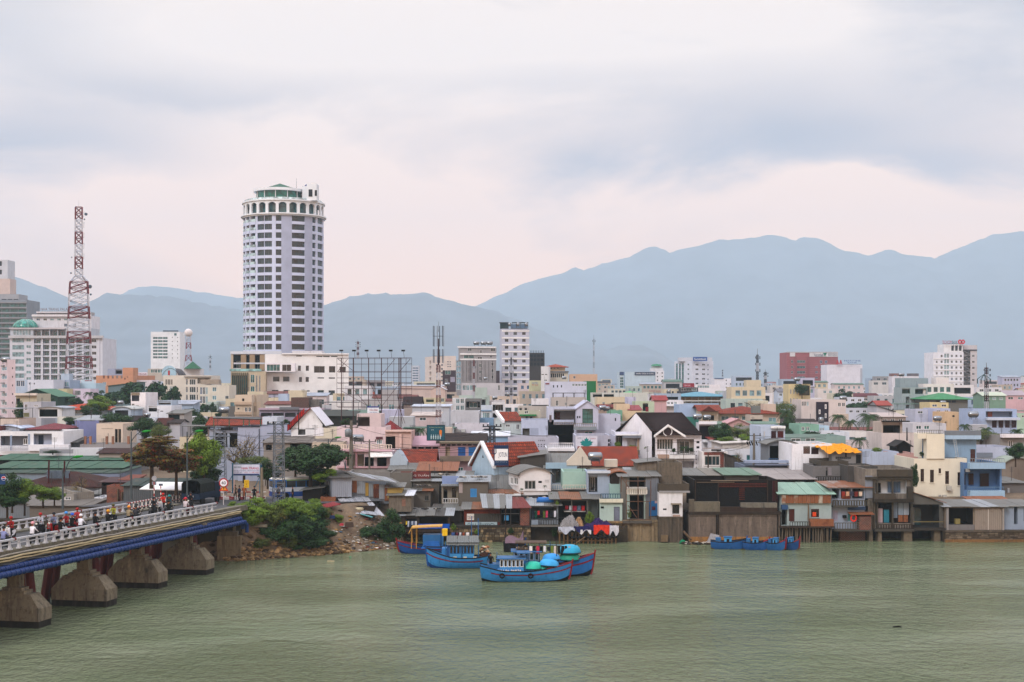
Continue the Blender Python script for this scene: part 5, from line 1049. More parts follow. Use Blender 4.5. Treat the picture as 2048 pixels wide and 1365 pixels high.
b=H('tall_white_slim_house','tall thin white house with a dark balcony column',1276,1420,222,290,'e6e2e4',dp=10);b.w(1284,250,1358,306,k='r',dp=1.2,gl='d',c='8890a0').w(1284,330,1312,400,gl='d').w(1326,344,1352,380,gl='g').b('beige_top',1280,222,1362,248,.1,c='a89478').D()
b=H('white_slotted_house','white house with a rooftop dark shade and small slot window',1440,1672,348,285,'dde2ea',dp=9);b.w(1450,352,1530,408,k='o',dp=1.5,c='5a6674').w(1560,400,1592,408,k='v').w(1500,378,1514,388,k='v').D()
H('roof_room','pale blue roof room with a beige shade',1532,1672,300,287,'b4c8dc',dp=6).w(1545,305,1665,340,k='o',dp=1.5).D()
H('barrel_blue_house','pale blue house with an arched canopy roof',1098,1275,388,280,'b8cce0',dp=9,roof='arch',yr=360,rc=Ms('c8ccc8')).w(1120,395,1250,450,k='o',dp=1.5,c='7a8a98').D()
H('teal_shop_house','small house with a teal open ground floor',1640,1795,430,275,'b8b4b0',dp=7,F_=392,rc=SG).w(1645,438,1752,485,k='o',dp=1,c='2c6a6a').D()
for a_,c_,y_,yr_,lab in((1274,1378,505,452,'small dark brown tiled roof under the thin white house'),(1508,1638,540,475,'small orange-brown tiled roof under the slot-window house'),(1645,1755,520,488,'small dark grey roof near the teal open shop')):H('small_roof_house',lab,a_,c_,y_,262,'c4c4cc',dp=6,G_=yr_,rc=TD if 'grey' in lab else M('tile','7a4230' if 'orange' in lab else '4e302a',.5)).D()
H('white_annex','white annex with a round steel tank between the small tiled roofs',1420,1515,470,263,'d0dcea',dp=6).D();tank(1438,470,266,'steel tank on the white annex',.9);tank(1175,350,292,'steel tank above the arched canopy roof',1)
tank(55,-75+20,332,'steel tank on the pinkish apartment block',1.6)
H('weathered_roof_row','low weathered roofs behind the lavender house',740,985,495,258,'b0a49c',dp=8,F_=448,rc=SL).D()
H('maroon_strip_house','house with a maroon wall strip beside the cream flats',605,745,470,275,'8a3a44',dp=8).D()
# cream office (two storeys of dark glazing)
b=H('cream_office','large cream office building with grids of dark windows and blue emblem gable',1592,2060,55,395,'ddd6c8',dp=12,cat='office building')
b.w(1612,92,1684,148,nx=3,fr='e8e4dc',gl='g',gx=.1).w(1656,162,1728,220,nx=4,gx=.25).w(1812,92,1832,370,ny=4,gy=.35).w(1848,92,1908,370,ny=4,gy=.35,nv=3).w(1918,168,2030,370,nx=4,ny=3,gx=.2,gy=.35,gl='b').w(1925,80,2048,135,k='r',gl='g').b('cornice',1800,60,2060,74,.5,c='b8b0a4').D()
crop(400,620)
b=H('cream_office_wing','right wing of the cream office with blue strip windows and palms',-20,285,735,390,'dcd5c4',dp=10,cat='office building');b.w(0,755,76,1000,nx=3,ny=3,gl='b',gx=.1,gy=.25).w(120,755,160,960,ny=3,gy=.9,gl='l').w(245,838,280,880,gl='g').r(165,890,280,915,.5,c='a8c4d4').b('roof_terrace',0,680,175,725,-1,inn=-4,c='b8a894').D()
# white podium and the round tower
b=H('white_podium','big white hotel podium with scattered dark square windows',585,1450,432,455,'eeebf2',xc=640,th=12,dp=26,cat='hotel',dirt=.15)
for x0,y0,x1,y1,g in((712,652,775,700,'g'),(810,652,872,700,'g'),(702,782,766,828,'g'),(814,782,876,828,'g'),(698,912,766,938,'g'),(810,914,874,938,'g'),(966,656,994,704,'d'),(1030,656,1062,704,'d'),(956,545,984,596,'d'),(1032,545,1062,596,'d'),(1112,550,1216,614,'d'),(1258,550,1320,612,'d'),(1362,556,1422,612,'d'),(1146,784,1208,832,'g'),(1254,786,1316,832,'g'),(1146,916,1206,962,'g'),(1254,918,1316,964,'g')):b.w(x0,y0,x1,y1,gl=g,fr='8c9094',dp=.35)
for x0,y0,x1,y1 in((938,444,992,456),(1136,450,1194,460),(1202,450,1264,460),(1278,450,1340,460),(1146,660,1210,670),(1256,660,1318,672),(946,786,974,796),(1024,786,1070,798)):b.w(x0,y0,x1,y1,k='v')
b.b('cornice',800,424,1450,436,.6,c='f0eef4').B('cream_corner','L',585,605,640,955,.05,c='dcc9a0').D()
b=H('podium_west_wing','glass and beige wing of the podium with tall green fins',290,640,600,450,'d3c2a0',xc=300,th=4,dp=20,cat='hotel')
b.w(308,640,468,940,k='w',nv=8,nh=4,gl='t',fr='8c8a5c').w(494,632,532,712,gl='t').w(494,745,532,825,gl='t').w(545,640,560,940,gl='g').w(575,640,590,900,gl='g')
for i in range(9):b.b('fin',310+i*19,612,316+i*19,940,.6,c='8a8458')
b.b('glass_rail',288,576,600,600,.2,mat=Mg('7fb0b0')).D()
b=H('podium_loggia','column-fronted top storeys of the podium under the round tower',300,800,425,462,'c8ccd4',dp=18,cat='hotel',yb=602)
b.w(325,432,404,570,k='r',gl='t',dp=3,c='2c5054').w(415,434,735,596,k='r',gl='t',dp=4,c='24484c').w(748,425,795,502,gl='t')
for x in(400,485,585):m_=b.b('column',x,434,x+50,590,.3,mat=PL('c0a47c'),inn=-.8)
b.b('mid_slab',330,515,800,530,.4,c='c8d0dc').b('roof_edge',300,405,800,432,.6,c='cfd6e2').b('corner_pier',302,430,325,600,.2,c='d0c0a4').D()
b=H('podium_balcony','recessed glass-railed balcony storey at the podium corner',640,925,520,452.5,'e6e4ec',dp=2.5,cat='hotel',yb=604);b.w(650,532,780,598,gl='t',nv=4).w(800,534,890,600,gl='d').D()
H('podium_plant_room','white plant room and condensers on the podium roof',900,1190,402,470,'dcdce4',dp=6,yb=440).D()
# the tower
tw=T_('round_tower','tall round white hotel tower with a green glass crown','tower',(xat(567.5,524),524,3));RT=14.6
def ring(mb,r0,r1,z0,z1,mat,n=64,a0=0,a1=2*pi,cap=True):
 for i in range(n):
  p,q=a0+(a1-a0)*i/n,a0+(a1-a0)*(i+1)/n
  c=[(r*cos(t_),r*sin(t_))for t_ in(p,q)for r in(r0,r1)]
  mb.hexa([(*c[0],z0),(*c[1],z0),(*c[3],z0),(*c[2],z0),(*c[0],z1),(*c[1],z1),(*c[3],z1),(*c[2],z1)],mat)
def ang(px):
 s=max(-1,min(1,(px-567.5)/80.0));return-pi/2+asin(s)
TWZ=lambda y:zat(y,509.5)-3
WM=PL('c8d4f0',.1);BM=PL('b2bcd8',.08);NF=19;y_top=428.5;fp=17.15
bays=[(488.5,497,'b'),(499.5,509,'b'),(510.5,523,'b'),(526.5,541,'w'),(541.8,557,'w'),(564.5,575.5,'d'),(595.5,619,'D'),(632,637.5,'s'),(640.5,647.2,'w')]
core=MB();zt_,zb_=TWZ(y_top-1),0
ring(core,0.0,RT-1.6,0,zt_,Mg('1c3032'),48);core.obj('core',tw)
piers=[];last=487.6
fm={}
glassd=Mg('142e36');glassg=Mg('203e48');glt=Mg('a8c0c4')
# vertical piers between bays (all round: back side mirrored)
edges=[]
for x0,x1,k in bays:edges.append((ang(x0),ang(x1),k))
prev=-pi
for i,(a0,a1,k)in enumerate(edges):
 m=MB();st=prev if i else-pi;n=max(1,int((a0-st)/.09));ring(m,RT-1.4,RT,0,zt_,BM if(x0:=bays[i][0])in(595.5,632)else WM,n,st,a0);m.obj('wall_pier',tw);prev=a1
m=MB();ring(m,RT-1.4,RT,0,zt_,WM,2,prev,0);m.obj('wall_pier',tw)
m=MB();ring(m,RT-1.4,RT,0,zt_,WM,40,0,pi);m.obj('rear_wall',tw)
for f in range(NF):
 zc=TWZ(y_top+f*fp+2.2);zl=TWZ(y_top+f*fp+13.6);zn=TWZ(y_top+(f+1)*fp+2.2)
 for i,(a0,a1,k)in enumerate(edges):
  n=max(2,int((a1-a0)/.08));m=MB()
  if k=='b':
   ring(m,RT-1.4,RT+.15,zn,zl,WM,n,a0,a1);ring(m,RT-.02,RT+.12,zl,zl+1.0,glt,n,a0,a1)
   ring(m,RT-1.35,RT,zn,zc,WM,1,a1-.02,a1);m.obj('balcony',tw)
  else:ring(m,RT-1.2,RT-.02,zn,zl,WM,n,a0,a1);m.obj('floor_band',tw)
  g=MB();ring(g,RT-.62,RT-.5,zl,zc,glassd if k in 'Dsd' else glassg,n,a0,a1);fo=g.obj('window',tw)if k!='b' else None
  if k=='b':g=MB();ring(g,RT-1.3,RT-1.2,zl,zc,glassg,n,a0,a1);fo=g.obj('window',tw)
  if k in 'wD':
   g=MB();nn=5 if k=='w' else 3
   for j in range(nn):a=a0+(a1-a0)*j/(nn-1);g.tube(((RT-.45)*cos(a),(RT-.45)*sin(a),zl),((RT-.45)*cos(a),(RT-.45)*sin(a),zc),.05,None,4,Mp('8c9494' if k=='w' else '2c3a3c'))
   g.obj('mullion',fo)
 if f==0:m=MB();ring(m,RT-1.4,RT-.01,zc,zt_,WM,60,-pi,0);m.obj('wall_head',tw)
 # cornice, arcade, crown
z0=TWZ(430);z1=TWZ(402);WH=PL('dce4f6',.05)
m=MB();ring(m,RT-2,RT+.5,z0-.1,z0+.35,WH);ring(m,RT-2,RT+1.0,z0+.35,z0+.8,WH);m.obj('cornice',tw)
m=MB();ring(m,0,RT-2.2,z0+.8,z1,Mg('3a6468'),48);m.obj('arcade_glass',tw)
AR=24
for i in range(AR):
 a=-pi+2*pi*i/AR;m=MB();ring(m,RT-.5,RT+.1,z0+.8,z1,WH,2,a-.035,a+.035)
 for s_ in range(4):
  x_=(s_+.5)/4;q_=z1-.35-1.0*(1-(1-(1-x_)**2)**.5);b0=a+.035+s_*.024;ring(m,RT-.5,RT+.08,q_,z1,WH,1,b0,b0+.024);ring(m,RT-.5,RT+.08,q_,z1,WH,1,a-.035-(s_+1)*.024,a-.035-s_*.024)
 m.obj('arch_pier',tw)
m=MB();ring(m,RT-.7,RT+.12,z1-.35,z1+.25,WH);ring(m,RT-1.4,RT+.55,z1+.25,z1+.75,WH);ring(m,0,RT-1,z1,z1+.4,WH,48);m.obj('upper_cornice',tw)
m=MB();ring(m,RT-.4,RT-.34,z1+.75,z1+1.5,Mg('b8ccd0'),48);m.obj('glass_parapet',tw)
TWC=lambda y:zat(y,516)-3
zc0,zc1=z1+.4,TWC(382.5)
m=MB();cxg=xat(552,514)-tw.location.x;
def octo(mb,cx,cy,rx,ry,z0,z1,mat,n=12,top=None):
 vs=[(cx+rx*cos(2*pi*i/n),cy+ry*sin(2*pi*i/n),z0)for i in range(n)]
 if top is None:vs+=[(cx+rx*cos(2*pi*i/n),cy+ry*sin(2*pi*i/n),z1)for i in range(n)];fs=[(i,(i+1)%n,n+(i+1)%n,n+i)for i in range(n)]+[tuple(range(n)),tuple(range(n,2*n))]
 else:vs+=[(cx,cy,z1)];fs=[(i,(i+1)%n,n)for i in range(n)]
 mb.add(vs,fs,mat)
octo(m,cxg,-3,8.2,8,zc0,zc1,Mg('0c6458'),24);m.obj('crown_glazing',tw)
for i in range(12):a=2*pi*i/12;m=MB();m.tube((cxg+8.3*cos(a),-3+8.1*sin(a),zc0),(cxg+8.3*cos(a),-3+8.1*sin(a),zc1),.16,None,5,WH);m.obj('crown_post',tw)
m=MB();octo(m,cxg,-3,9.3,9,zc1,zc1+.95,WH,32);m.obj('crown_eave',tw)
m=MB();octo(m,cxg+.3,-3,7.4,7,zc1+.95,TWC(363.5),Mp('1f7a60'),8,1);m.obj('green_roof',tw)
m=MB();x0=xat(594,514)-tw.location.x;x1=xat(644,514)-tw.location.x;zt2=TWC(370)
x1-=1.9;m.box(x0+1.5,-7,z1+.7,x1-3,2,zt2-.3,WH);m.box(x1-3.6,-10.2,z1+.7,x1,-4,zt2+.2,WH);m.obj('lift_tower',tw)
for xa,xb,ya,yb in((617.5,625,376,390.5),(629.8,634,377.5,389)):m=MB();m.box(xat(xa,514)-tw.location.x,-10.35 if xa>617 else-7.1,TWZ(yb),xat(xb,514)-tw.location.x,-10.15,TWZ(ya),Mf('1a1214'));m.obj('dark_opening',tw)
m=MB();m.tube((xat(584.5,514)-tw.location.x,0,zc1),(xat(584.5,514)-tw.location.x,0,TWZ(345)),.09,.04,5,Mm('8a8a90'));m.obj('mast',tw)
m=MB();m.lathe((xat(609,514)-tw.location.x,-2,zt2-.3),((.02,0),(1.1,0),(1.1,.9),(.5,1.3),(.02,1.35)),12,Mp('2a5a9a'));m.obj('water_drum',tw)
# bridge
BA=atan2(.98,.197);BO=V3((-36.5,101.5,5.9));BU=V3((.197,.98,0)).normalized();BV=V3((-BU.y,BU.x,0))
TLT=.0103
def bp(u,v,z=0):return BO+BU*u+BV*v+V3((0,0,z-TLT*u))
br=T_('road_bridge','long concrete road bridge crossing the river at the left','bridge',tuple(BO),BA);br.rotation_euler=(0,TLT,BA)
U0,U1,BW=-60,46.5,8.3
asp=M('asphalt','6a6a6c');cdk=Mc('8e8a7c');wht=PL('c4c6cc',.7);cw=Mc('9a917e')
m=MB();m.box(U0,0,-.35,U1,BW,-.02,cdk);m.obj('deck',br)
m=MB();m.box(U0,.9,-.018,U1,BW-.9,.004,asp);m.obj('carriageway',br)
for v in(.05,BW-.9):m=MB();m.box(U0,v,-.01,U1,v+.85,.16,cdk);m.obj('footway',br)
m=MB();u=U0
while u<40:m.box(u,4.1,.009,u+1.6,4.22,.013,Mf('b8b8b0'));u+=4
o=m.obj('lane_marking',br);o['kind']='stuff'
for v in(.7,2.9,5.1,7.3):m=MB();m.box(U0,v,-1.05,44,v+.45,-.36,Mc('6e685c'));m.obj('girder',br)
m=MB();m.box(0,-.14,.16,.3,.18,.26,wht);m.hexa([(.05,-.08,.26),(.25,-.08,.26),(.25,.12,.26),(.05,.12,.26),(.11,-.03,.84),(.19,-.03,.84),(.19,.07,.84),(.11,.07,.84)],wht);pm=m.mesh('railing_post')
us=[];u=-40.0
while u<38.5:us.append(u);u+=1.25
for v,ue in((.1,38.6),(BW-.1,36)):
 for u in us:
  if u<ue-.5:lk('railing_post',pm,br,(u,v,0))
 for k in range(16):
  a=-60+k*6.2;e=min(a+6.15,ue)
  if a>=ue:break
  m=MB();m.box(a,v-.09,.83,e,v+.11,.96,wht);m.obj('handrail',br)
  m=MB();m.tube((e-.05,v,.9),(e+.12,v,.9),.13,None,8,Mf('8a2a20'));m.obj('rail_joint',br)
 m=MB();m.box(-60,v-.03,.55,ue,v+.03,.62,wht);m.obj('lower_rail',br)
cr=Mp('c8bc9c');gy=Mp('7d8084')
for k,(v,z,r,mm)in enumerate(((-.2,-.12,.055,Mp('b8b4ac')),(-.3,-.3,.075,cr),(-.24,-.5,.07,cr),(-.34,-.62,.05,Mm('55534e')))):
 m=MB();rd_=random.Random(k);pr=None;u=-60
 while u<44.5:
  q=V3((u,v+rd_.U(-.03,.03),z+rd_.U(-.04,.04)));
  if pr is not None:m.tube(pr,q,r,None,6,mm)
  pr=q;u+=1.6
 m.obj('service_pipe',br)
m=MB();pr=None;u=-60
while u<43:q=V3((u,-.3,-.72-.07*sin(u*1.3)));(m.tube(pr,q,.05,None,6,gy)if pr else None);pr=q;u+=.6
m.obj('sagging_cable',br)
# blue jacketed water mains: many short sections, each bulging between its hoops
bl=Mp('2a5690');m=MB();m.lathe((0,0,0),((.20,0),(.245,.03),(.245,.07),(.205,.1),(.215,.3),(.205,.56),(.2,.62)),14,bl,'x');pm=m.mesh('pipe_section',True)
for v,z in((-.32,-1.02),(-.78,-1.36)):
 t=T_('water_main','upper of two blue hooped water mains along the bridge' if z>-1.2 else 'lower outer one of two blue hooped water mains along the bridge','pipe',tuple(BO),BA,'blue water mains');t.rotation_euler=(0,TLT,BA);n=0;u=-38.0
 while u<43.5:lk('pipe_section',pm,t,(u,v,z));u+=.62
 m=MB();m.tube((43.6,v,z),(44.3,v,z-.35),.2,.2,10,bl);m.tube((44.3,v,z-.35),(44.4,v,z-1.1),.2,.2,10,bl);m.obj('pipe_elbow',t)
for i in range(24):m=MB();u=-38+i*3.4;m.bar((u,-1.0,-1.62),(u,.7,-1.5),.06,Mm('24282c'));m.bar((u,-1.0,-1.62),(u,.1,-.9),.05,Mm('24282c'));m.obj('pipe_bracket',br)
# piers
RED=Mp('7a1c22')
PC=Mc('98907f',1.2)
def pier(u,la,dv=0):
 t=T_('bridge_pier',la,'bridge pier',tuple(bp(u,dv,-5.9+TLT*u)),BA,'old concrete bridge piers');w=1.25
 def hull(z0,z1,v0,v1,ww,mat,ch=0.0,name='pier_base'):
  mb=MB();mb.hexa([(-ww,v0,z0),(ww,v0,z0),(ww,v1,z0),(-ww,v1,z0),(-ww+ch*.35,v0+ch,z1),(ww-ch*.35,v0+ch,z1),(ww-ch*.35,v1-ch,z1),(-ww+ch*.35,v1-ch,z1)],mat);return mb.obj(name,t)
 w=.95
 hull(-2.5,.5,-.4,4.4,w-.04,Mc('3a362c'),0,'tide_stained_foot');hull(.5,1.42,-.42,4.42,w,PC);hull(1.42,2.45,-.42,4.42,w,PC,.85,'pier_shoulder');hull(2.45,2.68,.95,3.1,.66,PC,.0,'plinth');hull(2.68,2.9,1.2,2.8,.52,PC,.0,'plinth')
 hull(2.9,4.45,1.5,2.5,.36,PC,0,'column');hull(4.42,4.84,.1,3.9,.45,PC,0,'cap_beam')
 for i,(va,ua,vb,ub)in enumerate(((5.2,.6,6.0,.2),(7.6,.9,8.4,1.2),(3.0,3.4,2.4,3.6),(6.2,3.6,7.2,3.8))):
  mb=MB();mb.tube((ub,vb,-2),(ua,va,4.85),.42,.33,8,RED);mb.tube((ub,vb,-2),(ub+(ua-ub)*.33,vb+(va-vb)*.33,.35),.435,.425,8,Mc('2e241e'));mb.obj('red_leg',t)
 return t
for u,lab,dv in((4.6,'nearest bridge pier, cut off by the left edge, on a chamfered concrete base',-.45),(14.8,'second bridge pier from the left with a wide chamfered base',-.6),(25.4,'third bridge pier from the left',-.1),(34.6,'fourth bridge pier, the one nearest the bank',-.6)):pier(u,lab,dv)
pier(-5,'bridge pier just outside the left edge of the photo')
ab=T_('bridge_abutment','dark stained concrete bridge abutment under the deck end','abutment')
def wbox(par,name,px0,px1,py0,py1,d,dp,mat,zb=None):
 a=pt(px0,py0,d);c=pt(px1,py1,d);mb=MB();mb.box(a.x,d,c.z if zb is None else zb,c.x,d+dp,a.z,mat);return mb.obj(name,par)
DKW=Mc('57503f')
m=MB();v=[bp(u,v_,z)for z in(-7.4,-.38)for u,v_ in((45.8,.5),(50,.5),(50,9.6),(45.8,9.6))];m.hexa([tuple(q)for q in v],DKW);m.obj('abutment_body',ab)
m=MB();m.box(-75,156.2,-1.5,-35,158,3.2,Mc('5a5244'));m.obj('wing_wall',ab)
wbox(ab,'block',434,481,1073,1122,145.5,2.2,Mc('9a8e78'),-1.5);wbox(ab,'block_cap',437,474,1064,1074,145.6,1.8,Mc('8a8272'))
wbox(ab,'wall_panel',485,507,1053,1118,148.0,1.2,Mc('8e826e'),-1.5);wbox(ab,'wall_panel',510,523,1056,1112,148.6,1.2,Mc('a08e6e'),-1.5);wbox(ab,'wall_cap',474,534,1050,1055,147.6,1.8,Mc('a09a8c'))
for px in(447,468):wbox(ab,'pipe_frame',px-2.5,px+2.5,1037,1068,145.9,.3,Mc('8e8676'))
for i,(a,c,col)in enumerate(((474,500,'2a78c0'),(500,510,'3aa08a'))):wbox(None,'folded_tarpaulin',a,c,1047,1050.5,148,1,Mk(col)).update_tag();o=COL.objects[-1];o['label']=('crumpled blue tarpaulin' if i==0 else 'small green cloth')+' lying on the abutment wall cap';o['category']='tarpaulin'
# road beyond the bridge
def xr(y):return-27.5+(y-147)*.6 if y<152 else min(-15,-24.5+(y-152)*.75)
ys_=frange(147.2,182,2.5);v=[(-45+(xr(y)+45)*i/6,y,roadz(y)+.03)for y in ys_ for i in range(7)]
me=bpy.data.meshes.new('road');me.from_pydata(v,[],[(j*7+i,j*7+i+1,j*7+i+8,j*7+i+7)for j in range(len(ys_)-1)for i in range(6)]);me.materials.append(asp);lk('road',me,kind='structure')
# boulders and rubbish on the bank
rd_=random.Random(21);ico=[(0,0,1),(.89,0,.45),(.28,.85,.45),(-.72,.53,.45),(-.72,-.53,.45),(.28,-.85,.45),(.72,.53,-.45),(-.28,.85,-.45),(-.89,0,-.45),(-.28,-.85,-.45),(.72,-.53,-.45),(0,0,-1)]
icf=[(0,1,2),(0,2,3),(0,3,4),(0,4,5),(0,5,1),(1,6,2),(2,7,3),(3,8,4),(4,9,5),(5,10,1),(2,6,7),(3,7,8),(4,8,9),(5,9,10),(1,10,6),(6,11,7),(7,11,8),(8,11,9),(9,11,10),(10,11,6)]
def lump(mb,p,r,mat,rn,sq=.7):
 k=[rn.U(.65,1.2)for _ in ico];a=rn.U(0,6);ca,sa=cos(a),sin(a)
 mb.add([(p[0]+(x*ca-y*sa)*r*q*1.25,p[1]+(x*sa+y*ca)*r*q,p[2]+z*r*q*sq)for(x,y,z),q in zip(ico,k)],icf,mat)
m=MB();RK=[M('stone',c)for c in('a08c6c','8a765a','b59c78','6c5c48')]
for i in range(420):
 x=rd_.U(-29.5,-17.5);y=shore(x)+abs(rd_.gauss(0,1.0));lump(m,(x,y,max(0,ground(x,y))+.1),rd_.U(.14,.38),RK[rd_.randrange(4)],rd_)
for i in range(160):x=rd_.U(-48,-30);y=shore(x)+rd_.U(-.3,1.5);lump(m,(x,y,max(0,ground(x,y))+.1),rd_.U(.2,.4),RK[3],rd_)
m.obj('boulders',None,kind='stuff',la='ochre boulders piled along the natural river bank')
m=MB();TC=[Mf(c)for c in('b8b4ac','a8a094','5a7a90','a88a50','8a5448','d0cec8','5a4c40','7a6a58')]
for i in range(380):x=rd_.U(-19.5,-12.5);y=shore(x)+abs(rd_.gauss(0,1))*3.2;lump(m,(x,y,ground(x,y)+.05),rd_.choice((.07,.09,.12,.22)),TC[rd_.randrange(8)],rd_,.45)
m.obj('rubbish',None,kind='stuff',la='pale litter strewn down the earth slope beside the metal shack')
# riders
def person_mesh(joints,edges,name='body',root=0):
 me=bpy.data.meshes.new('tmp_skin');me.from_pydata([j[:3]for j in joints],edges,[]);o=bpy.data.objects.new('tmp_skin',me);COL.objects.link(o)
 md=o.modifiers.new('s','SKIN');
 for i,j in enumerate(joints):v=me.skin_vertices[0].data[i];v.radius=(j[3],j[4]if len(j)>4 else j[3]);v.use_root=i==root
 ms=o.modifiers.new('b','SUBSURF');ms.levels=1;ms.render_levels=1
 bpy.context.view_layer.update();r=bpy.data.meshes.new_from_object(o.evaluated_get(bpy.context.evaluated_depsgraph_get()));bpy.data.objects.remove(o);bpy.data.meshes.remove(me);r.name=name
 return r
 # seated rider facing +X, hip at z .82
RJ=[(0,0,.82,.15,.13),(-.02,0,1.05,.15,.12),(.03,0,1.28,.19,.12),(.05,0,1.40,.07),(.07,0,1.50,.085),(.08,0,1.62,.09),(.04,.19,1.33,.065),(.16,.24,1.12,.05),(.40,.22,1.06,.038),(.46,.21,1.06,.04),(.04,-.19,1.33,.065),(.16,-.24,1.12,.05),(.40,-.22,1.06,.038),(.46,-.21,1.06,.04),(.02,.11,.80,.1),(.38,.15,.72,.075),(.30,.16,.36,.055),(.42,.16,.32,.05),(.02,-.11,.80,.1),(.38,-.15,.72,.075),(.30,-.16,.36,.055),(.42,-.16,.32,.05)]
RE=[(0,1),(1,2),(2,3),(3,4),(4,5),(2,6),(6,7),(7,8),(8,9),(2,10),(10,11),(11,12),(12,13),(0,14),(14,15),(15,16),(16,17),(0,18),(18,19),(19,20),(20,21)]
SJ=[(0,0,.92,.14,.12),(0,0,1.12,.14,.11),(0,0,1.36,.18,.11),(0,0,1.47,.06),(.01,0,1.56,.08),(.02,0,1.68,.085),(0,.2,1.40,.06),(.02,.25,1.14,.045),(.1,.24,.92,.035),(.12,.24,.84,.035),(0,-.2,1.40,.06),(.02,-.25,1.14,.045),(.16,-.22,.98,.035),(.22,-.2,.93,.035),(0,.1,.88,.1),(.02,.11,.48,.07),(0,.12,.08,.05),(.13,.12,.04,.045),(0,-.1,.88,.1),(.08,-.11,.48,.07),(-.05,-.12,.08,.05),(.08,-.12,.04,.045)]
def clothed(me,seat):
 for _ in range(4):me.materials.append(None)
 for p in me.polygons:
  c=p.center;k=2
  if seat:k=0 if c.z>1.43 or(c.x>.34 and c.z>.98)else(1 if c.z>.86 and c.x<.36 else 2)
  else:k=0 if c.z>1.49 or(abs(c.y)>.17 and c.z<1.06 and c.z>.8)else(1 if c.z>.94 else 2)
  if c.z<(.4 if seat else .1):k=3
  p.material_index=k
 me.polygons.foreach_set('use_smooth',[True]*len(me.polygons))
RM=person_mesh(RJ,RE);clothed(RM,True);SM=person_mesh(SJ,RE);clothed(SM,False)
hb=MB();hb.lathe((0,0,0),((.135,-.06),(.145,.0),(.13,.07),(.08,.125),(.01,.14)),12,None);hb.mats=[];HM=bpy.data.meshes.new('helmet');HM.from_pydata(hb.v,[],hb.f);HM.materials.append(None);HM.polygons.foreach_set('use_smooth',[True]*len(hb.f))
SKIN=Mf('a87858')
def person(loc,rz,la,shirt,trousers='2a2c34',hat='333',seat=True,cat='person',group=None):
 t=T_('person',la,'person',loc,rz,group)
 b_=lk('body',RM if seat else SM,t)
 for i,mt in enumerate((SKIN,Mk(shirt),Mk(trousers),Mf('2a2220'))):b_.material_slots[i].link='OBJECT';b_.material_slots[i].material=mt
 h=lk('helmet' if seat else 'hair',HM,t,(.07,0,1.66)if seat else(.01,0,1.72));h.material_slots[0].link='OBJECT';h.material_slots[0].material=Mf(hat);
 if not seat:h.scale=(.72,.72,.72)
 return t
def wheel_mesh(r,w,name='wheel'):
 m=MB();m.lathe((0,-w/2,0),((r*.72,0),(r*.95,0),(r,w*.3),(r,w*.7),(r*.95,w),(r*.72,w)),14,Mf('1c1c1e'),'y');m.lathe((0,-w*.3,0),((.01,0),(r*.72,0),(r*.72,w*.6),(.01,w*.6)),12,Mm('8a8c90'),'y');return m.mesh(name)
WM_=wheel_mesh(.28,.09,'wheel');_bk={}
def bike(loc,rz,la,col):
 t=T_('motorbike',la,'motorbike',loc,rz,'motorbikes on the bridge')
 if col not in _bk:
  pm_=Mp(col);bk=Mf('202022');b_=MB()
  b_.prism([(-.62,.62),(-.55,.74),(-.1,.66),(.12,.42),(.42,.40),(.5,.3),(.1,.22),(-.35,.3),(-.6,.48)],-.11,.11,pm_);b_.prism([(.42,.36),(.52,.36),(.62,.86),(.56,.95),(.48,.9)],-.19,.19,pm_)
  s_=MB();s_.hexa([(-.62,-.12,.72),(.06,-.09,.66),(.06,.09,.66),(-.62,.12,.72),(-.66,-.1,.8),(.08,-.07,.75),(.08,.07,.75),(-.66,.1,.8)],bk)
  h_=MB();h_.tube((.5,-.32,1.04),(.5,.32,1.04),.02,None,5,bk);h_.tube((.56,0,.9),(.5,0,1.04),.03,None,5,bk)
  for s1 in(-1,1):h_.tube((.5,s1*.25,1.04),(.55,s1*.33,1.2),.012,None,4,bk);h_.box(.53,s1*.33-.05,1.17,.56,s1*.33+.05,1.25,bk)
  f_=MB();f_.tube((.58,-.06,.8),(.68,-.06,.28),.025,None,5,Mm('9a9ca0'));f_.tube((.58,.06,.8),(.68,.06,.28),.025,None,5,Mm('9a9ca0'));f_.box(.5,-.08,.5,.84,.08,.56,pm_)
  l_=MB();l_.lathe((.6,0,.93),((.09,0),(.08,.05),(.02,.07)),8,Mf('d8d8d0'),'x');e_=MB();e_.tube((-.1,-.16,.26),(-.6,-.17,.36),.04,.05,6,Mm('7a7a7c'));p_=MB();p_.box(-.72,-.1,.45,-.7,.1,.6,Mf('c8c8c0'));tl=MB();tl.box(-.7,-.07,.64,-.64,.07,.7,Mf('b02018'))
  _bk[col]=[(n,q.mesh(n))for n,q in(('frame',b_),('seat',s_),('handlebar',h_),('fork',f_),('headlight',l_),('exhaust',e_),('number_plate',p_),('tail_light',tl))]
 for n,me in _bk[col]:lk(n,me,t)
 lk('wheel',WM_,t,(.68,0,.28));lk('wheel',WM_,t,(-.52,0,.28));return t
crop(0,960)
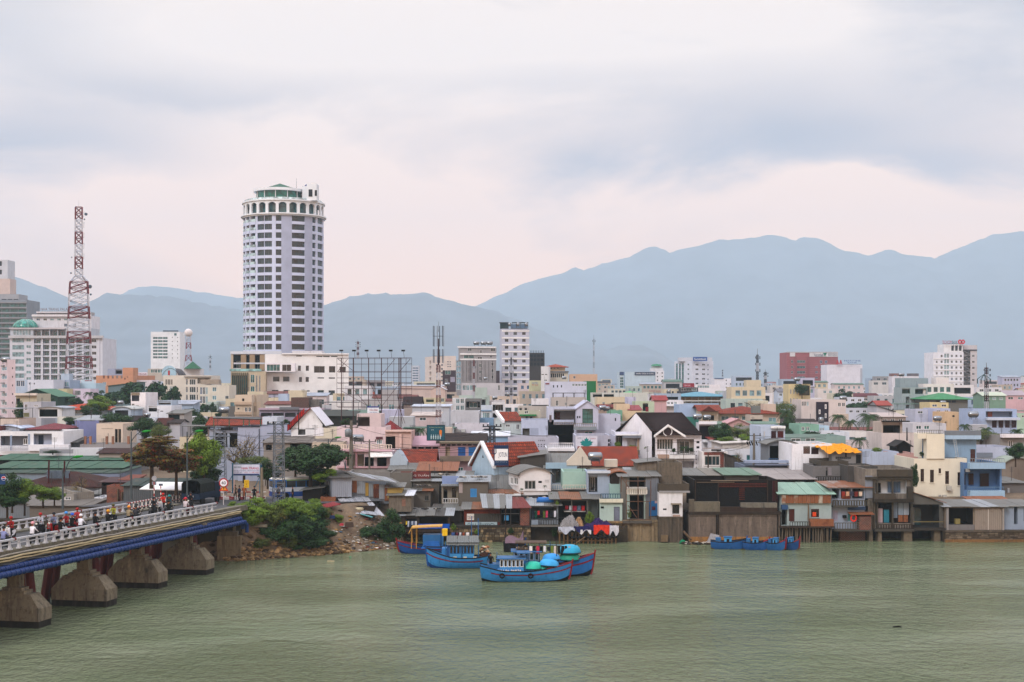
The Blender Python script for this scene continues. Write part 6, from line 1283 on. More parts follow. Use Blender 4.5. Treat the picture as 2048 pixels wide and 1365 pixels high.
RID=[(105,360,'b','a82a2c','b02a2a','e4e4e8','in a red shirt and red helmet on a white scooter near the left edge',0),(132,455,'a','9aa0c4','2a2a30','24242a','in a lilac shirt riding away closest to the camera',0),(392,325,'b','b8bcc4','b83030','3a4048','in a pale grey shirt and red helmet coming over the bridge',0),(412,410,'a','e4e4ec','d8a8b0','2a2a2e','in a white shirt with a pink-white helmet riding away',0),(522,320,'b','8a90a8','3a3a44','b01c24','in a grey-blue shirt on a bright red scooter',0),(613,365,'a','1e1e22','1c1c20','c8c8cc','in a black jacket and black helmet, leftmost of the two riding side by side',0),(642,312,'b','a83038','5aa8e0','8a8a90','in a red top with a light blue helmet',0),(708,325,'a','18181c','3a78d0','a01c20','in black with a bright blue helmet riding away',0),(750,275,'b','c05058','a82a2c','a8242c','in a pink-red top and red helmet beside the far railing',0),(885,335,'a','e0e2ea','dcdce0','4a4a50','in a white blouse and white helmet riding away',0),(992,312,'a','1f2228','3a4250','2c2c30','in a black jacket riding alone in the middle of the bridge',0),(1097,292,'a','1a1c20','d8a820','3a3a3c','in black with a yellow helmet riding away',0),(1102,238,'b','a8a848','6a6a3a','2c3440','in an olive-yellow top coming towards the camera',0),(1260,252,'a','a89c84','e0a020','3c3430','in a beige shirt with an orange-yellow helmet',0),(1335,235,'a','343c4c','2a2e38','9a9a9c','in a dark blue shirt riding away on a silver bike',0),(1412,250,'a','55565c','4a4a4c','2e2e30','in a dark grey shirt near the bridge end',0),(1495,170,'b','28303c','303640','3a3c40','in dark clothes with an orange bag at the bridge end',0),(1588,132,'b','d0402c','c83028','c4c4c8','in an orange-red shirt and red helmet at the bridge end',0),(1648,150,'b','3a5a60','3a9a9a','54585c','with a teal helmet next to the orange-red rider',0),(1687,198,'a','1e2c28','24302c','24262a','in very dark green, last rider before the truck',0),(1857,120,'b','2a2c34','33363c','2c2e32','in dark clothes beside the truck under the lamp post',0),(1885,172,'a','d0c8cc','c84058','8a3a44','in a pale top with a pink helmet behind the truck',0)]
def onroad(x,y,ztop=1.62):
 px,py=PX(x),PY(y);Y=120.0
 for _ in range(12):z=5.9-TLT*(Y-101)/.98 if Y<147 else roadz(Y)+.03;Y=(CH-z-ztop)*F/(py-HY)
 return V3((xat(px,Y),Y,z))
for x,y,dr,sh,he,bc,lab,_ in RID:
 p=onroad(x,y,1.78);q=p-BO;v=q.dot(BV);u=q.dot(BU);v=max(1.15,min(BW-1.15,v))if u<46 else v
 if u<46:p=bp(u,v,.01)
 rz=BA if dr=='a' else BA+pi
 rz+=random.Random(x).U(-.08,.08)
 bike(tuple(p),rz,' '.join(('motorbike of the rider '+lab).split()[:16]),bc);person((p.x-.12*cos(rz),p.y-.12*sin(rz),p.z),rz,'rider '+lab,sh,hat=he,group='motorbike riders on the bridge')
 # ================================================================ truck and bus
def vbox(par,name,v8,mat):m=MB();m.hexa(v8,mat);return m.obj(name,par)
def truck(p,rz,la):
 t=T_('cargo_truck',la,'truck',p,rz);bl_=Mp('1f4560');cv=Mk('3a4440')
 m=MB();m.box(-4.2,-1.05,.75,0,1.05,.95,bl_);m.obj('bed',t)
 for y in(-1.08,1.03):m=MB();m.box(-4.2,y,.95,0,y+.05,1.4,bl_);m.obj('side_board',t)
 m=MB();m.box(-4.25,-1.05,.7,-4.2,1.05,1.35,bl_);m.obj('tailgate',t)
 m=MB();prof=[(-1.05,1.4),(-1.05,2.35),(-.8,2.65),(0,2.75),(.8,2.65),(1.05,2.35),(1.05,1.4)]
 for(a,b),(c,e)in zip(prof,prof[1:]):m.hexa([(-4.2,a,b),(-.1,a,b),(-.1,c,e),(-4.2,c,e),(-4.2,a*1.03,b+.05),(-.1,a*1.03,b+.05),(-.1,c*1.03,e+.05),(-4.2,c*1.03,e+.05)],cv)
 m.prism([(y,z)for y,z in prof],-.15,-.1,cv,'x');m.obj('canvas',t)
 m=MB();m.box(0.05,-1.05,.6,1.7,1.05,2.3,bl_);m.obj('cab',t);m=MB();m.box(1.66,-.95,1.4,1.73,.95,2.1,Mg('22303a'));m.obj('windscreen',t)
 w=wheel_mesh(.48,.28)
 for x in(-3.2,1.0):
  for y in(-.9,.9):lk('wheel',w,t,(x,y,.48))
 m=MB();m.box(-4.28,.55,.72,-4.25,.85,.84,Mf('c03020'));m.obj('tail_light',t);m=MB();m.box(-4.28,-.3,.95,-4.255,.3,1.12,Mf('d8d8d8'));m.obj('number_plate',t);return t
p=V3((xat(404,156),158,roadz(158)+.03));truck(tuple(p),R(80),'dark blue truck with a grey-green canvas cover seen from behind at the bridge end')
def bus(p,rz,la):
 t=T_('bus',la,'bus',p,rz);L_,w,h=7.6,2.3,2.5;m=MB();wb=Mp('d4dae2')
 m.box(0,0,.35,L_,w,.95,Mp('2c6ab0'));m.box(0,0,.95,L_,w,1.45,wb);m.box(.02,.02,1.45,L_-.02,w-.02,h-.12,Mp('3d8ac8'));m.hexa([(0,0,h-.12),(L_,0,h-.12),(L_,w,h-.12),(0,w,h-.12),(.25,.2,h+.06),(L_-.25,.2,h+.06),(L_-.25,w-.2,h+.06),(.25,w-.2,h+.06)],Mp('e4e2dc'));m.obj('body',t)
 for i in range(6):m=MB();m.box(.35+i*1.2,-.03,1.5,1.4+i*1.2,.02,2.2,Mg('1f2c34'));m.obj('window',t)
 m=MB();m.box(-.03,.3,1.5,.02,w-.3,2.2,Mg('26343c'));m.obj('rear_window',t)
 m=MB();m.box(4.6,-.04,.4,5.6,.0,2.1,Mg('26343c'));m.obj('door',t);w_=wheel_mesh(.44,.28)
 for x in(1.4,6.2):
  for y in(.1,w-.1):lk('wheel',w_,t,(x,y,.44))
 for y in(.12,w-.3):m=MB();m.box(-.04,y,.7,.0,y+.18,.9,Mf('b83020'));m.obj('tail_light',t)
 text('BUS',t,.9,.18,Mf('2a5a90'),(-.03,w/2,1.22),(R(90),0,R(-90)));m=MB();m.box(1.5,-.035,2.26,4.5,.0,2.34,Mf('a8c850'));m.obj('route_strip',t);return t
bus((xat(548,167),167,roadz(167)+.03),R(24),'blue and white bus behind the lattice pylon at the road end')
# crash barriers, striped red and white
def barrier(p,q,la,h=.85,seg=.55):
 t=T_('striped_barrier',la,'barrier',(0,0,0));p=V3(p);q=V3(q);n=int((q-p).length/seg);wm,rm_=Mf('d8d4d0'),Mf('a8343a')
 for z in(h,h*.35):
  m=MB()
  for i in range(n):a=p.lerp(q,i/n)+V3((0,0,z));c=p.lerp(q,(i+1)/n)+V3((0,0,z));m.tube(a,c,.085,None,5,wm if i%2 else rm_)
  m.obj('rail',t)
 for i in range(0,n+1,3):a=p.lerp(q,i/n);m=MB();m.box(a.x-.06,a.y-.06,a.z-.2,a.x+.06,a.y+.06,a.z+h,wm);m.obj('post',t)
barrier(tuple(bp(37,BW+.2,0)),tuple(bp(60,BW+5,-.6)),'long striped barrier curving off past the bridge end');barrier((xat(432,172),172,roadz(172)),(xat(532,172),172,roadz(172)),'striped barrier between the truck and the bus')
barrier((xat(438,169.5),169.5,roadz(170)),(xat(530,169.5),169.5,roadz(170)),'nearer striped kerb rail between the truck and the bus',h=.3)
crop(400,780)
for x,y,d,sh,lab in((343,985,168,'8a7a68','person in brown standing by the sign post near the truck'),(385,1030,164,'4a5a78','person in blue-grey walking beside the striped barrier'),(432,985,167,'b06a40','person in orange standing beside the yellow sign'),(530,1060,161,'1c1e22','person in black crossing before the bus'),(905,1030,162,'2c2a2c','dark-clad person beside the front of the bus'),(765,1020,163,'4a3a38','person waiting between the pylon legs')):
 person((xat(PX(x),d),d,max(roadz(d)+.03,ground(xat(PX(x),d),d))),R(200+x%90),lab,sh,hat='1c1816',seat=False)
 # ================================================================ boats
HB=M('hull','4c9ccc');HB2=M('hull','3c88c0');HBD=M('hull','2a6aa4');RD=Mp('9a2c38');DKB=Mp('1c1a1e');CAB=Mp('58a8d4');CABD=Mp('3d80ac')
def hull_pts(L,B,D,bow,stern,n=20,m=7):
 rows=[]
 for i in range(n+1):
  s=i/n;x=-L/2+L*s
  w=B/2*(min(1,(1-s)*2.6)**.62 if s>.6 else 1)*(.72+.28*min(1,s*4));w=max(w,.02)
  top=D*(1+bow*max(0,(s-.45)/.55)**2.0+stern*max(0,(.3-s)/.3)**1.7);keel=-.35+(.5*max(0,(s-.85)/.15)**2)+.25*max(0,(.12-s)/.12)
  r=[]
  for j in range(m+1):
   t=j/m;y=w*(sin(t*pi/2)**.75)*(.80+.20*t);z=keel+(top-keel)*(1-cos(t*pi/2))**.9
   xx=x+(L*.045*t*max(0,(s-.75)/.25))-(L*.03*t*max(0,(.1-s)/.1))
   r.append((xx,y,z))
  rows.append(r)
 return rows
def hull_band(rows,t0,t1,off,mat,s0=0.0,s1=1.0,sides=(1,-1)):
 mb=MB();n=len(rows)-1;m=len(rows[0])-1
 def P(i,t,sg):
  r=rows[i];k=min(m-1,int(t*m));f=t*m-k;a,b=V3(r[k]),V3(r[k+1]);q=a.lerp(b,f);return V3((q.x+(off if i==n else 0),sg*(q.y+off),q.z))
 for sg in sides:
  for i in range(n):
   if not(s0<=(i+.5)/n<=s1):continue
   K=max(1,int(ceil((t1-t0)*m)))
   for k in range(K):
    a,b=t0+(t1-t0)*k/K,t0+(t1-t0)*(k+1)/K;mb.quad(P(i,a,sg),P(i+1,a,sg),P(i+1,b,sg),P(i,b,sg),mat)
 return mb
def make_hull(t,L,B,D,bow=.9,stern=.35,hb=HB,low=None,sp=True,redstem=True,s=1):
 rows=hull_pts(L,B,D,bow,stern)
 mb=hull_band(rows,0,1,0,hb);
 for r in(rows[0],):mb.add([tuple(p)for p in r]+[(x,-y,z)for x,y,z in reversed(r)],[tuple(range(2*len(r)))],hb)
 mb.obj('hull',t,True)
 hull_band(rows,.0,.45,.015,low or M('hull','1a2a34')).obj('waterline_paint',t)
 if sp:hull_band(rows,.79,.84,.03,RD,.1).obj('red_stripe',t)
 dk=MB()
 for a,b in zip(rows,rows[1:]):
  za,zb=a[-1][2]-.28,b[-1][2]-.28;dk.quad((a[-1][0],a[-1][1]*.97,za),(b[-1][0],b[-1][1]*.97,zb),(b[-1][0],-b[-1][1]*.97,zb),(a[-1][0],-a[-1][1]*.97,za),Mw('6a5a4c'))
 dk.obj('deck',t)
 g=MB()
 for sg in(1,-1):
  for a,b in zip(rows,rows[1:]):pa,pb=a[-1],b[-1];g.tube((pa[0],sg*pa[1],pa[2]),(pb[0],sg*pb[1],pb[2]),.055,None,5,DKB if not redstem or a[0][0]<L*.25 else RD)
 g.obj('gunwale',t)
 st=MB();r=rows[-1]
 for a,b in zip(r,r[1:]):st.tube((a[0]+.03,0,a[2]),(b[0]+.03,0,b[2]),.09,None,6,RD if redstem else HBD)
 st.tube((r[-1][0],0,r[-1][2]),(r[-1][0]+.1,0,r[-1][2]+.3),.09,.07,6,RD if redstem else HBD);st.obj('stem',t)
 return rows
def cabin(t,x0,x1,w,z0,z1,nwin,wall=CAB,roof=None,fr='dfe3e8',name='cabin',overhang=.25,doors=0):
 m=MB();m.box(x0,-w,z0,x1,w,z1,wall);m.obj(name,t);r=MB();r.hexa([(x0-overhang,-w-.2,z1),(x1+overhang,-w-.2,z1),(x1+overhang,w+.2,z1),(x0-overhang,w+.2,z1),(x0-overhang,-w-.15,z1+.1),(x1+overhang,-w-.15,z1+.1),(x1+overhang,w+.15,z1+.1),(x0-overhang,w+.15,z1+.1)],roof or CABD);r.obj('cabin_roof',t)
 for sg in(-1,1):
  for i in range(nwin):
   a=x0+(x1-x0)*(i+.22)/nwin;b=x0+(x1-x0)*(i+.78)/nwin;f=MB();f.box(a-.05,sg*w-.03,z0+(z1-z0)*.42,b+.05,sg*w+.03,z1-.06,Mp(fr));o=f.obj('window',t)
   p=MB();p.box(a,sg*w-.04,z0+(z1-z0)*.47,b,sg*w+.04,z1-.11,Mg('10161c'));p.obj('pane',o)
def pole(t,a,b,r,mat,name='mast'):m=MB();m.tube(a,b,r,r*.7,6,mat);m.obj(name,t)
WD=Mw('8a7a66')
_cor={}
def coracle(loc,rz,la,col,r=.95,tilt=(0,0)):
 if col not in _cor:
  m=MB();m.lathe((0,0,0),((1.0,0),(1.02,.06),(.99,.2),(.92,.42),(.72,.62),(.4,.72),(.03,.75)),26,Mp(col));rim=MB();n=26
  for i in range(n):a,b=2*pi*i/n,2*pi*(i+1)/n;rim.tube((1.03*cos(a),1.03*sin(a),.02),(1.03*cos(b),1.03*sin(b),.02),.05,None,5,Mp('1f4a58'))
  _cor[col]=(m.mesh('basket_shell',True),rim.mesh('rim'))
 t=T_('coracle',la,'basket boat',loc,rz,'upturned basket boats on the fishing boats');t.scale=(r,r,r);t.rotation_euler=(tilt[0],tilt[1],rz);lk('basket_shell',_cor[col][0],t);lk('rim',_cor[col][1],t);return t
crop(780,960)
def boat_at(x0,x1,ywl,name,la,rz=0):
 d=CH*F/(PY(ywl)-HY);xa,xb=xat(PX(x0),d),xat(PX(x1),d);return T_(name,la,'fishing boat',((xa+xb)/2,d,0),rz,None),(xb-xa)
 # front boat, bow to the right
t,w=boat_at(885,1755,985,'fishing_boat','front blue fishing boat with a white-windowed cabin and turquoise baskets on deck',0);L1=w*.96;FB=t
make_hull(t,L1,2.5,1.0,.72,.5);z=.85
cabin(t,-L1*.30,-L1*.02,.85,z,z+1.25,6,CAB,Mp('3f7ea8'));m=MB();m.box(-L1*.44,-.8,z-.1,-L1*.30,.8,z+.75,CABD);m.obj('stern_locker',t)
m=MB();m.hexa([(-L1*.36,-.95,z+.0),(-L1*.04,-.95,z+.0),(-L1*.04,-.8,z+.0),(-L1*.36,-.8,z+.0),(-L1*.32,-.93,z+.42),(-L1*.05,-.93,z+.42),(-L1*.05,-.85,z+.42),(-L1*.32,-.85,z+.42)],M('hull','4f9ad0'));m.obj('cabin_skirt',t)
text('KH 96',t,.95,.2,Mf('e8e0d0'),(-L1*.25,-.97,z+.2),(R(80),0,0),'registration');text('96874',t,.95,.2,Mf('e8e0d0'),(-L1*.11,-.97,z+.2),(R(80),0,0),'registration')
for x in(-L1*.33,-L1*.0,L1*.02):pole(t,(x,-.8,z),(x,-.8,z+1.9),.035,CABD,'post')
m=MB();m.box(-L1*.10,-1.0,z+1.75,L1*.05,1.0,z+1.83,CABD);m.obj('awning',t)
def dw(p,dz=0):return p
lp=t.location
def ondeck(bt,x,y,z):return(bt.location.x+x,bt.location.y+y,z)
coracle(ondeck(t,L1*.09,-.2,1.15),.3,'mint green upturned basket boat lying lowest on the front boat','3fc8b4',.88);coracle(ondeck(t,L1*.20,.1,1.0),.3,'half-hidden mint green basket under the two light blue ones','3fc0b0',.8)
coracle(ondeck(t,L1*.275,-.1,1.35),1,'light blue upturned basket boat on the front boat foredeck','4fb4e0',.92,(0,.12));coracle(ondeck(t,L1*.305,.5,1.85),2,'light blue basket boat stacked behind and above the other light blue one','4aa8dc',.82,(0,.1))
pole(t,(L1*.37,0,1.0),(L1*.36,0,3.7),.05,Mp('5a3a3a'));
for x in(-L1*.27,L1*.06):
 m=MB();n=12
 for i in range(n):a,b=2*pi*i/n,2*pi*(i+1)/n;m.tube((x+.2*cos(a),-1.3,.62+.2*sin(a)),(x+.2*cos(b),-1.3,.62+.2*sin(b)),.07,None,5,Mf('18181a'))
 m.obj('tyre_fender',t)
person(ondeck(t,-L1*.405,-.2,.82),R(90),'person in dark clothes sitting at the stern of the front fishing boat','1c1a20',hat='141214',seat=False)
# second boat, behind and to the right
t,w=boat_at(1040,1990,975,'fishing_boat','second blue fishing boat half behind the front one, red stem and washing on its cabin',0);t.location.y+=2.7;L2=w*.96;SB2=t
make_hull(t,L2,2.6,1.2,.8,.4,HB2);z=1.0
cabin(t,-L2*.34,-L2*.06,.9,z,z+1.35,5,CABD,CABD,fr='a8b4c0')
for x in(-.30,-.18,-.06,.06):pole(t,(L2*x,-.9,z),(L2*x,-.9,z+2.2),.045,Mp('2e6488'),'post');pole(t,(L2*x,.9,z),(L2*x,.9,z+2.2),.045,Mp('2e6488'),'post')
m=MB();m.box(-L2*.32,-1,z+2.15,L2*.02,1,z+2.24,Mw('7a6a5c'));m.obj('awning',t)
pole(t,(L2*.34,0,1.2),(L2*.335,0,4.6),.055,Mw('4a3c34'));pole(t,(L2*.28,.2,2.7),(L2*.44,-.3,3.7),.05,Mw('9a8468'),'boom');pole(t,(-L2*.05,0,z+1.95),(L2*.36,0,z+1.85),.03,Mp('8ab0c8'),'line_pole')
coracle(ondeck(t,L2*.27,-.2,2.2),.5,'pale turquoise upturned basket boat, topmost of the pair at the second boat mast','3cb4d0',1.05);coracle(ondeck(t,L2*.27,-.2,1.55),.2,'sea-green basket boat under the pale turquoise one on the second boat','2cae98',1.0)
rd_=random.Random(12);cl=T_('washing_line','line of dark and white washing hung on the second fishing boat','laundry');cols=['e8e6e4','22242c','c84a6a','1c1e24','dcdce0','2a3a44','8a9a4a','d8d0c8','20222a','1a1c22','24262e','b8c0cc']
for i,c in enumerate(cols):m=MB();x=lp.x+.4+i*.33;y=t.location.y-1.05;zt=z+1.95-rd_.U(0,.1);h=rd_.U(.35,.75);w_=rd_.U(.2,.3);m.hexa([(x,y,zt-h),(x+w_,y+.02,zt-h-.05),(x+w_,y+.08,zt-h),(x,y+.06,zt-h),(x,y,zt),(x+w_,y,zt),(x+w_,y+.03,zt),(x,y+.03,zt)],Mk(c));m.obj('garment',cl)
m=MB();rr=random.Random(5)
for i in range(26):lump(m,(t.location.x-L2*.30+rr.U(0,L2*.28),t.location.y+rr.U(-.7,.7),z+1.55+rr.U(0,.1)),rr.U(.12,.28),Mk(rr.choice(('d8cfc0','c8b8a0','8a7a6a','b8a8a0'))),rr,.7)
m.obj('gear_heap',None,kind='stuff',la='heap of pale sacks and gear on the second boat cabin roof')
# third boat: left, stern cabin
t,w=boat_at(372,975,855,'fishing_boat','left blue fishing boat with grey panel roof and a long row of dark windows',R(180));L3=w*.98;TB3=t
make_hull(t,L3,2.6,1.05,.85,.25,HB,M('hull','1f5c94'),True,False);z=.85
lc=lambda x:-(xat(PX(x),t.location.y)-t.location.x)
cabin(t,lc(820),lc(585),.85,z,z+1.45,7,CAB,Mp('dfe3e8'),fr='2f78ac');m=MB();m.box(lc(545)-.1,-.7,z-.2,lc(508),.7,z+1.1,Mp('4a9ad0'));m.obj('wheel_box',t);m=MB();m.box(lc(585),-.85,z,lc(560),.85,z+1.3,Mp('2a6ea4'));m.obj('door',t)
for i in range(4):m=MB();a=lc(620)-(i*.98);m.box(a-.35,.83,z+.12,a,.9,z+.32,Mp('d8d4c4'));m.obj('painted_diamond',t)
m=MB();
for i,(a,b)in enumerate(((555,655),(660,768),(772,866))):q=MB();q.hexa([(lc(b),-1.15,z+1.75),(lc(a),-1.15,z+1.75),(lc(a),1.2,z+1.75),(lc(b),1.2,z+1.75),(lc(b),-1.15,z+1.8),(lc(a),-1.15,z+1.8),(lc(a)-.1,1.1,z+1.82),(lc(b)-.1,1.1,z+1.82)],Ms('8e9494'));q.hexa([(lc(b),1.15,z+1.5),(lc(a),1.15,z+1.5),(lc(a),1.2,z+1.5),(lc(b),1.2,z+1.5),(lc(b),.4,z+2.3),(lc(a),.4,z+2.3),(lc(a),.45,z+2.34),(lc(b),.45,z+2.34)],Ms('8e9494'));q.obj('roof_panel',t)
for x in(545,700,865):pole(t,(lc(x),1.0,z),(lc(x),1.0,z+1.8),.05,CABD,'post')
pole(t,(lc(862),0,z),(lc(860),0,z+4.0),.06,Mp('3a78a8'));pole(t,(lc(795),0,z+2.2),(lc(795),0,z+4.2),.05,Mp('3a78a8'))
m=MB();m.box(lc(560),-.4,z+2.3,lc(512),.4,z+2.95,Mk('e8c81c'));m.obj('yellow_cover',t)
for i,c in enumerate(('4a6a9a','7a2a4a','c8c8cc','a86a50','d8d4d0')):m=MB();a=lc(600+i*32);m.box(a-.45,-.3,z+2.3,a,.3,z+2.55,Mk(c));m.obj('folded_bundle',t)
m=MB();m.box(lc(975)+.2,-.9,z+.35,lc(880),.9,z+.6,Mw('6a4a3a'));m.obj('stern_platform',t)
rr=random.Random(8);m=MB()
for i in range(22):lump(m,(t.location.x-lc(870+rr.U(0,100)),t.location.y+rr.U(-.6,.6),z+.7+rr.U(0,.5)),rr.U(.1,.22),Mk(rr.choice(('c8a888','a87a5a','d8cfc0','5a4a40'))),rr)
m.obj('gear_heap',None,kind='stuff',la='tangle of ropes and gear between the left boat and the pair of boats')
# fourth boat: yellow awning at the shore
t,w=boat_at(195,560,722,'fishing_boat','small blue boat with a yellow canvas awning beside the stilt hut',R(180));t.location.y+=.4;L4=7.2;make_hull(t,L4,2.0,.8,.7,.3,HBD,M('hull','1c4470'));lc=lambda x:-(xat(PX(x),t.location.y)-t.location.x);t.location.x+=.5
m=MB();pr=[(lc(188),2.15),(lc(215),2.75),(lc(380),2.85),(lc(510),2.9)]
for(a,za),(b,zb)in zip(pr,pr[1:]):m.hexa([(b,-.95,zb),(a,-.95,za),(a,.95,za),(b,.95,zb),(b,-.95,zb+.14),(a,-.95,za+.14),(a,.95,za+.14),(b,.95,zb+.14)],Mk('d4b270'))
m.obj('awning',t)
for x in(215,262,500):pole(t,(lc(x),.85,.6),(lc(x),.85,2.8),.05,Mp('c8a050' if x<300 else '245f90'),'post');pole(t,(lc(x),-.85,.6),(lc(x),-.85,2.8),.05,Mp('c8a050'),'post')
m=MB();m.box(lc(520),-.8,.6,lc(325),.8,2.05,CABD);m.obj('cabin',t);m=MB();m.hexa([(lc(500),.82,.6),(lc(305),.82,.6),(lc(305),1.0,.6),(lc(500),1.0,.6),(lc(480),.82,1.4),(lc(350),.82,1.4),(lc(350),.95,1.4),(lc(480),.95,1.4)],Mp('2f80c0'));m.obj('cabin_skirt',t)
# grey covered boat behind
t,w=boat_at(1120,1300,700,'covered_boat','small boat under a peaked pinkish grey tarpaulin behind the pair',0);make_hull(t,w*1.1,1.6,.8,.5,.3,M('hull','3a3a44'),None,False,False)
m=MB();c=10;vs=[]
for j in range(5):
 for i in range(c+1):s_=i/c;x=-w*.48+w*.98*s_;y=-.8+.4*j;k=1-abs(y)/.85;vs.append((x,y,.95+k*(.55+.25*sin(s_*5))+(.9*max(0,(s_-.78)/.22))*(k+.2)))
m.add(vs,[(j*(c+1)+i,j*(c+1)+i+1,(j+1)*(c+1)+i+1,(j+1)*(c+1)+i)for j in range(4)for i in range(c)],Mk('8e7a84'));m.obj('tarpaulin',t)
pole(t,(-w*.46,0,.5),(-w*.46,0,5.0),.09,Mw('5a4c44'))
# four small moored boats
crop(1160,920,420)
for x0,x1,yw,rz,lab,hc in((1295,1610,872,8,'moored open blue boat, leftmost of the four below the streaked wall','3c7cb4'),(1610,1835,880,14,'second moored blue boat with a red gunwale','3876b0'),(1838,2000,884,22,'third moored blue boat with a pale cabin front','4080b4'),(2003,2135,878,24,'small rightmost moored boat against the timber piles','346ca0')):
 d=CH*F/(PY(yw)-HY);xa,xb=xat(PX(x0),d),xat(PX(x1),d);t=T_('rowing_boat',lab,'boat',((xa+xb)/2,d+.5,0),R(-rz),'small moored boats');w=(xb-xa)*1.02/cos(R(rz));make_hull(t,w,1.7,.78,.5,.12,M('hull',hc),M('hull','7a6e64'),False,x0>1500)
 m=MB();m.box(-w*.38,-.5,.45,-w*.22,.5,1.2,CABD);m.obj('engine_box',t);m=MB();m.box(-w*.12,-.55,.45,w*.1,.55,1.25,CAB);m.obj('cabin',t);m=MB();m.box(-w*.05,-.58,.65,w*.03,.56,1.12,Mf('1c1418'));m.obj('doorway',t);m=MB();m.box(-w*.14,-.62,1.25,w*.12,.62,1.32,CABD);m.obj('cabin_roof',t)
 # grey sheet and rubbish at the slipway
rr=random.Random(9);m=MB()
for i in range(60):x=xat(PX(rr.U(1010,1300)),160.6);lump(m,(x,160.6+rr.U(-.6,.9),.12),rr.U(.08,.3),M('stone',rr.choice(('3a342c','5a4e40','c8c0b4','4a4238'))),rr,.5)
m.obj('debris',None,kind='stuff',la='dark driftwood and litter at the foot of the dark gap')
m=MB();m.tube(pc(1010,700,161.5),pc(1085,780,160.6),.16,.12,6,Mw('7a6650'));m.obj('log',None,la='weathered log leaning in the dark gap beside the white river house',ca='log')
m=MB();lump(m,tuple(pc(998,803,161)),.28,Mk('2a9a78'),rr,1.1);m.obj('green_sack',None,la='green sack at the water below the log',ca='sack')
m=MB();a=pc(1290,800,160.9);m.hexa([(a.x-.6,160.9,.1),(a.x+.9,161,.1),(a.x+.9,161.4,.1),(a.x-.6,161.3,.1),(a.x-.1,161.4,1.15),(a.x+.9,161.5,.9),(a.x+.9,161.6,.9),(a.x-.1,161.5,1.15)],Mk('a8a6a8'));m.obj('tarpaulin',None,la='crumpled grey sheet left of the moored boats',ca='tarpaulin')
# landing stage with nets, tarpaulins and tyres
crop(780,960)
d=161.0;t=T_('landing_stage','wooden landing stage heaped with nets and hung with tyres','jetty');crop(780,960)
xa,xb=xat(PX(1640),d),xat(1235,d)
m=MB();m.box(xa,d,1.15,xb,d+3,1.3,WD);m.obj('platform',t)
rr=random.Random(3)
for i in range(15):x=xa+.2+(xb-xa-.4)*i/14;m=MB();m.tube((x,d+.1,-1),(x+rr.U(-.1,.1),d+.1,1.15),.1,.1,6,Mw('8a7250'));m.obj('pile',t)
m=MB();m.box(xa+.6,d,.28,xb-.5,d+.1,.4,Mw('7a6448'));m.obj('cross_beam',t)
for i in range(9):
 x=xa+1.6+i*(xb-xa-1.9)/8;m=MB();n=14;r_=.36
 for k in range(n):a,b=2*pi*k/n,2*pi*(k+1)/n;m.tube((x+r_*cos(a),d-.12,1.1+r_*sin(a)),(x+r_*cos(b),d-.12,1.1+r_*sin(b)),.12,None,6,Mf('1b1b1d'))
 m.obj('tyre',t)
def heap(x0,x1,h,mat,la,name,sd,y0=d+.2,dp=2.4,z0=1.3,n=18,rough=.2,cat='net'):
 vs=[];rr=random.Random(sd)
 for j in range(9):
  for i in range(n+1):
   s,v=i/n,j/8;k=sin(pi*s)**.55*sin(pi*v)**.55;vs.append((x0+(x1-x0)*s,y0+dp*v,z0+h*k*(.85+.25*noise.noise(V3((s*6,v*5,sd))))+rough*noise.noise(V3((s*17,v*13,sd)))*k))
 mb=MB();mb.add(vs,[(j*(n+1)+i,j*(n+1)+i+1,(j+1)*(n+1)+i+1,(j+1)*(n+1)+i)for j in range(8)for i in range(n)],mat);return mb.obj(name,None,la=la,ca=cat)
def netmat():
 tt=NT('fishing net');p=tt.pos();w_=tt.nd('ShaderNodeTexWave',wave_type='BANDS');mp=tt.nd('ShaderNodeMapping');tt.L.new(p,mp.inputs[0]);iv(mp,'Rotation',(.3,.6,.2));tt.L.new(mp.outputs[0],w_.inputs['Vector']);iv(w_,'Scale',3.2);iv(w_,'Distortion',6);iv(w_,'Detail',3)
 tt.put(tt.b.inputs['Base Color'],tt.mix(tt.ramp(w_.outputs['Fac'],.3,.7),lin('3a3840'),lin('b4b0ac')));tt.bump(w_.outputs['Fac'],.8,.1);return tt.m
heap(xa+.1,xat(PX(1860),d),2.0,netmat(),'pale and dark striped heap of fishing nets on the landing stage','net_heap',4);heap(xat(PX(1800),d),xat(PX(1905),d),1.75,Mk('b89a78'),'small brown net heap between the grey nets and purple sheet','net_heap',6,y0=d+1.2)
heap(xat(PX(1880),d),xb-.1,1.45,Mk('4a2f6e'),'dark purple tarpaulin draped over gear on the landing stage','tarpaulin',9,rough=.5,cat='tarpaulin')
def drape(x0,x1,z0,h,mat,lab,sd):
 rr=random.Random(sd);n=10;vs=[]
 for j in range(4):
  for i in range(n+1):s=i/n;sw=sin(s*pi*2.6+sd)*.28;vs.append((xat(PX(x0+(x1-x0)*s),d),d-.3+.15*j*0+.04*sin(i*2.1)-(.0 if j else .0),z0+(h if j==3 else h*j/3)*(1)+(sw*(1-j/3))+rr.U(-.03,.03)))
 mb=MB();mb.add(vs,[(j*(n+1)+i,j*(n+1)+i+1,(j+1)*(n+1)+i+1,(j+1)*(n+1)+i)for j in range(3)for i in range(n)],mat);mb.obj('draped_cloth',None,la=lab,ca='cloth')
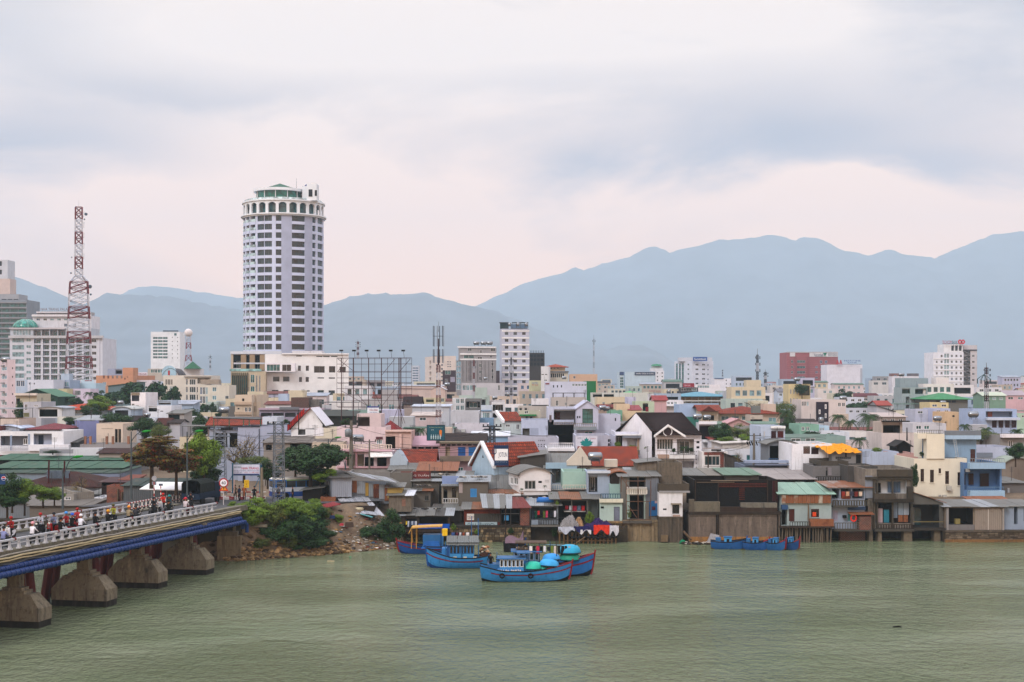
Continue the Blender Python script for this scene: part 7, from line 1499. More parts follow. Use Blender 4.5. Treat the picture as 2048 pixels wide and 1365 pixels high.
drape(1640,1800,1.35,.6,Mk('c8ccd8'),'white and blue cloth edge draped at the left end of the landing stage',1);drape(1790,1990,1.55,.45,Mk('3a3a7a'),'dark blue tarpaulin edge above the tyres',2);drape(1840,1960,1.35,.25,Mk('dcdce0'),'white scalloped cloth strip above the tyres',3);drape(1985,2140,1.35,.8,Mk('e0502a'),'bright orange tarpaulin corner on the landing stage',4);drape(2140,2230,1.2,.9,Mk('d4d4dc'),'white cloth hanging from the right end of the landing stage',5)
# bamboo poles by the stilt hut, small round boats and floats
t=T_('bamboo_frame','leaning bamboo poles propped beside the stilt hut','poles')
for a,b in(((-220,590),(205,650)),((-220,598),(140,690)),((-60,640),(150,680)),((-100,620),(-70,700)),((110,560),(130,690)),((-20,600),(20,695)),((30,600),(60,690)),((-150,668),(190,655))):m=MB();m.tube(pc(a[0],a[1],158.3),pc(b[0],b[1],157.6),.06,.05,5,Mw('a08a68'));m.obj('pole',t)
def bowl(x,y,d,r,mat,la,h=.42):
 p=pc(x,y,d);t=T_('round_basket_boat',la,'basket boat',p);m=MB();m.lathe((0,0,0),((r*.6,0),(r*.95,h*.5),(r,h),(r*.92,h),(r*.85,h*.5),(.05,.12)),18,mat);m.obj('bowl',t,True);m=MB()
 for i in range(18):a,b=2*pi*i/18,2*pi*(i+1)/18;m.tube((r*cos(a),r*sin(a),h),(r*cos(b),r*sin(b),h),.035,None,4,WD)
 m.obj('rim',t)
crop(400,940)
bowl(1460,812,153.6,.74,Mw('2c2822'),'black round basket boat on the rubbish bank');bowl(1582,812,154.2,.7,Mw('7a6a58'),'brown round basket boat next to the black one')
m=MB();m.lathe((0,0,0),((.05,-.3),(.26,-.24),(.36,0),(.26,.3),(.05,.4)),12,Mk('d0d4d8'));o=m.obj('float',None,True,loc=tuple(pc(1828,765,157)),la='round pale float hanging by the bamboo poles',ca='float')
m=MB();m.box(-.35,-.15,-.02,.35,.15,.05,Mw('c8b898'));m.obj('driftwood',None,loc=tuple(pc(1275,893,CH*F/(PY(893)-HY))),la='small pale plank floating off the rubbish bank',ca='driftwood')
m=MB();lump(m,tuple(pc(1465,850,CH*F/(PY(850)-HY))),.12,Mf('2a9a6a'),rr);m.obj('floating_bag',None,la='tiny green bag floating near the black basket boat',ca='bag')
p=V3((xat(1795,CH*F/(1255-HY)),CH*F/(1255-HY),0));m=MB();m.hexa([(-.4,-.05,-.02),(.35,-.08,-.02),(.4,.08,-.02),(-.35,.06,-.02),(-.35,-.03,.07),(.1,-.03,.13),(.15,.03,.13),(-.3,.03,.07)],Mw('1c1a16'));m.obj('driftwood',None,loc=tuple(p),la='dark stick floating alone at the lower right of the river',ca='driftwood')
# landmarks on the skyline
crop(0,500)
b=H('glass_slab_tower','dark glass-banded high-rise at the far left edge',-150,262,488,800,'9aa4b0',dp=22,cat='high-rise')
for i in range(12):b.b('floor_slab',-150,512+i*50,266 if i<4 else 258,521+i*50,.9,c='a8a8ac').w(-140,524+i*50,255,556+i*50,nx=5,k='w',gl='t',gx=.03,fr='6a7076',nv=1)
b.D()
b=H('glass_slab_top','stepped concrete top of the glass-banded high-rise',-150,182,432,804,'b0b4bc',dp=15,cat='high-rise',yb=500);b.w(15,480,180,500,nx=3,k='v',gx=.2).D()
b=H('glass_slab_core','narrow pale lift tower rising above the glass-banded high-rise',-60,98,282,806,'d8c4bc',dp=10,cat='high-rise',yb=445);b.D()
b=H('pale_core_tower','pale concrete tower top with dark windows at the far left edge',-60,74,98,808,'ccd2dc',dp=12,cat='high-rise',yb=445);b.w(-20,112,18,240,ny=2,k='v',gy=.8).w(-20,355,14,418,ny=2,k='v',gy=.8).D()
b=H('domed_hotel','wide pale hotel with balcony grid and a green glass dome at one corner',95,1000,860,740,'d2d6e2',dp=26,cat='hotel')
b.w(120,860,236,1250,nx=1,ny=6,k='w',gl='l',gy=.55,nv=4,fr='c8d0d8').w(256,868,302,1270,ny=7,gl='l',gy=1.3).w(332,868,648,1268,nx=4,ny=7,k='r',gl='t',gx=.25,gy=.28,dp=1.6,c='b8c4d0').w(672,868,872,1268,nx=3,ny=7,k='r',gl='t',gx=.3,gy=.28,dp=1.6,c='b8c4d0').w(892,872,940,1268,ny=7,gl='b',gy=1.0)
b.b('cornice',92,838,1012,862,1.6,c='c8c8cc')
for x in(320,408,486,564,650,960):b.b('pilaster',x,862,x+12,1270,.4,c='d8dae6')
b.D()
b=H('domed_hotel_roof_storey','columned roof-terrace storey of the pale domed hotel',100,885,765,742,'c4ccd8',dp=16,cat='hotel',yb=845);b.w(130,778,300,832,nx=6,gl='l',gx=.2).w(325,778,640,838,nx=4,k='r',gl='t',gx=.1,dp=3,c='c4b8b0').b('slab',95,760,640,774,1,c='ccc4c8').D()
b=H('domed_hotel_back_wing','upper rear block of the domed hotel with hotel lettering on its roof',320,890,642,752,'dcdce4',dp=16,cat='hotel',yb=790);b.w(355,670,660,690,nx=5,gl='b',gx=.9).w(625,720,830,750,nx=3,gl='b',gx=1.6).b('cornice',318,632,892,652,1.4,c='e0dce0').D()
H('domed_hotel_penthouse','low penthouse under the hotel roof lettering',365,880,608,755,'b8b4b8',dp=8,cat='hotel',yb=636).b('slab',360,604,885,616,1.2,c='dcd8dc').D()
t=T_('roof_lettering','brown hotel lettering on the domed hotel roof','sign',tuple(pc(600,600,750)));text('NHA TRANG PALACE HOTEL',t,22,1.35,Mf('8a5a38'),(0,0,1.1),X9);m=MB();m.box(-11,.1,.0,11,.2,.15,Mm('888'));m.obj('rack',t)
p=pc(250,762,748);t=T_('glass_dome','green glass dome on the pale hotel corner','dome',tuple(p));m=MB();rd=xat(PX(370),748)-xat(PX(250),748);m.lathe((0,0,0),[(rd*cos(a*pi/16),rd*.72*sin(a*pi/16))for a in range(8)]+[(.1,rd*.72)],24,Mg('2f8a7a'));m.obj('glazing',t,True);m=MB()
for i in range(12):
 a=i*pi/6
 for k in range(7):a0,a1=k*pi/16,(k+1)*pi/16;m.tube((rd*cos(a0)*cos(a),rd*cos(a0)*sin(a),rd*.72*sin(a0)),(rd*cos(a1)*cos(a),rd*cos(a1)*sin(a),rd*.72*sin(a1)),.12,None,4,Mp('9ac0b0'))
m.obj('rib',t)
b=H('far_white_hotel','pale hotel with glazed front half and blank white right half',1470,1755,800,1150,'e2e6ee',dp=18,cat='hotel');b.w(1492,850,1635,1060,nx=3,ny=7,gl='t',gx=.06,gy=.5).w(1676,850,1684,1060,ny=6,k='v',gy=3).w(1728,850,1736,1060,ny=6,k='v',gy=3).b('emblem',1700,814,1722,836,.2,c='3a8a8a').b('roof_band',1590,786,1740,798,.3,c='4a6a80').D()
def lattice(name,la,cat,x,ytop,ybot,d,wt,wb,bands,cols=('c8ccd4','8a2434'),stages=None,r=.1,members=.06,widths=None,zig=1,raw=False):
 if not raw:x,ytop,ybot=PX(x),PY(ytop),PY(ybot)
 z1=zat(ytop,d);z0=zat(ybot,d);t=T_(name,la,cat,(xat(x,d),d,z0),R(20));Hh=z1-z0
 def wd(s):
  if widths:
   for(a,wa),(b,wb_)in zip(widths,widths[1:]):
    if a<=s<=b:return wa+(wb_-wa)*(s-a)/(b-a)
  return wb+(wt-wb)*s
 for i in range(bands):
  s0,s1=i/bands,(i+1)/bands;mt=Mm(cols[i%len(cols)]);m=MB();k=stages or 1;br_=MB()
  for q in range(k):
   a,b=s0+(s1-s0)*q/k,s0+(s1-s0)*(q+1)/k;wa,wb_=wd(a+1e-6)/2,wd(b-1e-6)/2;za,zb=a*Hh,b*Hh
   c0=[(-wa,-wa,za),(wa,-wa,za),(wa,wa,za),(-wa,wa,za)];c1=[(-wb_,-wb_,zb),(wb_,-wb_,zb),(wb_,wb_,zb),(-wb_,wb_,zb)]
   for j in range(4):
    m.tube(c0[j],c1[j],r,None,4,mt);n=(j+1)%4;br_.tube(c1[j],c1[n],members,None,3,mt)
    if zig:br_.tube(c0[j],c1[n],members,None,3,mt);br_.tube(c0[n],c1[j],members,None,3,mt)
    else:br_.tube(c0[j]if q%2 else c0[n],c1[n]if q%2 else c1[j],members,None,3,mt)
  m.obj('legs',t);br_.obj('bracing',t)
 return t,Hh
t,Hh=lattice('lattice_tower','tall red and white lattice communication tower at the left','tower',768,-415,1285,600,3,11,14,stages=2,r=.33,members=.16,widths=((0,10.8),(.58,7.0),(.582,3.0),(1,2.7)))
for i,(z,s,a)in enumerate(((.96,1.2,.9),(.93,.6,.7),(.62,.7,-1),(.545,1.5,1.4),(.5,.8,1.5),(.71,.5,-.9))):
 m=MB();m.lathe((a*3.2,-1.5,Hh*z),((.05,0),(.45*s,.15),(.55*s,.35),(.05,.5)),10,Mm('6a7a88'),'y');m.obj('dish',t)
for i in range(5):m=MB();z=Hh*(.70+i*.06);m.tube((1.9,-1.9,z),(2.0,-1.9,z+2.4),.14,None,5,Mm('c8ccd0'));m.obj('antenna',t)
m=MB();m.tube((0,0,Hh),(0,0,Hh+3),.06,.03,4,Mm('999'));m.obj('spike',t)
t,Hh=lattice('radar_tower','red and white lattice tower topped by a white radar ball','tower',1838,845,1150,900,4.2,7.0,5,cols=('ccd0da','a03040'),r=.22,members=.12,stages=1,widths=((0,5.2),(.35,3),(1,2.6)))
m=MB();n=10;m.lathe((0,0,Hh-.3),[(max(.05,2.6*sin(pi*i/n)),2.6*(1-cos(pi*i/n)))for i in range(n+1)],18,PL('e4dcda'));m.obj('radar_ball',t,True)
b=H('green_cone_house','white far block with a green conical roof',1790,1950,1160,700,'d8d8dc',dp=9);b.D();m=MB();p=pc(1880,1160,700);m.lathe((0,0,0),((4.5,0),(.1,3.6)),10,Mp('1f7a50'));m.obj('cone_roof',None,loc=tuple(p),la='small green conical roof near the radar ball tower',ca='roof')
bd_(1298,1195,1438,1228,520,'bank_sign','white sign with crimson bank lettering on a pale roof wall','sign','e0dce4',lines=(('AGRIBANK',1368,1212,128,18,'9a3a5a'),))
b=H('clocked_dome_hall','white hall with a round blue sign under an arched roof',1595,1735,1225,430,'dfe0e4',dp=9,roof='arch',yr=1158,rc=Ms('6a6a70'));m=MB();cx,cz=b.uz('R',1650,1200);m.lathe((cx,-.25,cz),((.05,0),(2.2,0),(2.2,.15),(.05,.15)),24,PL('a8d4e8'),'y');m.obj('round_sign',b.root);m=MB();m.box(cx-.25,-.4,cz-.7,cx+.25,-.27,cz+.7,Mf('c0404a'));m.obj('red_mark',b.root);b.D()
b=H('roof_bar_block','block with a dark glass band and roof machinery near the round sign',1440,1640,1160,520,'c8c0b4',dp=10);b.w(1470,1165,1600,1200,nx=4,gl='t',gx=.05).D()
# centre and right skyline
crop(1160,640)
b=H('blue_bank','pale blue blank-walled bank building with a navy name band',385,740,508,1000,'bcd4e2',dp=22,cat='bank');b.w(390,560,424,665,nx=1,ny=4,gl='t',gy=.1).b('emblem_panel',386,508,426,541,.3,c='1f4f96').b('name_band',533,510,732,541,.4,c='1f3f78').b('corner',427,508,436,668,.2,c='8ab0d0')
cx,cz=b.uz('R',632,524);text('NGÂN HÀNG Á CHÂU',b.root,12.5,1.0,Mf('e8ecf4'),(cx,-.5,cz),X9);b.D()
b=H('bank_stair_tower','white stair tower with a green cap beside the pale blue bank',738,820,500,998,'e2e2e8',dp=12,cat='bank');b.w(750,512,808,668,nx=2,ny=5,k='v',gx=3,gy=1.8).D()
m=MB();p=pc(750,490,1003);m.box(-4.5,0,-1,4.5,6,1.2,PL('dcdce4'));m.box(-3.4,0,1.2,3.4,5,2.8,PL('b8c8c4'));m.obj('roof_lantern',None,loc=tuple(p),la='stepped roof lantern on the white stair tower',ca='roof');m=MB();m.lathe((0,2.5,2.8),((4.2,0),(3,1.2),(.2,1.6)),10,Mp('4a9a78'));m.obj('green_capping',None,loc=tuple(p),la='low green cap above the bank stair tower',ca='roof')
b=H('blue_sign_bank','white bank block with a blue name panel and green glazed stripes at its left',920,1300,400,980,'d4dae8',xc=1095,th=20,dp=20,cat='bank')
b.w(1126,430,1220,630,nx=2,ny=5,gl='b',gx=1.2,gy=1.9).w(1242,432,1256,635,ny=5,gl='b',gy=1.9).W('L',1048,428,1064,585,ny=4,gl='t',gy=1.7).W('L',935,425,1012,665,nx=3,gl='t',gx=.5,nv=1,nh=6).D()
cx=0;t=T_('bank_name_panel','bright blue name panel on the white bank block','sign',tuple(pc(1172,402,978)));w=29*980/F*.98;m=MB();m.box(-w/2,0,0,w/2,.6,2.8,Mp('1c6cb0'));m.obj('panel',t);text('Sacombank',t,w*.82,1.35,Mf('e8f0f8'),(0,-.08,1.35),X9);
H('bank_roof_room','roof room behind the blue name panel',970,1290,368,990,'ccd0dc',dp=10,cat='bank',yb=405).D()
b=H('small_white_block','small white block right of the blue-panelled bank',1310,1525,572,940,'e0e0ea',dp=16);b.w(1422,585,1432,700,ny=4,k='v',gy=1.6).w(1464,620,1474,700,ny=3,k='v',gy=1.6).b('sign',1312,568,1400,578,.3,c='4a78a8').D()
H('white_flat_house','white flat building with a ribbon window below the blue-panelled bank',1130,1365,632,760,'e4e2e8',dp=12).w(1145,640,1260,665,nx=5,gl='l',gx=.1).D()
b=H('red_sign_house','dark building carrying a crimson sign with a roof tank',975,1152,660,640,'5a5258',dp=10);b.w(985,668,1140,695,nx=3,gl='d',gx=.1).D()
bd_(1002,618,1116,658,638,'crimson_sign','crimson sign on the dark building below the white bank','sign','a82a48',lines=(('BANK',1050,640,60,16,'e0b8c0'),))
H('green_low_roof','low building under a bright mint-green roof in the far middle',400,600,725,600,'c0d0c8',dp=12,roof='hip',yr=695,rc=Mp('7ac08a'),over=1).D()
H('white_low_house','white low building with crimson roof lettering',560,790,722,560,'d4d4dc',dp=10).D();t=T_('roof_lettering','crimson letters above a low white roof','sign',tuple(pc(728,718,558)));text('NGỌC VÂN',t,108*_s*558/F,1.0,Mf('b02a5a'),(0,0,.9),X9);m=MB();m.box(-2.4,.1,0,2.4,.16,.3,Mm('999'));m.obj('rack',t)
b=H('teal_roof_school','long three-storey yellow and blue school under a wide pale teal roof',950,1420,745,430,'c9c2a8',dp=14,roof='hip',yr=702,rc=Mp('6fa8b8'),over=1.4);b.w(968,752,1405,785,nx=7,k='r',gl='b',gx=.15,dp=1.2,c='d8b47a').w(968,798,1405,830,nx=7,k='r',gl='b',gx=.15,dp=1.2,c='d8b47a').b('slab',950,785,1415,796,.4,c='dcdcd8').D()
b=H('white_stepped_house','white modern house with horizontal white balcony slabs',785,1010,785,360,'dcdce2',dp=10);b.w(850,800,945,825,nx=3,gl='g',gx=.3).w(810,850,850,900,gl='b').s(785,828,960,842,1.5,c='e6e6ea').D()
b=H('sky_blue_house','sky-blue house with a small window behind the brown-roofed villa',962,1195,828,300,'a8c4e6',dp=9);b.w(1126,838,1156,852,k='v').D()
H('pale_green_house','pale green house with a dark doorway and a red door',542,725,798,310,'c4d4b4',dp=9).w(612,812,665,890,k='o',c='5a7a68').w(640,850,668,895,k='s',fr='a83a50').D()
H('salmon_roof_house','pink house with a red hipped roof in the middle distance',722,845,785,330,'e0b0b0',dp=8,G_=742,rc=PL('b8383a')).D()
H('cream_dark_house','cream house with a dark open top storey',165,480,755,380,'dccca8',dp=10).w(218,802,242,830,gl='g').w(305,808,440,825,k='o',dp=.6).D()
H('white_green_house','white house with a dark green open top',120,660,712,420,'d0d4cc',dp=10).w(125,718,215,755,k='o',c='3a5a50').w(232,725,330,755,k='o',c='2f6a58').D()
H('lilac_low_house','small lilac low house left of the beige block',465,545,755,320,'c4c4e0',dp=8).D()
crop(1540,640,508,2048)
b=H('red_brick_bank','brick-red office tower with a white crown and bank name panel',136,548,262,950,'a04a52',dp=26,cat='office tower',mat=PL('c4606a',.1))
b.w(218,328,284,520,nx=1,ny=5,gl='t',gy=1.1,nv=3,fr='c8d8d8').w(170,328,186,520,ny=5,gl='g',gy=1.1,fr='ddd').w(365,372,462,560,nx=3,ny=5,gl='b',gx=.9,gy=1.5,fr='d8dce0').w(402,328,462,352,nx=2,gl='b',gx=1,fr='ddd').b('white_crown',160,264,202,296,.3,c='d8d4d8').b('white_crown',318,264,546,298,.3,c='d8d8dc').b('roof_line',136,258,548,265,.5,c='c8c4cc')
for i in range(16):b.b('brick_course',136,306+i*17,548,308+i*17,.12,c='b0505a')
for x in(205,305):b.b('bay_edge',x,296,x+12,585,.6,c='ba5862')
for i in range(8):b.b('arch_slot',470+i*9.5,268,474+i*9.5,294,.36,c='8a90a0')
cx,cz=b.uz('R',392,283);text('Vietcombank',b.root,78*_s*950/F,2.2,Mf('2a4a6a'),(cx,-.45,cz),X9);m=MB();cx,cz=b.uz('R',442,280);m.prism([(cx-1.3,cz+1.1),(cx+1.3,cz+1.1),(cx,cz-1.4)],-.5,-.32,Mf('1f8a70'));m.obj('emblem',b.root);b.D()
b=H('white_blank_bank','plain white office slab with red and blue roof letters',460,745,362,900,'dcdce8',dp=18,cat='office building');b.b('side_shade',728,392,745,600,.05,c='b8bccc').D()
t=T_('roof_lettering','red M emblem and blue letters on the plain white slab','sign',tuple(pc(650,360,898)));m=MB()
for x in(-8.2,-6.2):m.prism([(x-1,0),(x-.2,0),(x+.3,2.8),(x-.3,2.8)],0,.2,Mf('c02a3c'));m.prism([(x+1,0),(x+.4,0),(x-.3,2.8),(x+.3,2.8)],.02,.22,Mf('c02a3c'))
m.obj('emblem',t);text('MARITIME',t,10.5,.95,Mf('2a5aa8'),(1.2,0,2.3),X9);text('BANK',t,6,.8,Mf('2a5aa8'),(1.2,0,1.1),X9);m=MB();m.box(-9,.25,0,7,.35,.2,Mm('777'));m.obj('rack',t)
b=H('yellow_villa','small yellow house with tall slim windows and ivy on its terrace',152,325,518,420,'e2cf94',dp=9);b.w(162,560,225,670,nx=3,ny=2,gl='d',gx=1.4,gy=.9).w(235,520,320,610,k='o',dp=1.4,c='8a7a50').D();tree(258,550,95,418,'ivy-like bush spilling over the yellow house terrace','dark',3)
b=H('white_slot_house','white house with a cream window band right of the red brick tower',385,525,555,620,'dcd4d0',dp=9);b.w(430,570,500,592,nx=2,gl='l').D()
b=H('purple_panel_house','pale pink-white block with a tall dark purple panel of slim windows',252,612,645,330,'d8ccc8',dp=11);b.w(256,658,312,695,nx=3,gl='d',gx=.2).b('purple_panel',371,662,470,852,.2,c='4e3a52')
for x,y in((440,682),(391,724),(440,755),(391,795)):b.b('slit_window',x,y,x+14,y+36,.3,c='e4e0e0').b('slit_glass',x+5,y+8,x+9,y+28,.33,c='5a5a60')
b.w(548,668,605,700,nx=2,gl='g',gx=.3).D()
b=H('grey_blue_tower_house','grey-teal stepped tower house with a teal lower side',1008,1275,470,420,'9cb4bc',xc=1050,th=10,dp=10);b.D()
b=H('grey_blue_house','wide grey-teal house with green shaded open top',1064,1270,545,415,'a9bcc0',dp=9);b.w(1062,550,1130,595,k='o',c='5a8a80').w(1170,555,1260,598,k='o',c='2f6a60').w(1095,620,1125,740,nx=1,ny=2,k='r',gl='t',gy=.2).b('teal_side',1128,712,1168,822,.3,c='2a9a9a').D()
b=H('bank_tower_right','white stepped residential tower with rows of small windows and roof letters',1316,1560,262,820,'dfe2ec',dp=18,cat='tower block')
b.w(1338,330,1352,580,ny=6,gl='b',gy=1.4).w(1375,282,1392,580,ny=7,gl='b',gy=1.2).w(1405,272,1443,580,nx=2,ny=7,gl='l',gx=.2,gy=.35).w(1458,282,1548,580,nx=3,ny=7,gl='b',gx=1.2,gy=1.3)
for i in range(8):b.b('floor_line',1316,312+i*46,1560,317+i*46,.25,c='eceef6')
b.D()
b=H('tower_block_crown','raised middle top of the white stepped tower',1400,1555,198,822,'e4e6f0',dp=12,cat='tower block',yb=268);b.w(1462,208,1548,250,nx=3,k='o',dp=2,gx=.3).D()
b=H('zigzag_stair_wing','right wing of the white stepped tower with an open zigzag stair',1560,1670,205,824,'cdc8cc',dp=14,cat='tower block');b.w(1562,245,1615,585,nx=1,ny=8,k='o',gy=.12,dp=2.2,c='a09890').w(1630,282,1650,640,ny=8,gl='b',gy=1.7).b('crown',1560,240,1668,250,.4,c='5a5a64')
for i in range(8):
 y=265+i*42;m=MB();a=b.uz('R',1564,y+34);c=b.uz('R',1612,y+14);e=b.uz('R',1564,y-8);m.bar((a[0],-.2,a[1]),(c[0],-.2,c[1]),.45,PL('8a8480'));m.bar((c[0],-.25,c[1]),(e[0],-.25,e[1]),.45,PL('8a8480'));m.obj('stair_flight',b.root)
b.D()
t=T_('roof_lettering','red and dark letters with a red diamond on the stepped tower','sign',tuple(pc(1473,196,820)));w=170*_s*820/F;text('TECHCOM',t,w*.44,1.7,Mf('c0283a'),(-w*.27,0,1.1),X9);text('BANK',t,w*.26,1.7,Mf('3a2a34'),(w*.10,0,1.1),X9);m=MB();m.box(-w*.49,.2,0,w*.5,.3,.25,Mm('777'));m.obj('rack',t)
for k,(sx)in enumerate((-1,1)):m=MB();cx=w*.42+sx*.9;m.prism([(cx-1.3,1.3),(cx-.55,2.6),(cx+.55,2.6),(cx+1.3,1.3),(cx+.55,0),(cx-.55,0)],0,.15,Mf('d02848'));m.obj('diamond',t);m=MB();m.prism([(cx-.5,1.3),(cx,1.9),(cx+.5,1.3),(cx,.7)],-.03,0,PL('c4ccd8'));m.obj('diamond_gap',t)
b=H('green_roof_hall_right','hall under a wide bright green hipped roof',1282,1595,640,400,'8a8a84',dp=14,roof='hip',yr=590,rc=Mp('3f9a68'),over=1.2);b.root.name='green_roof_hall';b.w(1340,650,1500,668,nx=4,k='v',gx=.2).D()
for a in(('green_gable_hall','pale green gabled hall at the right below the antenna pole',1715,1900,612,430,'8ab49c',dict(G_=585,rc=PL('c4d0b8'))),('pink_right_house','pink house with a shallow roof near the right edge',1900,2060,608,480,'e0b4bc',dict(G_=572,rc=PL('b8a8b0'))),('white_far_block','white far block right of the stepped tower',1665,1870,545,700,'d8d8e0',{}),('grey_stub_block','far block with a grey top and cream balconies',820,955,490,1050,'d4d0cc',{}),('grey_block','grey upper part of the far cream balcony block',850,955,456,1055,'a8a4a4',{}),('pinkish_slab','pinkish slab beside the grey-topped block',940,985,460,1060,'dcc8c4',{}),('brown_top_block','white far block with brown open roof terrace',985,1200,455,900,'dcdce4',{}),('brown_terrace','brown roof terrace of the white far block',990,1070,432,905,'a87060',{}),('dark_terrace','dark right terrace of the white far block',1135,1200,432,905,'8a7f84',{}),('mint_small_house','small mint house with a teal window left of the palms',238,395,845,235,'8cc4ae',{}),('blue_small_house','pale blue low house right of the mint one',395,478,855,238,'b4d4e8',{}),('white_low_wall','white-roofed low house behind the grey shed',395,640,905,228,'d4dae4',{}),('mint_long_roof','long mint and blue wall house with stacked blue sheets',120,610,938,205,'98b8b0',{}),('cream_mid_house','cream house right of the grey-teal tower house',1290,1440,668,350,'e2d094',{}),('pale_lilac_house','pale lilac house with a dark open balcony',1172,1330,722,330,'c4c8dc',{}),('lilac_box_house','lilac blank house in front of the green hipped roof',1325,1455,715,325,'bcc4e4',{}),('apricot_small_house','small apricot house with an arched doorway',1412,1556,745,300,'e8c490',{}),('sky_blue_big_house','long sky-blue house with brown shutters and white balconies',1635,1990,720,290,'a8c0e4',{}),('beige_roof_house','low beige-roofed house behind the palms',885,1095,785,320,'b4a49c',dict(F_=752,rc=PL('c8b8b0'))),('white_mid_house','white house with a blue-grey upper floor between tower and palms',575,760,625,400,'ccd4e4',{}),('dark_green_house','white house with a dark green awning behind the palms',610,860,715,360,'cdd0dc',{}),('maroon_roof_hall','low hall with a long maroon roof',672,875,618,520,'c8b8b4',dict(G_=594,rc=PL('8a3444'))),('orange_tarp_house','little house under an orange-red roof',870,975,690,360,'b4b4b8',dict(G_=655,rc=PL('c04a30'))),('dark_slate_house','house with a dark slate lean-to roof and red wall',860,1000,742,350,'c4c4cc',dict(roof='shedR',yr=692,rc=TD)),('mint_right_house','mint wall house with a dark window at the right edge',1950,2080,755,330,'b4d4bc',{}),('white_veranda','white veranda houses along the lane right of centre',1150,1420,835,262,'d0d0d8',{}),('cream_arch_top','pale roof house with arched opening left of the red brick tower',0,165,530,640,'d0ccc8',{}),('pale_gable_house','pale blue gabled house left of the yellow one',65,150,580,560,'c4d4e8',dict(G_=555,rc=PL('8a8a94')))):
 n,lab,x0,x1,yt,d,c,kw=a;b=H(n,lab,x0,x1,yt,d,c,dp=9,**kw);w=x1-x0
 if n=='sky_blue_big_house':b.w(1740,738,1955,785,k='o',dp=1.2,c='8aa0c0').w(1790,812,1985,870,nx=4,k='s',fr='5a3038',gx=.4).s(1735,788,2000,808,1.4,c='c4d0e4').b('orange_door',1768,742,1806,782,-1.0,inn=-1.15,c='b86030')
 elif n=='apricot_small_house':b.w(1470,770,1490,785,k='v').w(1404,820,1424,860,k='o')
 elif w>70 and yt<800:b.w(x0+w*.12,yt+14,x1-w*.12,yt+34,nx=max(2,int(w/55)),gl='g' if w%2 else 'b',gx=.9)
 elif w>70:b.w(x0+w*.1,yt+18,x1-w*.5,yt+48,nx=2,gl='t',gx=.5)
 b.D()
tank(1350,830,262,'steel solar tank on the veranda houses',1.2);tank(1395,690,352,'tank above the cream house',1.1);tank(1640,805,288,'silver tank beside the sky-blue house',1.6);tank(1060,465,425,'tank on top of the grey-teal tower house',1.3);tank(590,660,335,'tank behind the purple-panelled block',1.3);tank(218,505,422,'silver tank on the yellow house',1.4)
# masts
crop(800,620)
t,Hh=lattice('mobile_mast','red and white lattice mobile mast with tall panel antennas left of the grey hotel','mast',375,540,1125,250,.5,.75,8,cols=('d0d2d8','7a2030'),r=.045,members=.02,stages=3)
top=zat(PY(215),250)-zat(PY(1125),250)
m=MB();m.tube((0,0,Hh),(0,0,top-1.2),.16,.1,6,Mm('55343c'));m.tube((0,0,top),(0,0,top+1.8),.05,.02,4,Mm('777'));m.obj('upper_pole',t)
for z,h in((Hh+.4,2.4),(Hh+3.3,3.6)):
 for i in range(6):a=i*pi/3;m=MB();m.tube((.95*cos(a),.95*sin(a),z),(.95*cos(a),.95*sin(a),z+h),.075,None,4,Mm('5a6a78' if i%2 else '9aa4b0'));m.tube((0,0,z+h*.5),(.95*cos(a),.95*sin(a),z+h*.5),.04,None,3,Mm('444'));m.obj('panel_antenna',t)
def thin_mast(x,y0,y1,d,la,col='8a8e98',r=.1,heads=3,zig=3):
 t,Hh=lattice('antenna_mast',la,'mast',x,y0,y1,d,r*3,r*4,6,cols=('c4c8d0',col),r=r*.5,members=r*.2,stages=zig);
 for i in range(heads):m=MB();z=Hh*(.97-i*.13);m.tube((r*4,-r*3,z-Hh*.06),(r*4,-r*3,z),r,None,5,Mm('6a7684'));m.tube((-r*5,-r*2,z-Hh*.05),(-r*5,-r*2,z-.1),r,None,5,Mm('7a8490'));m.obj('panel_antenna',t)
 m=MB();m.tube((0,0,Hh),(0,0,Hh*1.12),r*.5,r*.3,4,Mm('888'));m.obj('spike',t);return t
thin_mast(1085,465,910,345,'grey antenna mast rising in front of the slim white hotel','4a5058',.09);thin_mast(720,490,860,330,'antenna mast in front of the grey striped hotel','8a5a60',.09,2);thin_mast(1890,285,625,1500,'very distant thin mast against the blue mountains','a0a8b4',.3,1)
crop(400,620);thin_mast(1540,310,470,900,'red and white mast beyond the billboard frame','7a3040',.3,3);thin_mast(100,450,590,1100,'distant mast left of the hotel podium','6a7078',.25,2)
crop(1160,640);thin_mast(1730,340,830,480,'lattice mast rising right of the orange-roofed school','5a606a',.17,3);thin_mast(1808,510,720,560,'shorter mast right of the lattice mast','5a6068',.2,2);thin_mast(1390,490,560,1000,'small aerial mast on the small white block','6a6e78',.15,1)
crop(1540,640,508,2048);thin_mast(1745,385,715,400,'dark red pole mast with a birdcage of aerials at the right','5a2a34',.2,3)
m=MB();p=pc(1725,515,399);
for i in range(8):a=i*pi/4;m.tube((1.9*cos(a),1.9*sin(a),0),(1.9*cos(a),1.9*sin(a),1.3),.1,None,4,Mm('5a7070'));m.tube((1.9*cos(a),1.9*sin(a),1.3),(0,0,2.6),.08,None,4,Mm('5a7070'))
m.obj('aerial_cage',None,loc=tuple(p),la='grey-green aerial cage beside the dark red pole mast',ca='aerial')
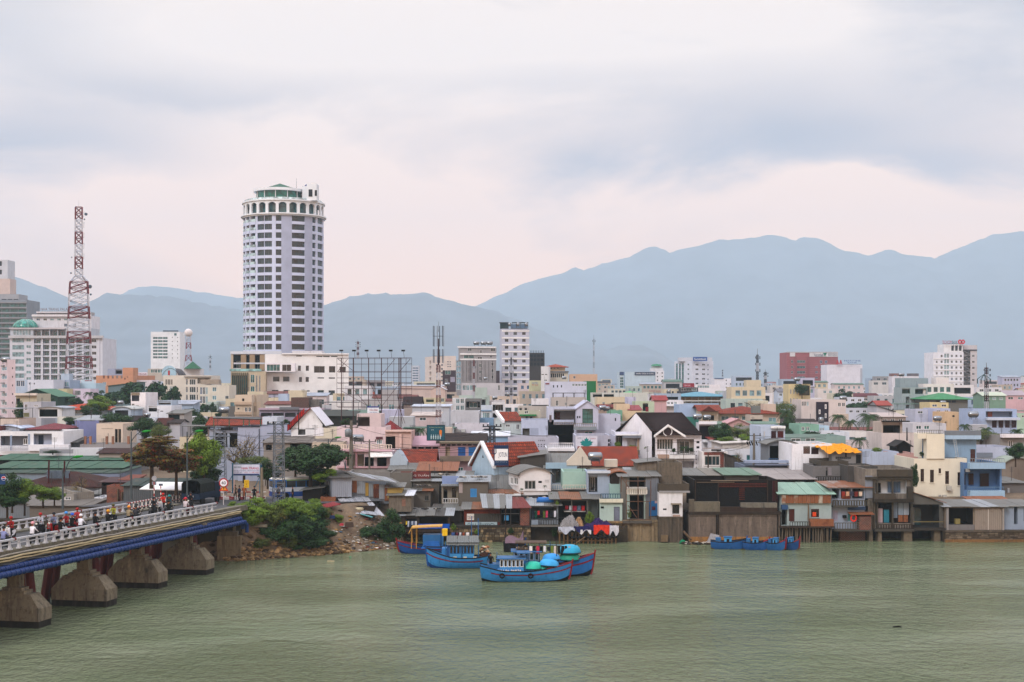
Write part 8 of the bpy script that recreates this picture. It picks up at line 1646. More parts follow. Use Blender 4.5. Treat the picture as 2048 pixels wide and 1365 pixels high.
# billboard frame, pylons, poles, lamps, wires
crop(400,620)
bf=T_('billboard_frame','empty rusty billboard scaffold with a row of spotlights','billboard frame');RS=Mm('6e5456');D0=228
def bar_(par,a,c,w,d0=D0,d1=D0,mat=RS,nm='strut'):m=MB();m.tube(pc(a[0],a[1],d0),pc(c[0],c[1],d1),w*.72,None,5,mat);m.obj(nm,par)
for y in(470,530,602,665,712,770,828,885,945):bar_(bf,(1335,y),(2065,y-2+4*(y>900)),.055)
for x in(1335,1395,1500,1575,1645,1705,1770,1830,1890,1950,2010,2065):bar_(bf,(x,470),(x,945),.045)
for y in(470,602,712,828,945):bar_(bf,(1345,y+8),(2060,y+8),.045,D0+2.2,D0+2.2)
for x in(1395,1500,1645,1770,1950):bar_(bf,(x,470),(x,945),.045,D0+2.2,D0+2.2);bar_(bf,(x,470),(x,470),.04,D0,D0+2.2)
for a,c in(((1340,475),(1500,600)),((1380,790),(1640,940)),((2050,480),(1940,610)),((1345,600),(1440,480)),((1500,780),(1640,945)),((1770,640),(1900,480)),((1770,945),(1950,712)),((1650,700),(1770,945))):bar_(bf,a,c,.055,D0+.4,D0+1.6)
for x,yb in((1380,1130),(1495,1080),(1645,1010),(1770,1010),(1940,1160),(1960,1160)):bar_(bf,(x,470),(x,yb),.11,D0+1.1,D0+1.1,nm='main_post')
for i,x in enumerate((1388,1512,1635,1752,1870,1992)):
 bar_(bf,(x,468),(x-8,405),.04,nm='lamp_arm');p=pc(x-10,400,D0-.6);m=MB();m.box(p.x-.28,p.y-.3,p.z-.1,p.x+.28,p.y+.3,p.z+.16,Mf('1a1c20'));m.obj('spotlight',bf)
for a,c in(((1935,945),(1875,1110)),((1940,945),(2000,1110)),((1925,820),(1975,1110))):bar_(bf,a,c,.06,D0+1.1,D0+1.1)
bd_(1632,942,1745,1008,226,'shop_sign','blue and white roof sign with red lettering','sign','dfe4f0',lines=(('#',1688,948,112,12,'2a50a0'),('TÂN VINH',1692,976,80,20,'c0304a'),('NHA TRANG',1690,1000,70,8,'3a60a8')))
def pylon(x,y0,y1,d,w,la,col='868e96'):
 t,Hh=lattice('lattice_pylon',la,'pylon',x,y0,y1,d,w*.8,w,3,cols=(col,),r=.07,members=.034,stages=5,zig=0)
 for z in(Hh*.97,Hh*.86):m=MB();m.bar((-1.3,0,z),(1.3,0,z),.1,Mm(col));m.obj('cross_arm',t)
 for x_ in(-1.2,-.6,.6,1.2):m=MB();m.lathe((x_,0,Hh*.97),((.06,0),(.13,.08),(.06,.16),(.13,.24),(.05,.32)),8,Mf('3a3030'));m.obj('insulator',t)
 return t
crop(400,780)
pylon(190,362,1020,170,1.5,'steel lattice pylon behind the truck with floodlights on top','9aa2ac')
for i,x in enumerate((222,262,300)):p=pc(x,382,169);m=MB();m.box(-.22,-.2,-.15,.22,.2,.2,Mf('1a1c20'));m.obj('floodlight',None,loc=tuple(p),la=('left','middle','right')[i]+' floodlight of three on the pylon behind the truck',ca='floodlight')
pylon(768,310,1130,158,1.15,'twin-legged lattice pylon rising from the bank before the bus');
p=pc(110,805,170);m=MB();m.box(-.45,-.3,-.6,.45,.3,.6,PL('8a98ac'));m.obj('transformer_box',None,loc=tuple(p),la='grey-blue box fixed beside the pylon behind the truck',ca='electrical box')
crop(800,620);pylon(898,1130,1420,186,.7,'lattice pole with wires in front of the blue gabled house','5f666e')
def upole(x,y0,y1,d,r,la,col='8a857c',arms=1):
 a,b_=pc(x,y0,d),pc(x,y1,d);t=T_('utility_pole',la,'utility pole',tuple(b_));m=MB();h=a.z-b_.z;m.tube((0,0,0),(0,0,h),r*1.25,r*.8,8,Mc(col));m.obj('pole',t)
 for i in range(arms):m=MB();z=h-.25-i*.7;m.bar((-.9,0,z),(.9,0,z),.06,Mm('444'));m.obj('cross_arm',t);
 for i in range(arms*3):m=MB();m.lathe((-.8+.8*(i%3),0,h-.2-.7*(i//3)),((.05,0),(.1,.07),(.05,.14),(.09,.2),(.03,.26)),7,Mf('4a3a34'));m.obj('insulator',t)
 return t
crop(400,780)
upole(1475,300,775,190,.24,'thick concrete pole with a transformer box in front of the pink house',arms=2);m=MB();p=pc(1445,425,189.5);m.lathe((0,0,-.5),((.05,0),(.42,.05),(.45,.9),(.3,1.1),(.05,1.15)),12,Mm('9aa0a4'));m.obj('transformer',None,True,loc=tuple(p),la='grey transformer hung on the thick concrete pole',ca='transformer')
upole(1652,488,780,186,.11,'thin concrete pole before the pink balcony house');upole(602,760,1095,156,.17,'leaning bare concrete post left of the bus','9a9080',arms=0);upole(962,195,440,205,.07,'thin dark pole beside the white gable with a red roof','4a4a4a',arms=0)
crop(1160,800);upole(1697,330,665,186,.16,'concrete pole with black insulators beside the pale blue house',arms=2);upole(1250,510,672,192,.08,'thin pole before the brick-red front','6a5a4c',0)
crop(1540,840);upole(1336,75,205,204,.09,'dark stovepipe pole on the pinkish house','3a2c2a',0);upole(1492,185,375,186,.1,'blue vent pipe beside the cream stair tower','5a7a98',0);upole(375,815,985,162.5,.09,'weathered post on the deck of the green roofed shack','8a7a68',0);upole(1850-90+140,745,1000,162.4,.09,'timber post at the right end','6a5a4c',0)if False else None
crop(0,740)
def lamp(x,y0,y1,hx,hy,d,la,head='1fa040'):
 a,b_,hd=pc(x,y0,d),pc(x,y1,d),pc(hx,hy,d-.5);t=T_('street_lamp',la,'street lamp',tuple(b_));mt=Mm('6a767c');h=a.z-b_.z;lo=hd-b_
 m=MB();m.tube((0,0,0),(0,0,h),.11,.06,8,mt);m.obj('pole',t);m=MB();pr=V3((0,0,h-1.0))
 for k in range(1,7):s=k/6;q=V3((lo.x*.8*s,lo.y*.8*s,h-1.0+(lo.z-h+1.0)*(1-(1-s)**2)));m.tube(pr,q,.045,None,5,mt);pr=q
 m.obj('arm',t);m=MB();dr=V3((1 if lo.x>0 else-1,0,.12));q=pr+dr*.75;m.tube(pr-dr*.1,pr+dr*.2,.06,.13,8,Mp(head));m.tube(pr+dr*.2,q,.14,.07,8,Mp(head));m.obj('lamp_head',t);return t
lamp(1280,602,1260,1425,603,141,'grey street lamp with a green head before the reddish almond tree');lamp(1825,604,1225,1935,600,151,'grey street lamp with a green head beside the truck');lamp(612,958,1360,752,852,124.5,'leaning street lamp with a green head at the far bridge railing')
crop(400,780);lamp(1252,480,815,1338,468,180,'street lamp with green head in front of the big dark tree');lamp(1418,690,780,1345,625,184,'low street lamp with green head bending left before the pink balcony house')
def wire(a,c,d0,d1,sag,la,r=.02,n=10,col='26262a',par=None):
 p,q=pc(a[0],a[1],d0),pc(c[0],c[1],d1);m=MB();pr=None
 for i in range(n+1):
  s=i/n;v=p.lerp(q,s);v.z-=sag*4*s*(1-s)
  if pr is not None:m.tube(pr,v,r,None,4,Mf(col),False)
  pr=v
 m.obj('cable',par)
wt=T_('power_lines','black power cables strung between the pylons and the poles','cables')
for y0,y1,s in((400,470,.3),(520,560,.3),(390,440,.4),(535,600,.2)):wire((190,y0),(740,y1),170,158,s,'',par=wt)
for y0,y1,s in((455,340,.5),(470,450,.5),(480,462,.6),(700,640,.4)):wire((800,y0),(1470,y1),158,190,s,'',par=wt)
for y0,y1,s in((345,470,.3),(450,560,.5),(460,575,.6),(540,585,.2),(560,640,.2)):wire((1475,y0),(2048,y1),190,187,s,'',par=wt)
crop(800,620);wire((440,1230),(898,1165),187,186,.3,'',.03,par=wt);wire((898,1165),(1620,1215),186,196,.5,'',.035,par=wt);wire((820,1165),(975,1165),186,186,0,'',.09,par=wt)
for y0,y1,s in((1290,1300,.3),(1330,1310,.3)):wire((0,y0+20),(898,y1),189,186,s,'',.025,par=wt)
crop(780,820);wire((0,380),(985,410),188,186,.3,'',.025,par=wt);wire((380,400),(985,320),188,186,.35,'',.025,par=wt)
crop(1160,800)
for y0,y1 in((480,395),(500,430),(640,640)):wire((1410,y0),(1697,y1),190,186,.2,'',par=wt)
for y0,y1 in((345,350),(360,362),(372,380)):wire((1697,y0),(2400,y1),186,190,.3,'',par=wt)
wire((735,350),(1195,372),200,198,.1,'',par=wt);wire((735,420),(1195,400),200,198,.1,'',par=wt)
m=MB();p=pc(1665,405,187);
for i in range(5):m.tube((p.x-.5+i*.3,187,p.z-.05),(p.x-.3+i*.3,187.1,p.z-.55),.11,.07,6,Mf('1c1a1c'))
m.obj('switch_rack',None,la='row of black switches on the rack beside the concrete pole',ca='switchgear')
# signs by the road
crop(400,780)
bd_(325,728,582,832,163,'restaurant_banner','white banner sign with pink and blue lettering on blue posts','sign','d8dcea',frame='6a8a9a',lines=(('NHÀ HÀNG',366,752,68,18,'2a7a6a'),('NHÀ TRANG',490,762,168,28,'d03a6a'),('HẢI SẢN TUỔI SỐNG - SPECIAL SEAFOODS',452,787,244,12,'2a4a90'),('TÔN VIỆT NAM',372,804,84,12,'2a4a90'),('TIỆC CƯỚI HỎI',500,806,150,12,'d04a7a'),('#',453,825,252,12,'2a4a8a')))
bs=T_('banner_posts','blue and pale posts holding the white lettered banner','posts')
for a,c,w in(((318,715),(318,1010),.08),((592,735),(585,1010),.09),((575,860),(512,1010),.04),((318,830),(280,900),.04),((600,735),(604,870),.06)):m=MB();m.tube(pc(a[0],a[1],163.4),pc(c[0],c[1],163.4),w,None,6,Mp('4a8aa4'));m.obj('post',bs)
def roundsign(x,y,d,r,la,shape='round'):
 p=pc(x,y,d);t=T_('road_sign',la,'road sign',tuple(p));m=MB()
 if shape=='round':m.lathe((0,0,0),((.01,0),(r,0),(r,.04),(.01,.04)),20,Mf('b8283a'),'y');m.obj('rim',t);m=MB();m.lathe((0,-.02,0),((.01,0),(r*.76,0),(r*.76,.02),(.01,.02)),20,Mf('e4e4e8'),'y');m.obj('face',t);text('40',t,r*.95,r*.7,Mf('18181c'),(0,-.04,0),X9)
 elif shape=='tri':m.prism([(-r,-r*.6),(r,-r*.6),(0,r*.95)],0,.04,Mf('c8402c'));m.obj('rim',t);m=MB();m.prism([(-r*.62,-r*.42),(r*.62,-r*.42),(0,r*.55)],-.02,0,Mf('e0a83a'));m.obj('face',t);m=MB();m.prism([(-r*.07,-r*.3),(r*.07,-r*.3),(r*.07,r*.05),(r*.25,r*.05),(0,r*.35),(-r*.2,r*.05),(-r*.07,r*.05)],-.03,-.02,Mf('1c1c1c'));m.obj('symbol',t)
 return t
roundsign(230,908,152,.5,'round red-rimmed 40 speed limit sign above the warning triangle');roundsign(232,960,152,.5,'red and amber warning triangle under the 40 sign','tri')
m=MB();m.tube(pc(230,880,152.1),pc(229,1130,152.1),.05,None,6,Mf('c8c4c4'));m.obj('sign_post',None,la='white post carrying the 40 sign and the triangle',ca='post')
bd_(200,895,228,1005,152.6,'blank_sign','narrow white panel behind the 40 sign','sign','c4c8cc')
bd_(430,880,477,956,161,'yellow_sign','yellow vertical board with red letters beside the banner','sign','e8c81c',lines=(('ĐẤT',453,893,26,10,'b03020'),('TỐT',453,908,26,10,'b03020'),('7',453,925,12,16,'b03020'),('RẺ',453,945,28,9,'b03020')))
m=MB();m.tube(pc(430,955,161),pc(430,1040,161),.05,None,5,Mf('c88a60'));m.tube(pc(333,875,161),pc(333,1010,161),.06,None,5,Mf('c8b0a8'));m.obj('sign_post',None,la='two thin posts under the yellow board',ca='post')
crop(0,960)
for x,lab in((1503,'back of a round sign on a striped post at the bridge end'),(1568,'small sign on a striped post right of the round one')):
 p=pc(x,190,143);t=T_('road_sign',lab,'road sign',tuple(p));m=MB();hh=1.75 if x<1550 else 1.35
 for k in range(6):m.tube((0,0,hh*k/6),(0,0,hh*(k+1)/6),.05,None,6,Mf('b83a38' if k%2 else 'dcd8d4'))
 m.obj('post',t);m=MB()
 if x<1550:m.lathe((0,0,hh+.35),((.01,0),(.25,0),(.25,.04),(.01,.04)),18,Mm('b8bcc4'),'y')
 else:m.box(-.2,0,hh,.2,.04,hh+.22,Mm('7a8490'))
 m.obj('plate',t)
 if x<1550:m=MB();m.box(-.22,0,hh-.32,.22,.04,hh+.02,Mm('9aa0aa'));m.obj('lower_plate',t)
crop(0,740);bd_(-40,1018,48,1118,148,'soft_drink_sign','blue advertising sign with a round red white and blue emblem at the left edge','sign','1c5a8a')
t=COL.objects[-2]if False else[o for o in COL.objects if o.name.startswith('soft_drink_sign')][0]
for nm,a0,a1,c in(('emblem_red',.1,3.04,'c8304a'),('emblem_blue',3.24,6.18,'2a4a9a')):
 m=MB();n=12;cx,cz=.34,.63;vs=[(cx+.2*cos(a0+(a1-a0)*i/n),-.03,cz+.2*sin(a0+(a1-a0)*i/n))for i in range(n+1)];m.add(vs,[tuple(range(n+1))],Mf(c));m.obj(nm,t)
m=MB();cx,cz=.34,.63;m.lathe((cx,-.025,cz),((.01,0),(.23,0),(.23,.02),(.01,.02)),18,Mf('e0e4ec'),'y');m.obj('emblem_disc',t)
crop(800,620);bd_(265,1128,435,1272,192,'teal_billboard','teal roof billboard with an orange fan and pale bottles on the pink house','sign','2a7484',frame='3a4a50',lines=(('DƯƠNG GIA MEDIA',350,1148,130,10,'a8b89a'),('19',318,1172,22,10,'c8d8d8')))
t=[o for o in COL.objects if o.name.startswith('teal_billboard')][0];s_=_s*192/F
for i in range(5):m=MB();x=(305+i*22-350)*s_;z0=(1272-1262)*s_;m.lathe((x,-.04,z0),((.07,0),(.09,.25),(.09,.4),(.03,.5),(.03,.65)),6,Mf('b8ccd0'));m.obj('printed_bottle',t)
m=MB();x=(396-350)*s_;z=(1272-1205)*s_;m.prism([(x-.1,z-.45),(x+.1,z-.45),(x+.16,z),(x+.18,z+.35),(x,z+.5),(x-.18,z+.35),(x-.16,z)],-.04,-.01,Mf('d8923a'));m.obj('printed_fan',t)
# left bank behind the bridge
crop(0,740)
b=H('old_tiled_house','old hipped house with rust-brown mossy tiles behind the bridge',130,985,1138,186,'9aa4b4',dp=11,roof='hip',yr=990,rc=M('tile','6a3826',.75),over=.5);b.w(480,1150,720,1190,nx=3,k='o',gx=.1,dp=.6).D()
H('grey_eave_shed','low grey-roofed shed at the right end of the old tiled house',880,1080,1218,178,'b8bcc8',dp=7,F_=1172,rc=SG).w(1000,1230,1070,1300,k='o').D()
H('beige_metal_shed','beige metal shed with ventilator boxes on its near end',565,918,1195,171,'a39a8c',dp=12,mat=Ms('a8a094'),xc=720,th=28).D()
H('white_cream_roof_shed','pale cream roofed shed box by the street lamp',560,720,1212,170,'b0aaa0',dp=3).w(575,1240,690,1270,nx=2,gl='g',gx=.1).D()
H('white_wall_shed','white wall shed beside the beige metal shed',920,1002,1245,172,'dce0e8',dp=4).D()
b=H('wide_arched_shed','wide grey shed with a broad curved roof at the river edge',-60,300,1330,166,'a0a4ac',dp=9,roof='arch',yr=1292,rc=Ms('8e8880'),mat=Ms('9aa0a8'));b.D()
H('flat_brown_shed','low brown-grey shed with a thin overhanging roof',290,865,1330,165,'9a8e82',dp=8,F_=1290,rc=Ms('8c857c')).D()
H('brick_yard_wall','orange-brown brick wall with planks leaning on it',1040,1210,1130,168,'9a5a44',dp=3,mat=M('brick','a05a42')).b('leaning_plank',1150,1160,1160,1280,.3,mat=WD).b('leaning_plank',1190,1190,1200,1280,.3,mat=WD).D()
H('maroon_awning_shop','open shop under a maroon metal awning behind the brick wall',990,1240,1100,176,'4a3030',dp=5,F_=1052,rc=Ms('6a2a30')).w(1000,1105,1200,1130,k='o').D()
H('orange_awning_shop','small terracotta lean-to right of the maroon awning',1180,1300,1080,178,'7a4a3a',dp=5,F_=1035,rc=PL('a0583c')).D()
b=H('green_roof_workshop','grey workshop with a dark green sloping metal roof near the bridge end',1205,1870,1135,165,'6a7074',dp=6,F_=1062,rc=Ms('2f5a50'),mat=Ms('7a8084'));b.D()
m=MB();p=[pc(a,c,d)for a,c,d in((1360,1170,160),(1780,1180,160),(1870,1105,164),(1480,1100,164))];up=V3((0,0,.1));m.hexa([tuple(q)for q in p]+[tuple(q+up)for q in p],PL('e8ecf4'));t=T_('white_awning','bright white slanted awning beside the bridge end','awning');m.obj('roof_panel',t)
for a,c,d in((1480,1178,160.1),(1740,1182,160.1),(1625,1180,160.1)):m=MB();m.tube(pc(a,c,d),pc(a,1250,d),.05,None,5,Mm('9aa0a4'));m.obj('post',t)
H('dark_framework','dark open shelter with pipes right of the white awning',1790,1900,1150,163,'3a3a3a',dp=4,roof='shedL',yr=1110,rc=SD).w(1800,1160,1895,1230,k='o').D()
rb(455,985,675,1058,188,.3,'8a94a0','tarpaulin','grey-blue sheet hung between maroon posts above the old tiles','tarpaulin',Mk('7c8894'))
for x,y0,y1,lab in((478,880,1160,'left maroon pole rising through the old tiled roof'),(630,890,1180,'middle maroon pole rising through the old tiled roof'),(677,1010,1200,'short thin maroon pole right of the grey-blue sheet')):m=MB();m.tube(pc(x,y0,187),pc(x-6,y1,187),.11 if x<650 else .07,None,6,Mm('6a2430'));m.obj('pole',None,la=lab,ca='pole')
H('red_corner_house','dark red roofed house corner at the far left edge',-60,15,545,242,'8a3a3a',dp=6).D()
crop(400,780)
b=H('terrace_canopy_house','pale terrace house with a slate-trimmed slab roof and dark ground floor',92,380,388,212,'a8b4cc',dp=9);b.w(130,420,365,560,k='o',dp=2.5,c='3c3830').b('pillar',120,415,145,640,.1,c='a8b8cc').b('pillar',268,415,290,640,.1,c='a8b8cc').b('cornice',88,362,385,378,.5,c='5a6a84').D()
t=T_('roof_pergola','rusty red shelter with thin green posts on the pale terrace roof','pergola');m=MB();p=[pc(a,c,d)for a,c,d in((125,282,214),(605,295,214),(605,270,220),(125,268,220))];m.hexa([tuple(q)for q in p]+[tuple(q+V3((0,0,.12)))for q in p],Mm('39403c'));m.obj('canopy',t)
for x in(135,285,425,480,590):m=MB();m.tube(pc(x,285,214.2),pc(x,385,214.2),.07,None,5,Mp('5a8a74'));m.obj('post',t)
H('orange_dog_house','low house under bright orange tiles behind the terrace pergola',75,600,345,232,'9a8a84',dp=8,G_=268,rc=TO).D()
b=H('pale_lilac_wall_house','long pale lilac-blue wall house with navy coping',370,890,358,210,'aeb8d2',dp=10);b.b('coping',368,352,585,362,.15,c='3a4a6a').b('pipe',575,380,581,640,.15,c='6a7080').w(612,485,660,560,k='o',dp=.8).w(695,560,760,600,k='v').D()
H('white_room_house','little white-blue room with a dark window beside the orange tiles',608,752,265,226,'ccd6e4',dp=7).w(660,318,738,350,gl='g').D()
b=H('lilac_shop_house','long mauve-fronted building with turquoise glass and faded roof sign',578,1210,192,300,'a8a0b8',dp=12);b.w(595,225,1050,265,nx=4,k='r',gl='t',gx=.12,dp=1.2,c='7a8a94').b('band',575,178,1215,196,.5,c='c0a8bc').b('roof_sign',780,168,970,194,.7,c='8a8e98').D()
H('small_brick_hut','ruined dark brick room on the roof in front of the white podium',888,1060,75,305,'6a2a2c',dp=6,mat=M('brick','6a2a30'),yb=200).D();H('grey_brick_room','unfinished grey block room beside the dark brick one',1060,1160,95,306,'8a8684',dp=5,yb=200,mat=Mc('8e8a86')).D()
b=H('red_gable_house','white gable house with one bright red roof slope',890,1195,378,207,'e4e6ee',dp=10,roof='none',yb=640);Hh=b.h;W_=b.wr
m=MB();ap=W_*.63;m.add(((0,0,Hh-.1),(W_,0,Hh-.1),(W_,0,Hh+.6),(ap,0,Hh+2.4+.6),(0,0,Hh)),((0,1,2,3,4),),b.mat);m.obj('gable_wall',b.root)
m=MB();m.hexa([(-.4,-.4,Hh-.25),(ap,-.4,Hh+2.95),(ap,9,Hh+2.95),(-.4,9,Hh-.25),(-.4,-.4,Hh-.1),(ap,-.4,Hh+3.1),(ap,9,Hh+3.1),(-.4,9,Hh-.1)],M('tile','b02a20',.1));m.hexa([(ap,-.4,Hh+2.95),(W_+.5,-.4,Hh+.35),(W_+.5,9,Hh+.35),(ap,9,Hh+2.95),(ap,-.4,Hh+3.05),(W_+.5,-.4,Hh+.45),(W_+.5,9,Hh+.45),(ap,9,Hh+3.05)],PL('dcdce4'));m.hexa([(-.5,-.55,Hh-.4),(ap-.9,-.55,Hh+2.2),(ap-.9,-.4,Hh+2.2),(-.5,-.4,Hh-.4),(-.5,-.55,Hh+.5),(ap-.9,-.55,Hh+3.0),(ap-.9,-.4,Hh+3.0),(-.5,-.4,Hh+.5)],M('tile','b82a20',.05));m.obj('roof',b.root);b.w(965,370,1028,440,k='o',dp=.6,c='8a8e94').D()
b=H('cream_terrace_wall','cream walled roof terrace with a barred stair and water pump',1118,1340,372,204,'e0d8c0',dp=7);b.b('white_part',1115,370,1205,450,.06,c='e4e4ea').D()
b=H('barrel_roof_hall','open hall under a dark green barrel roof behind the cream terrace',1060,1380,260,240,'5a6058',dp=10,roof='archX',yr=205,rc=Ms('4a5544'));b.w(1080,270,1360,350,k='o',c='2e3a30').D()
H('dark_green_lean_to','long dark green roof stretching to the pole platform',1165,1500,262,236,'4a5048',dp=7,F_=210,rc=Ms('4a5446')).D()
b=H('long_pink_house','long pale pink house with arched white window and columned porch',1335,1810,362,201,'e2ccd0',dp=9);b.w(1528,475,1566,502,k='v').w(1722,485,1776,530,gl='l',nv=3).b('arch_head',1716,458,1782,484,.08,c='8a4a54').D()
b=H('pink_stair_room','pink rooftop stair room with an open doorway',1530,1765,235,203,'dcc8ca',dp=6,yb=362);b.w(1535,262,1655,355,k='o',dp=1.6,c='8a7a78').D()
b=H('pink_porch_house','salmon pink porch house with arched door and pillars',1808,2060,405,200.5,'dcb8ac',dp=8);b.w(1812,455,1905,575,k='o',dp=1.5,c='4a2a24').b('pillar',1945,430,1968,580,.3,c='e4c0b4').b('cornice',1806,392,2060,408,.4,c='e8c8bc').D()
H('red_turret_house','small pavilion under a red tiled pyramid behind the pink house',1765,1915,395,214,'d0a8a0',dp=7,roof='pyr',yr=298,rc=M('tile','a82a28',.15)).D()
b=H('pink_balcony_house','pink house with balustraded roof, columns and a white awning',1325,1885,598,191,'dcc2c8',dp=8);b.r(1330,532,1868,578,.2,c='e8dcd0',n=22,w=.07).b('band',1325,578,1875,600,.5,c='e4b8c4').w(1425,608,1600,745,k='o',dp=1.8,c='c8b8a0').w(1605,655,1695,745,k='o',dp=1,c='2a2626').w(1728,660,1820,745,k='o',dp=1,c='1f2226').b('pillar',1515,600,1535,745,.1,c='e0a8b4').b('pillar',1412,600,1430,745,.1,c='e0a8b4').b('base_band',1340,745,1900,762,.6,c='d8a8b0').D()
m=MB();p=[pc(a,c,d)for a,c,d in((1662,660,189.5),(1885,655,189.5),(1868,602,190.9),(1650,605,190.9))];m.hexa([tuple(q)for q in p]+[tuple(q+V3((0,0,.08)))for q in p],Mk('e4e0dc'));m.obj('awning',None,la='white fabric awning on the pink balconied house',ca='awning')
tank(1540,530,191.5,'horizontal steel tank on the pink house balustrade',1.25);tank(235,252,300,'large steel tank above the terrace pergola',1.8)
H('grey_wall_yard','long grey yard wall below the thick concrete pole',1440,2100,800,180,'a29c96',dp=5,dirt=.7).D()
b=H('brown_barrel_house','long low house with a brown-grey roof and a dark rounded gable',620,1395,520,199,'a49c94',dp=9,F_=448,rc=Ms('908880'));b.w(640,535,700,590,k='o').w(880,525,1085,600,k='o',c='3a3634').D()
H('cream_strip_house','cream strip wall right of the dark rounded gable',1095,1395,510,197,'d8c8b0',dp=5).D()
b=H('beige_small_block','beige house with arched windows in front of the podium fins',340,552,48,330,'dcc8ac',xc=505,th=-8,dp=9);b.D()
b=H('beige_arch_house','beige four-storey house with twin arched windows in front of the podium fins',342,505,50,326,'dcc9ae',dp=9);b.w(438,172,498,215,nx=2,gl='d',gx=.4).w(410,85,432,112,k='v').w(365,178,384,192,k='v').b('band',338,118,508,146,.5,c='d4b898').b('band',338,215,508,242,.4,c='d4b898').D()
H('beige_side_house','beige stepped wing with slit windows beside the twin arched windows',505,556,122,328,'e2c8a4',dp=8).w(515,160,548,215,nx=3,k='v',gx=1.2).D()
H('small_roofs_row','weathered brown roofed row in the trees below the beige house',235,345,165,350,'8a847c',dp=8).D()
# metal shacks on the bank
b=H('corrugated_hut','tall pale corrugated metal hut with one dark window',1182,1480,862,163.5,'a4acb8',xc=1292,th=16,dp=5,mat=Ms('a9b0bc'),F_=848,rc=SD,yb=1048);b.W('L',1228,890,1250,960,k='o',dp=.5).D()
b=H('lower_metal_shack','low shack with a long bright tin roof sloping towards the bank',1385,1700,1130,159.5,'5a5048',dp=7,mat=Mw('564a42'),yb=1330,roof='none');b.w(1480,1190,1700,1310,k='o',dp=2)
b.D();q=[b.root.matrix_world if False else(pc(a,c,d)-b.root.location)for a,c,d in((1480,1212,158),(1800,1232,158.5),(1620,1030,166),(1315,1045,165))]
b.ROOFSHEETS([tuple(v)for v in q],9,[Ms('b8bcc4'),Ms('a8acb4'),Ms('c4c6cc')],jit=.12,sd=5)
m=MB();p=pc(1545,1185,159.5);m.lathe(tuple(p),((.05,0),(.55,.05),(.6,.3),(.5,.42),(.1,.45)),12,Mk('c4bca4'));m.obj('cable_roll',None,True,la='pale coil lying on the bright tin roof',ca='coil')
m=MB();p=[pc(a,c,d)for a,c,d in((1565,1215,157.7),(1680,1248,157.7),(1690,1240,158.6),(1570,1208,158.6))];m.hexa([tuple(q)for q in p]+[tuple(q+V3((0,0,.06)))for q in p],Ms('6ac0c4'));m.obj('turquoise_sheet',None,la='turquoise plastic sheet at the lower edge of the tin roof',ca='sheet')
b=H('long_metal_shack','row of rusty and yellow patched metal shacks under a long white tin roof',1480,1850,925,165,'8a8a84',dp=6,mat=Ms('8a929c'),yb=1110,roof='none')
for i,(c,a,e)in enumerate((('7a5a44',1485,1530),('a0a8b0',1532,1612),('c0a030',1614,1645),('9aa4ac',1647,1690),('7a4a34',1692,1745),('a4acb4',1747,1800),('8a5a40',1802,1845))):b.b('wall_sheet',a,885+(a-1480)*.16,e,1000+(a-1480)*.25,.12,mat=M('rust' if c in('7a5a44','7a4a34','8a5a40')else 'sheet',c),inn=.04)
b.D();q=[(pc(a,c,d)-b.root.location)for a,c,d in((1545,848,164),(1965,920,163),(1870,868,168),(1375,790,170))];b.ROOFSHEETS([tuple(v)for v in q],10,[SL,Ms('b4b8c0'),SG],jit=.1,sd=7)
H('yellow_lean_to','small lean-to with a faded yellow board at the end of the tin roof',1828,1970,955,164.5,'b8a040',dp=3,mat=PL('c4a838',.7),F_=925,rc=SG,yb=1060).D()
H('dark_lower_shack','dark stall between the bus and the corrugated hut',1000,1190,985,164,'3a3632',dp=5,mat=Mw('3c3632'),roof='shedL',yr=955,rc=SG,yb=1080).D()
H('rusty_base_shack','rusty base walls under the corrugated hut',1175,1320,1045,163,'5a4438',dp=4,mat=RU2,yb=1190).D()
b=H('grey_cabin','grey plywood cabin with a pink window patch beside the bank tree',1842,2060,1035,163,'8a8278',dp=4,F_=1010,rc=[Ms('d4d8e0'),SG],mat=Mw('8f877c'),yb=1190);b.w(1968,1065,2005,1135,k='s',fr='a88a7c').D()
m=MB();p=[pc(a,c,d)for a,c,d in((1180,1125,156.5),(1215,1158,156),(1378,1118,156.5),(1300,1095,158))];m.hexa([tuple(q)for q in p]+[tuple(q+V3((0,0,.05)))for q in p],Ms('a82a34'));t=T_('red_awning_board','faded red advertising board used as a tilted awning by the metal shack','awning');m.obj('board',t)
for a,c,d in((1200,1150,156.2),(1290,1128,156.6)):m=MB();m.tube(pc(a,c,d),pc(a+5,1260,d),.05,None,5,WD);m.obj('post',t)
m=MB();p=pc(1248,1305,155.2);m.box(p.x-.45,155.2,p.z,p.x+.4,155.8,p.z+1.05,Mw('c89058'));m.box(p.x-.5,155.15,p.z+1.05,p.x+.45,155.85,p.z+1.25,Mf('a8222c'));m.obj('cupboard',None,la='small orange wooden cupboard with a red top on the earth slope',ca='cupboard')
for x,y,c,s,lab,cat in((1382,1325,'c05060',.22,'pink-red bucket by the plants on the slope','bucket'),(1290,1255,'2a4a7a',.3,'blue seat beside the orange cupboard','seat'),(1165,1220,'d8b040',.2,'yellow bag hanging near the bushes','bag'),(1455,1340,'6a5a50',.5,'brown board lying at the slope edge','board')):
 p=pc(x,y,154.6);m=MB();m.hexa([(-s,-.2,0),(s,-.2,0),(s,.2,0),(-s,.2,0),(-s*.8,-.2,s*1.1),(s*.8,-.2,s*1.1),(s*.8,.2,s*1.1),(-s*.8,.2,s*1.1)],Mf(c));m.obj(cat,None,loc=tuple(p),la=lab,ca=cat)
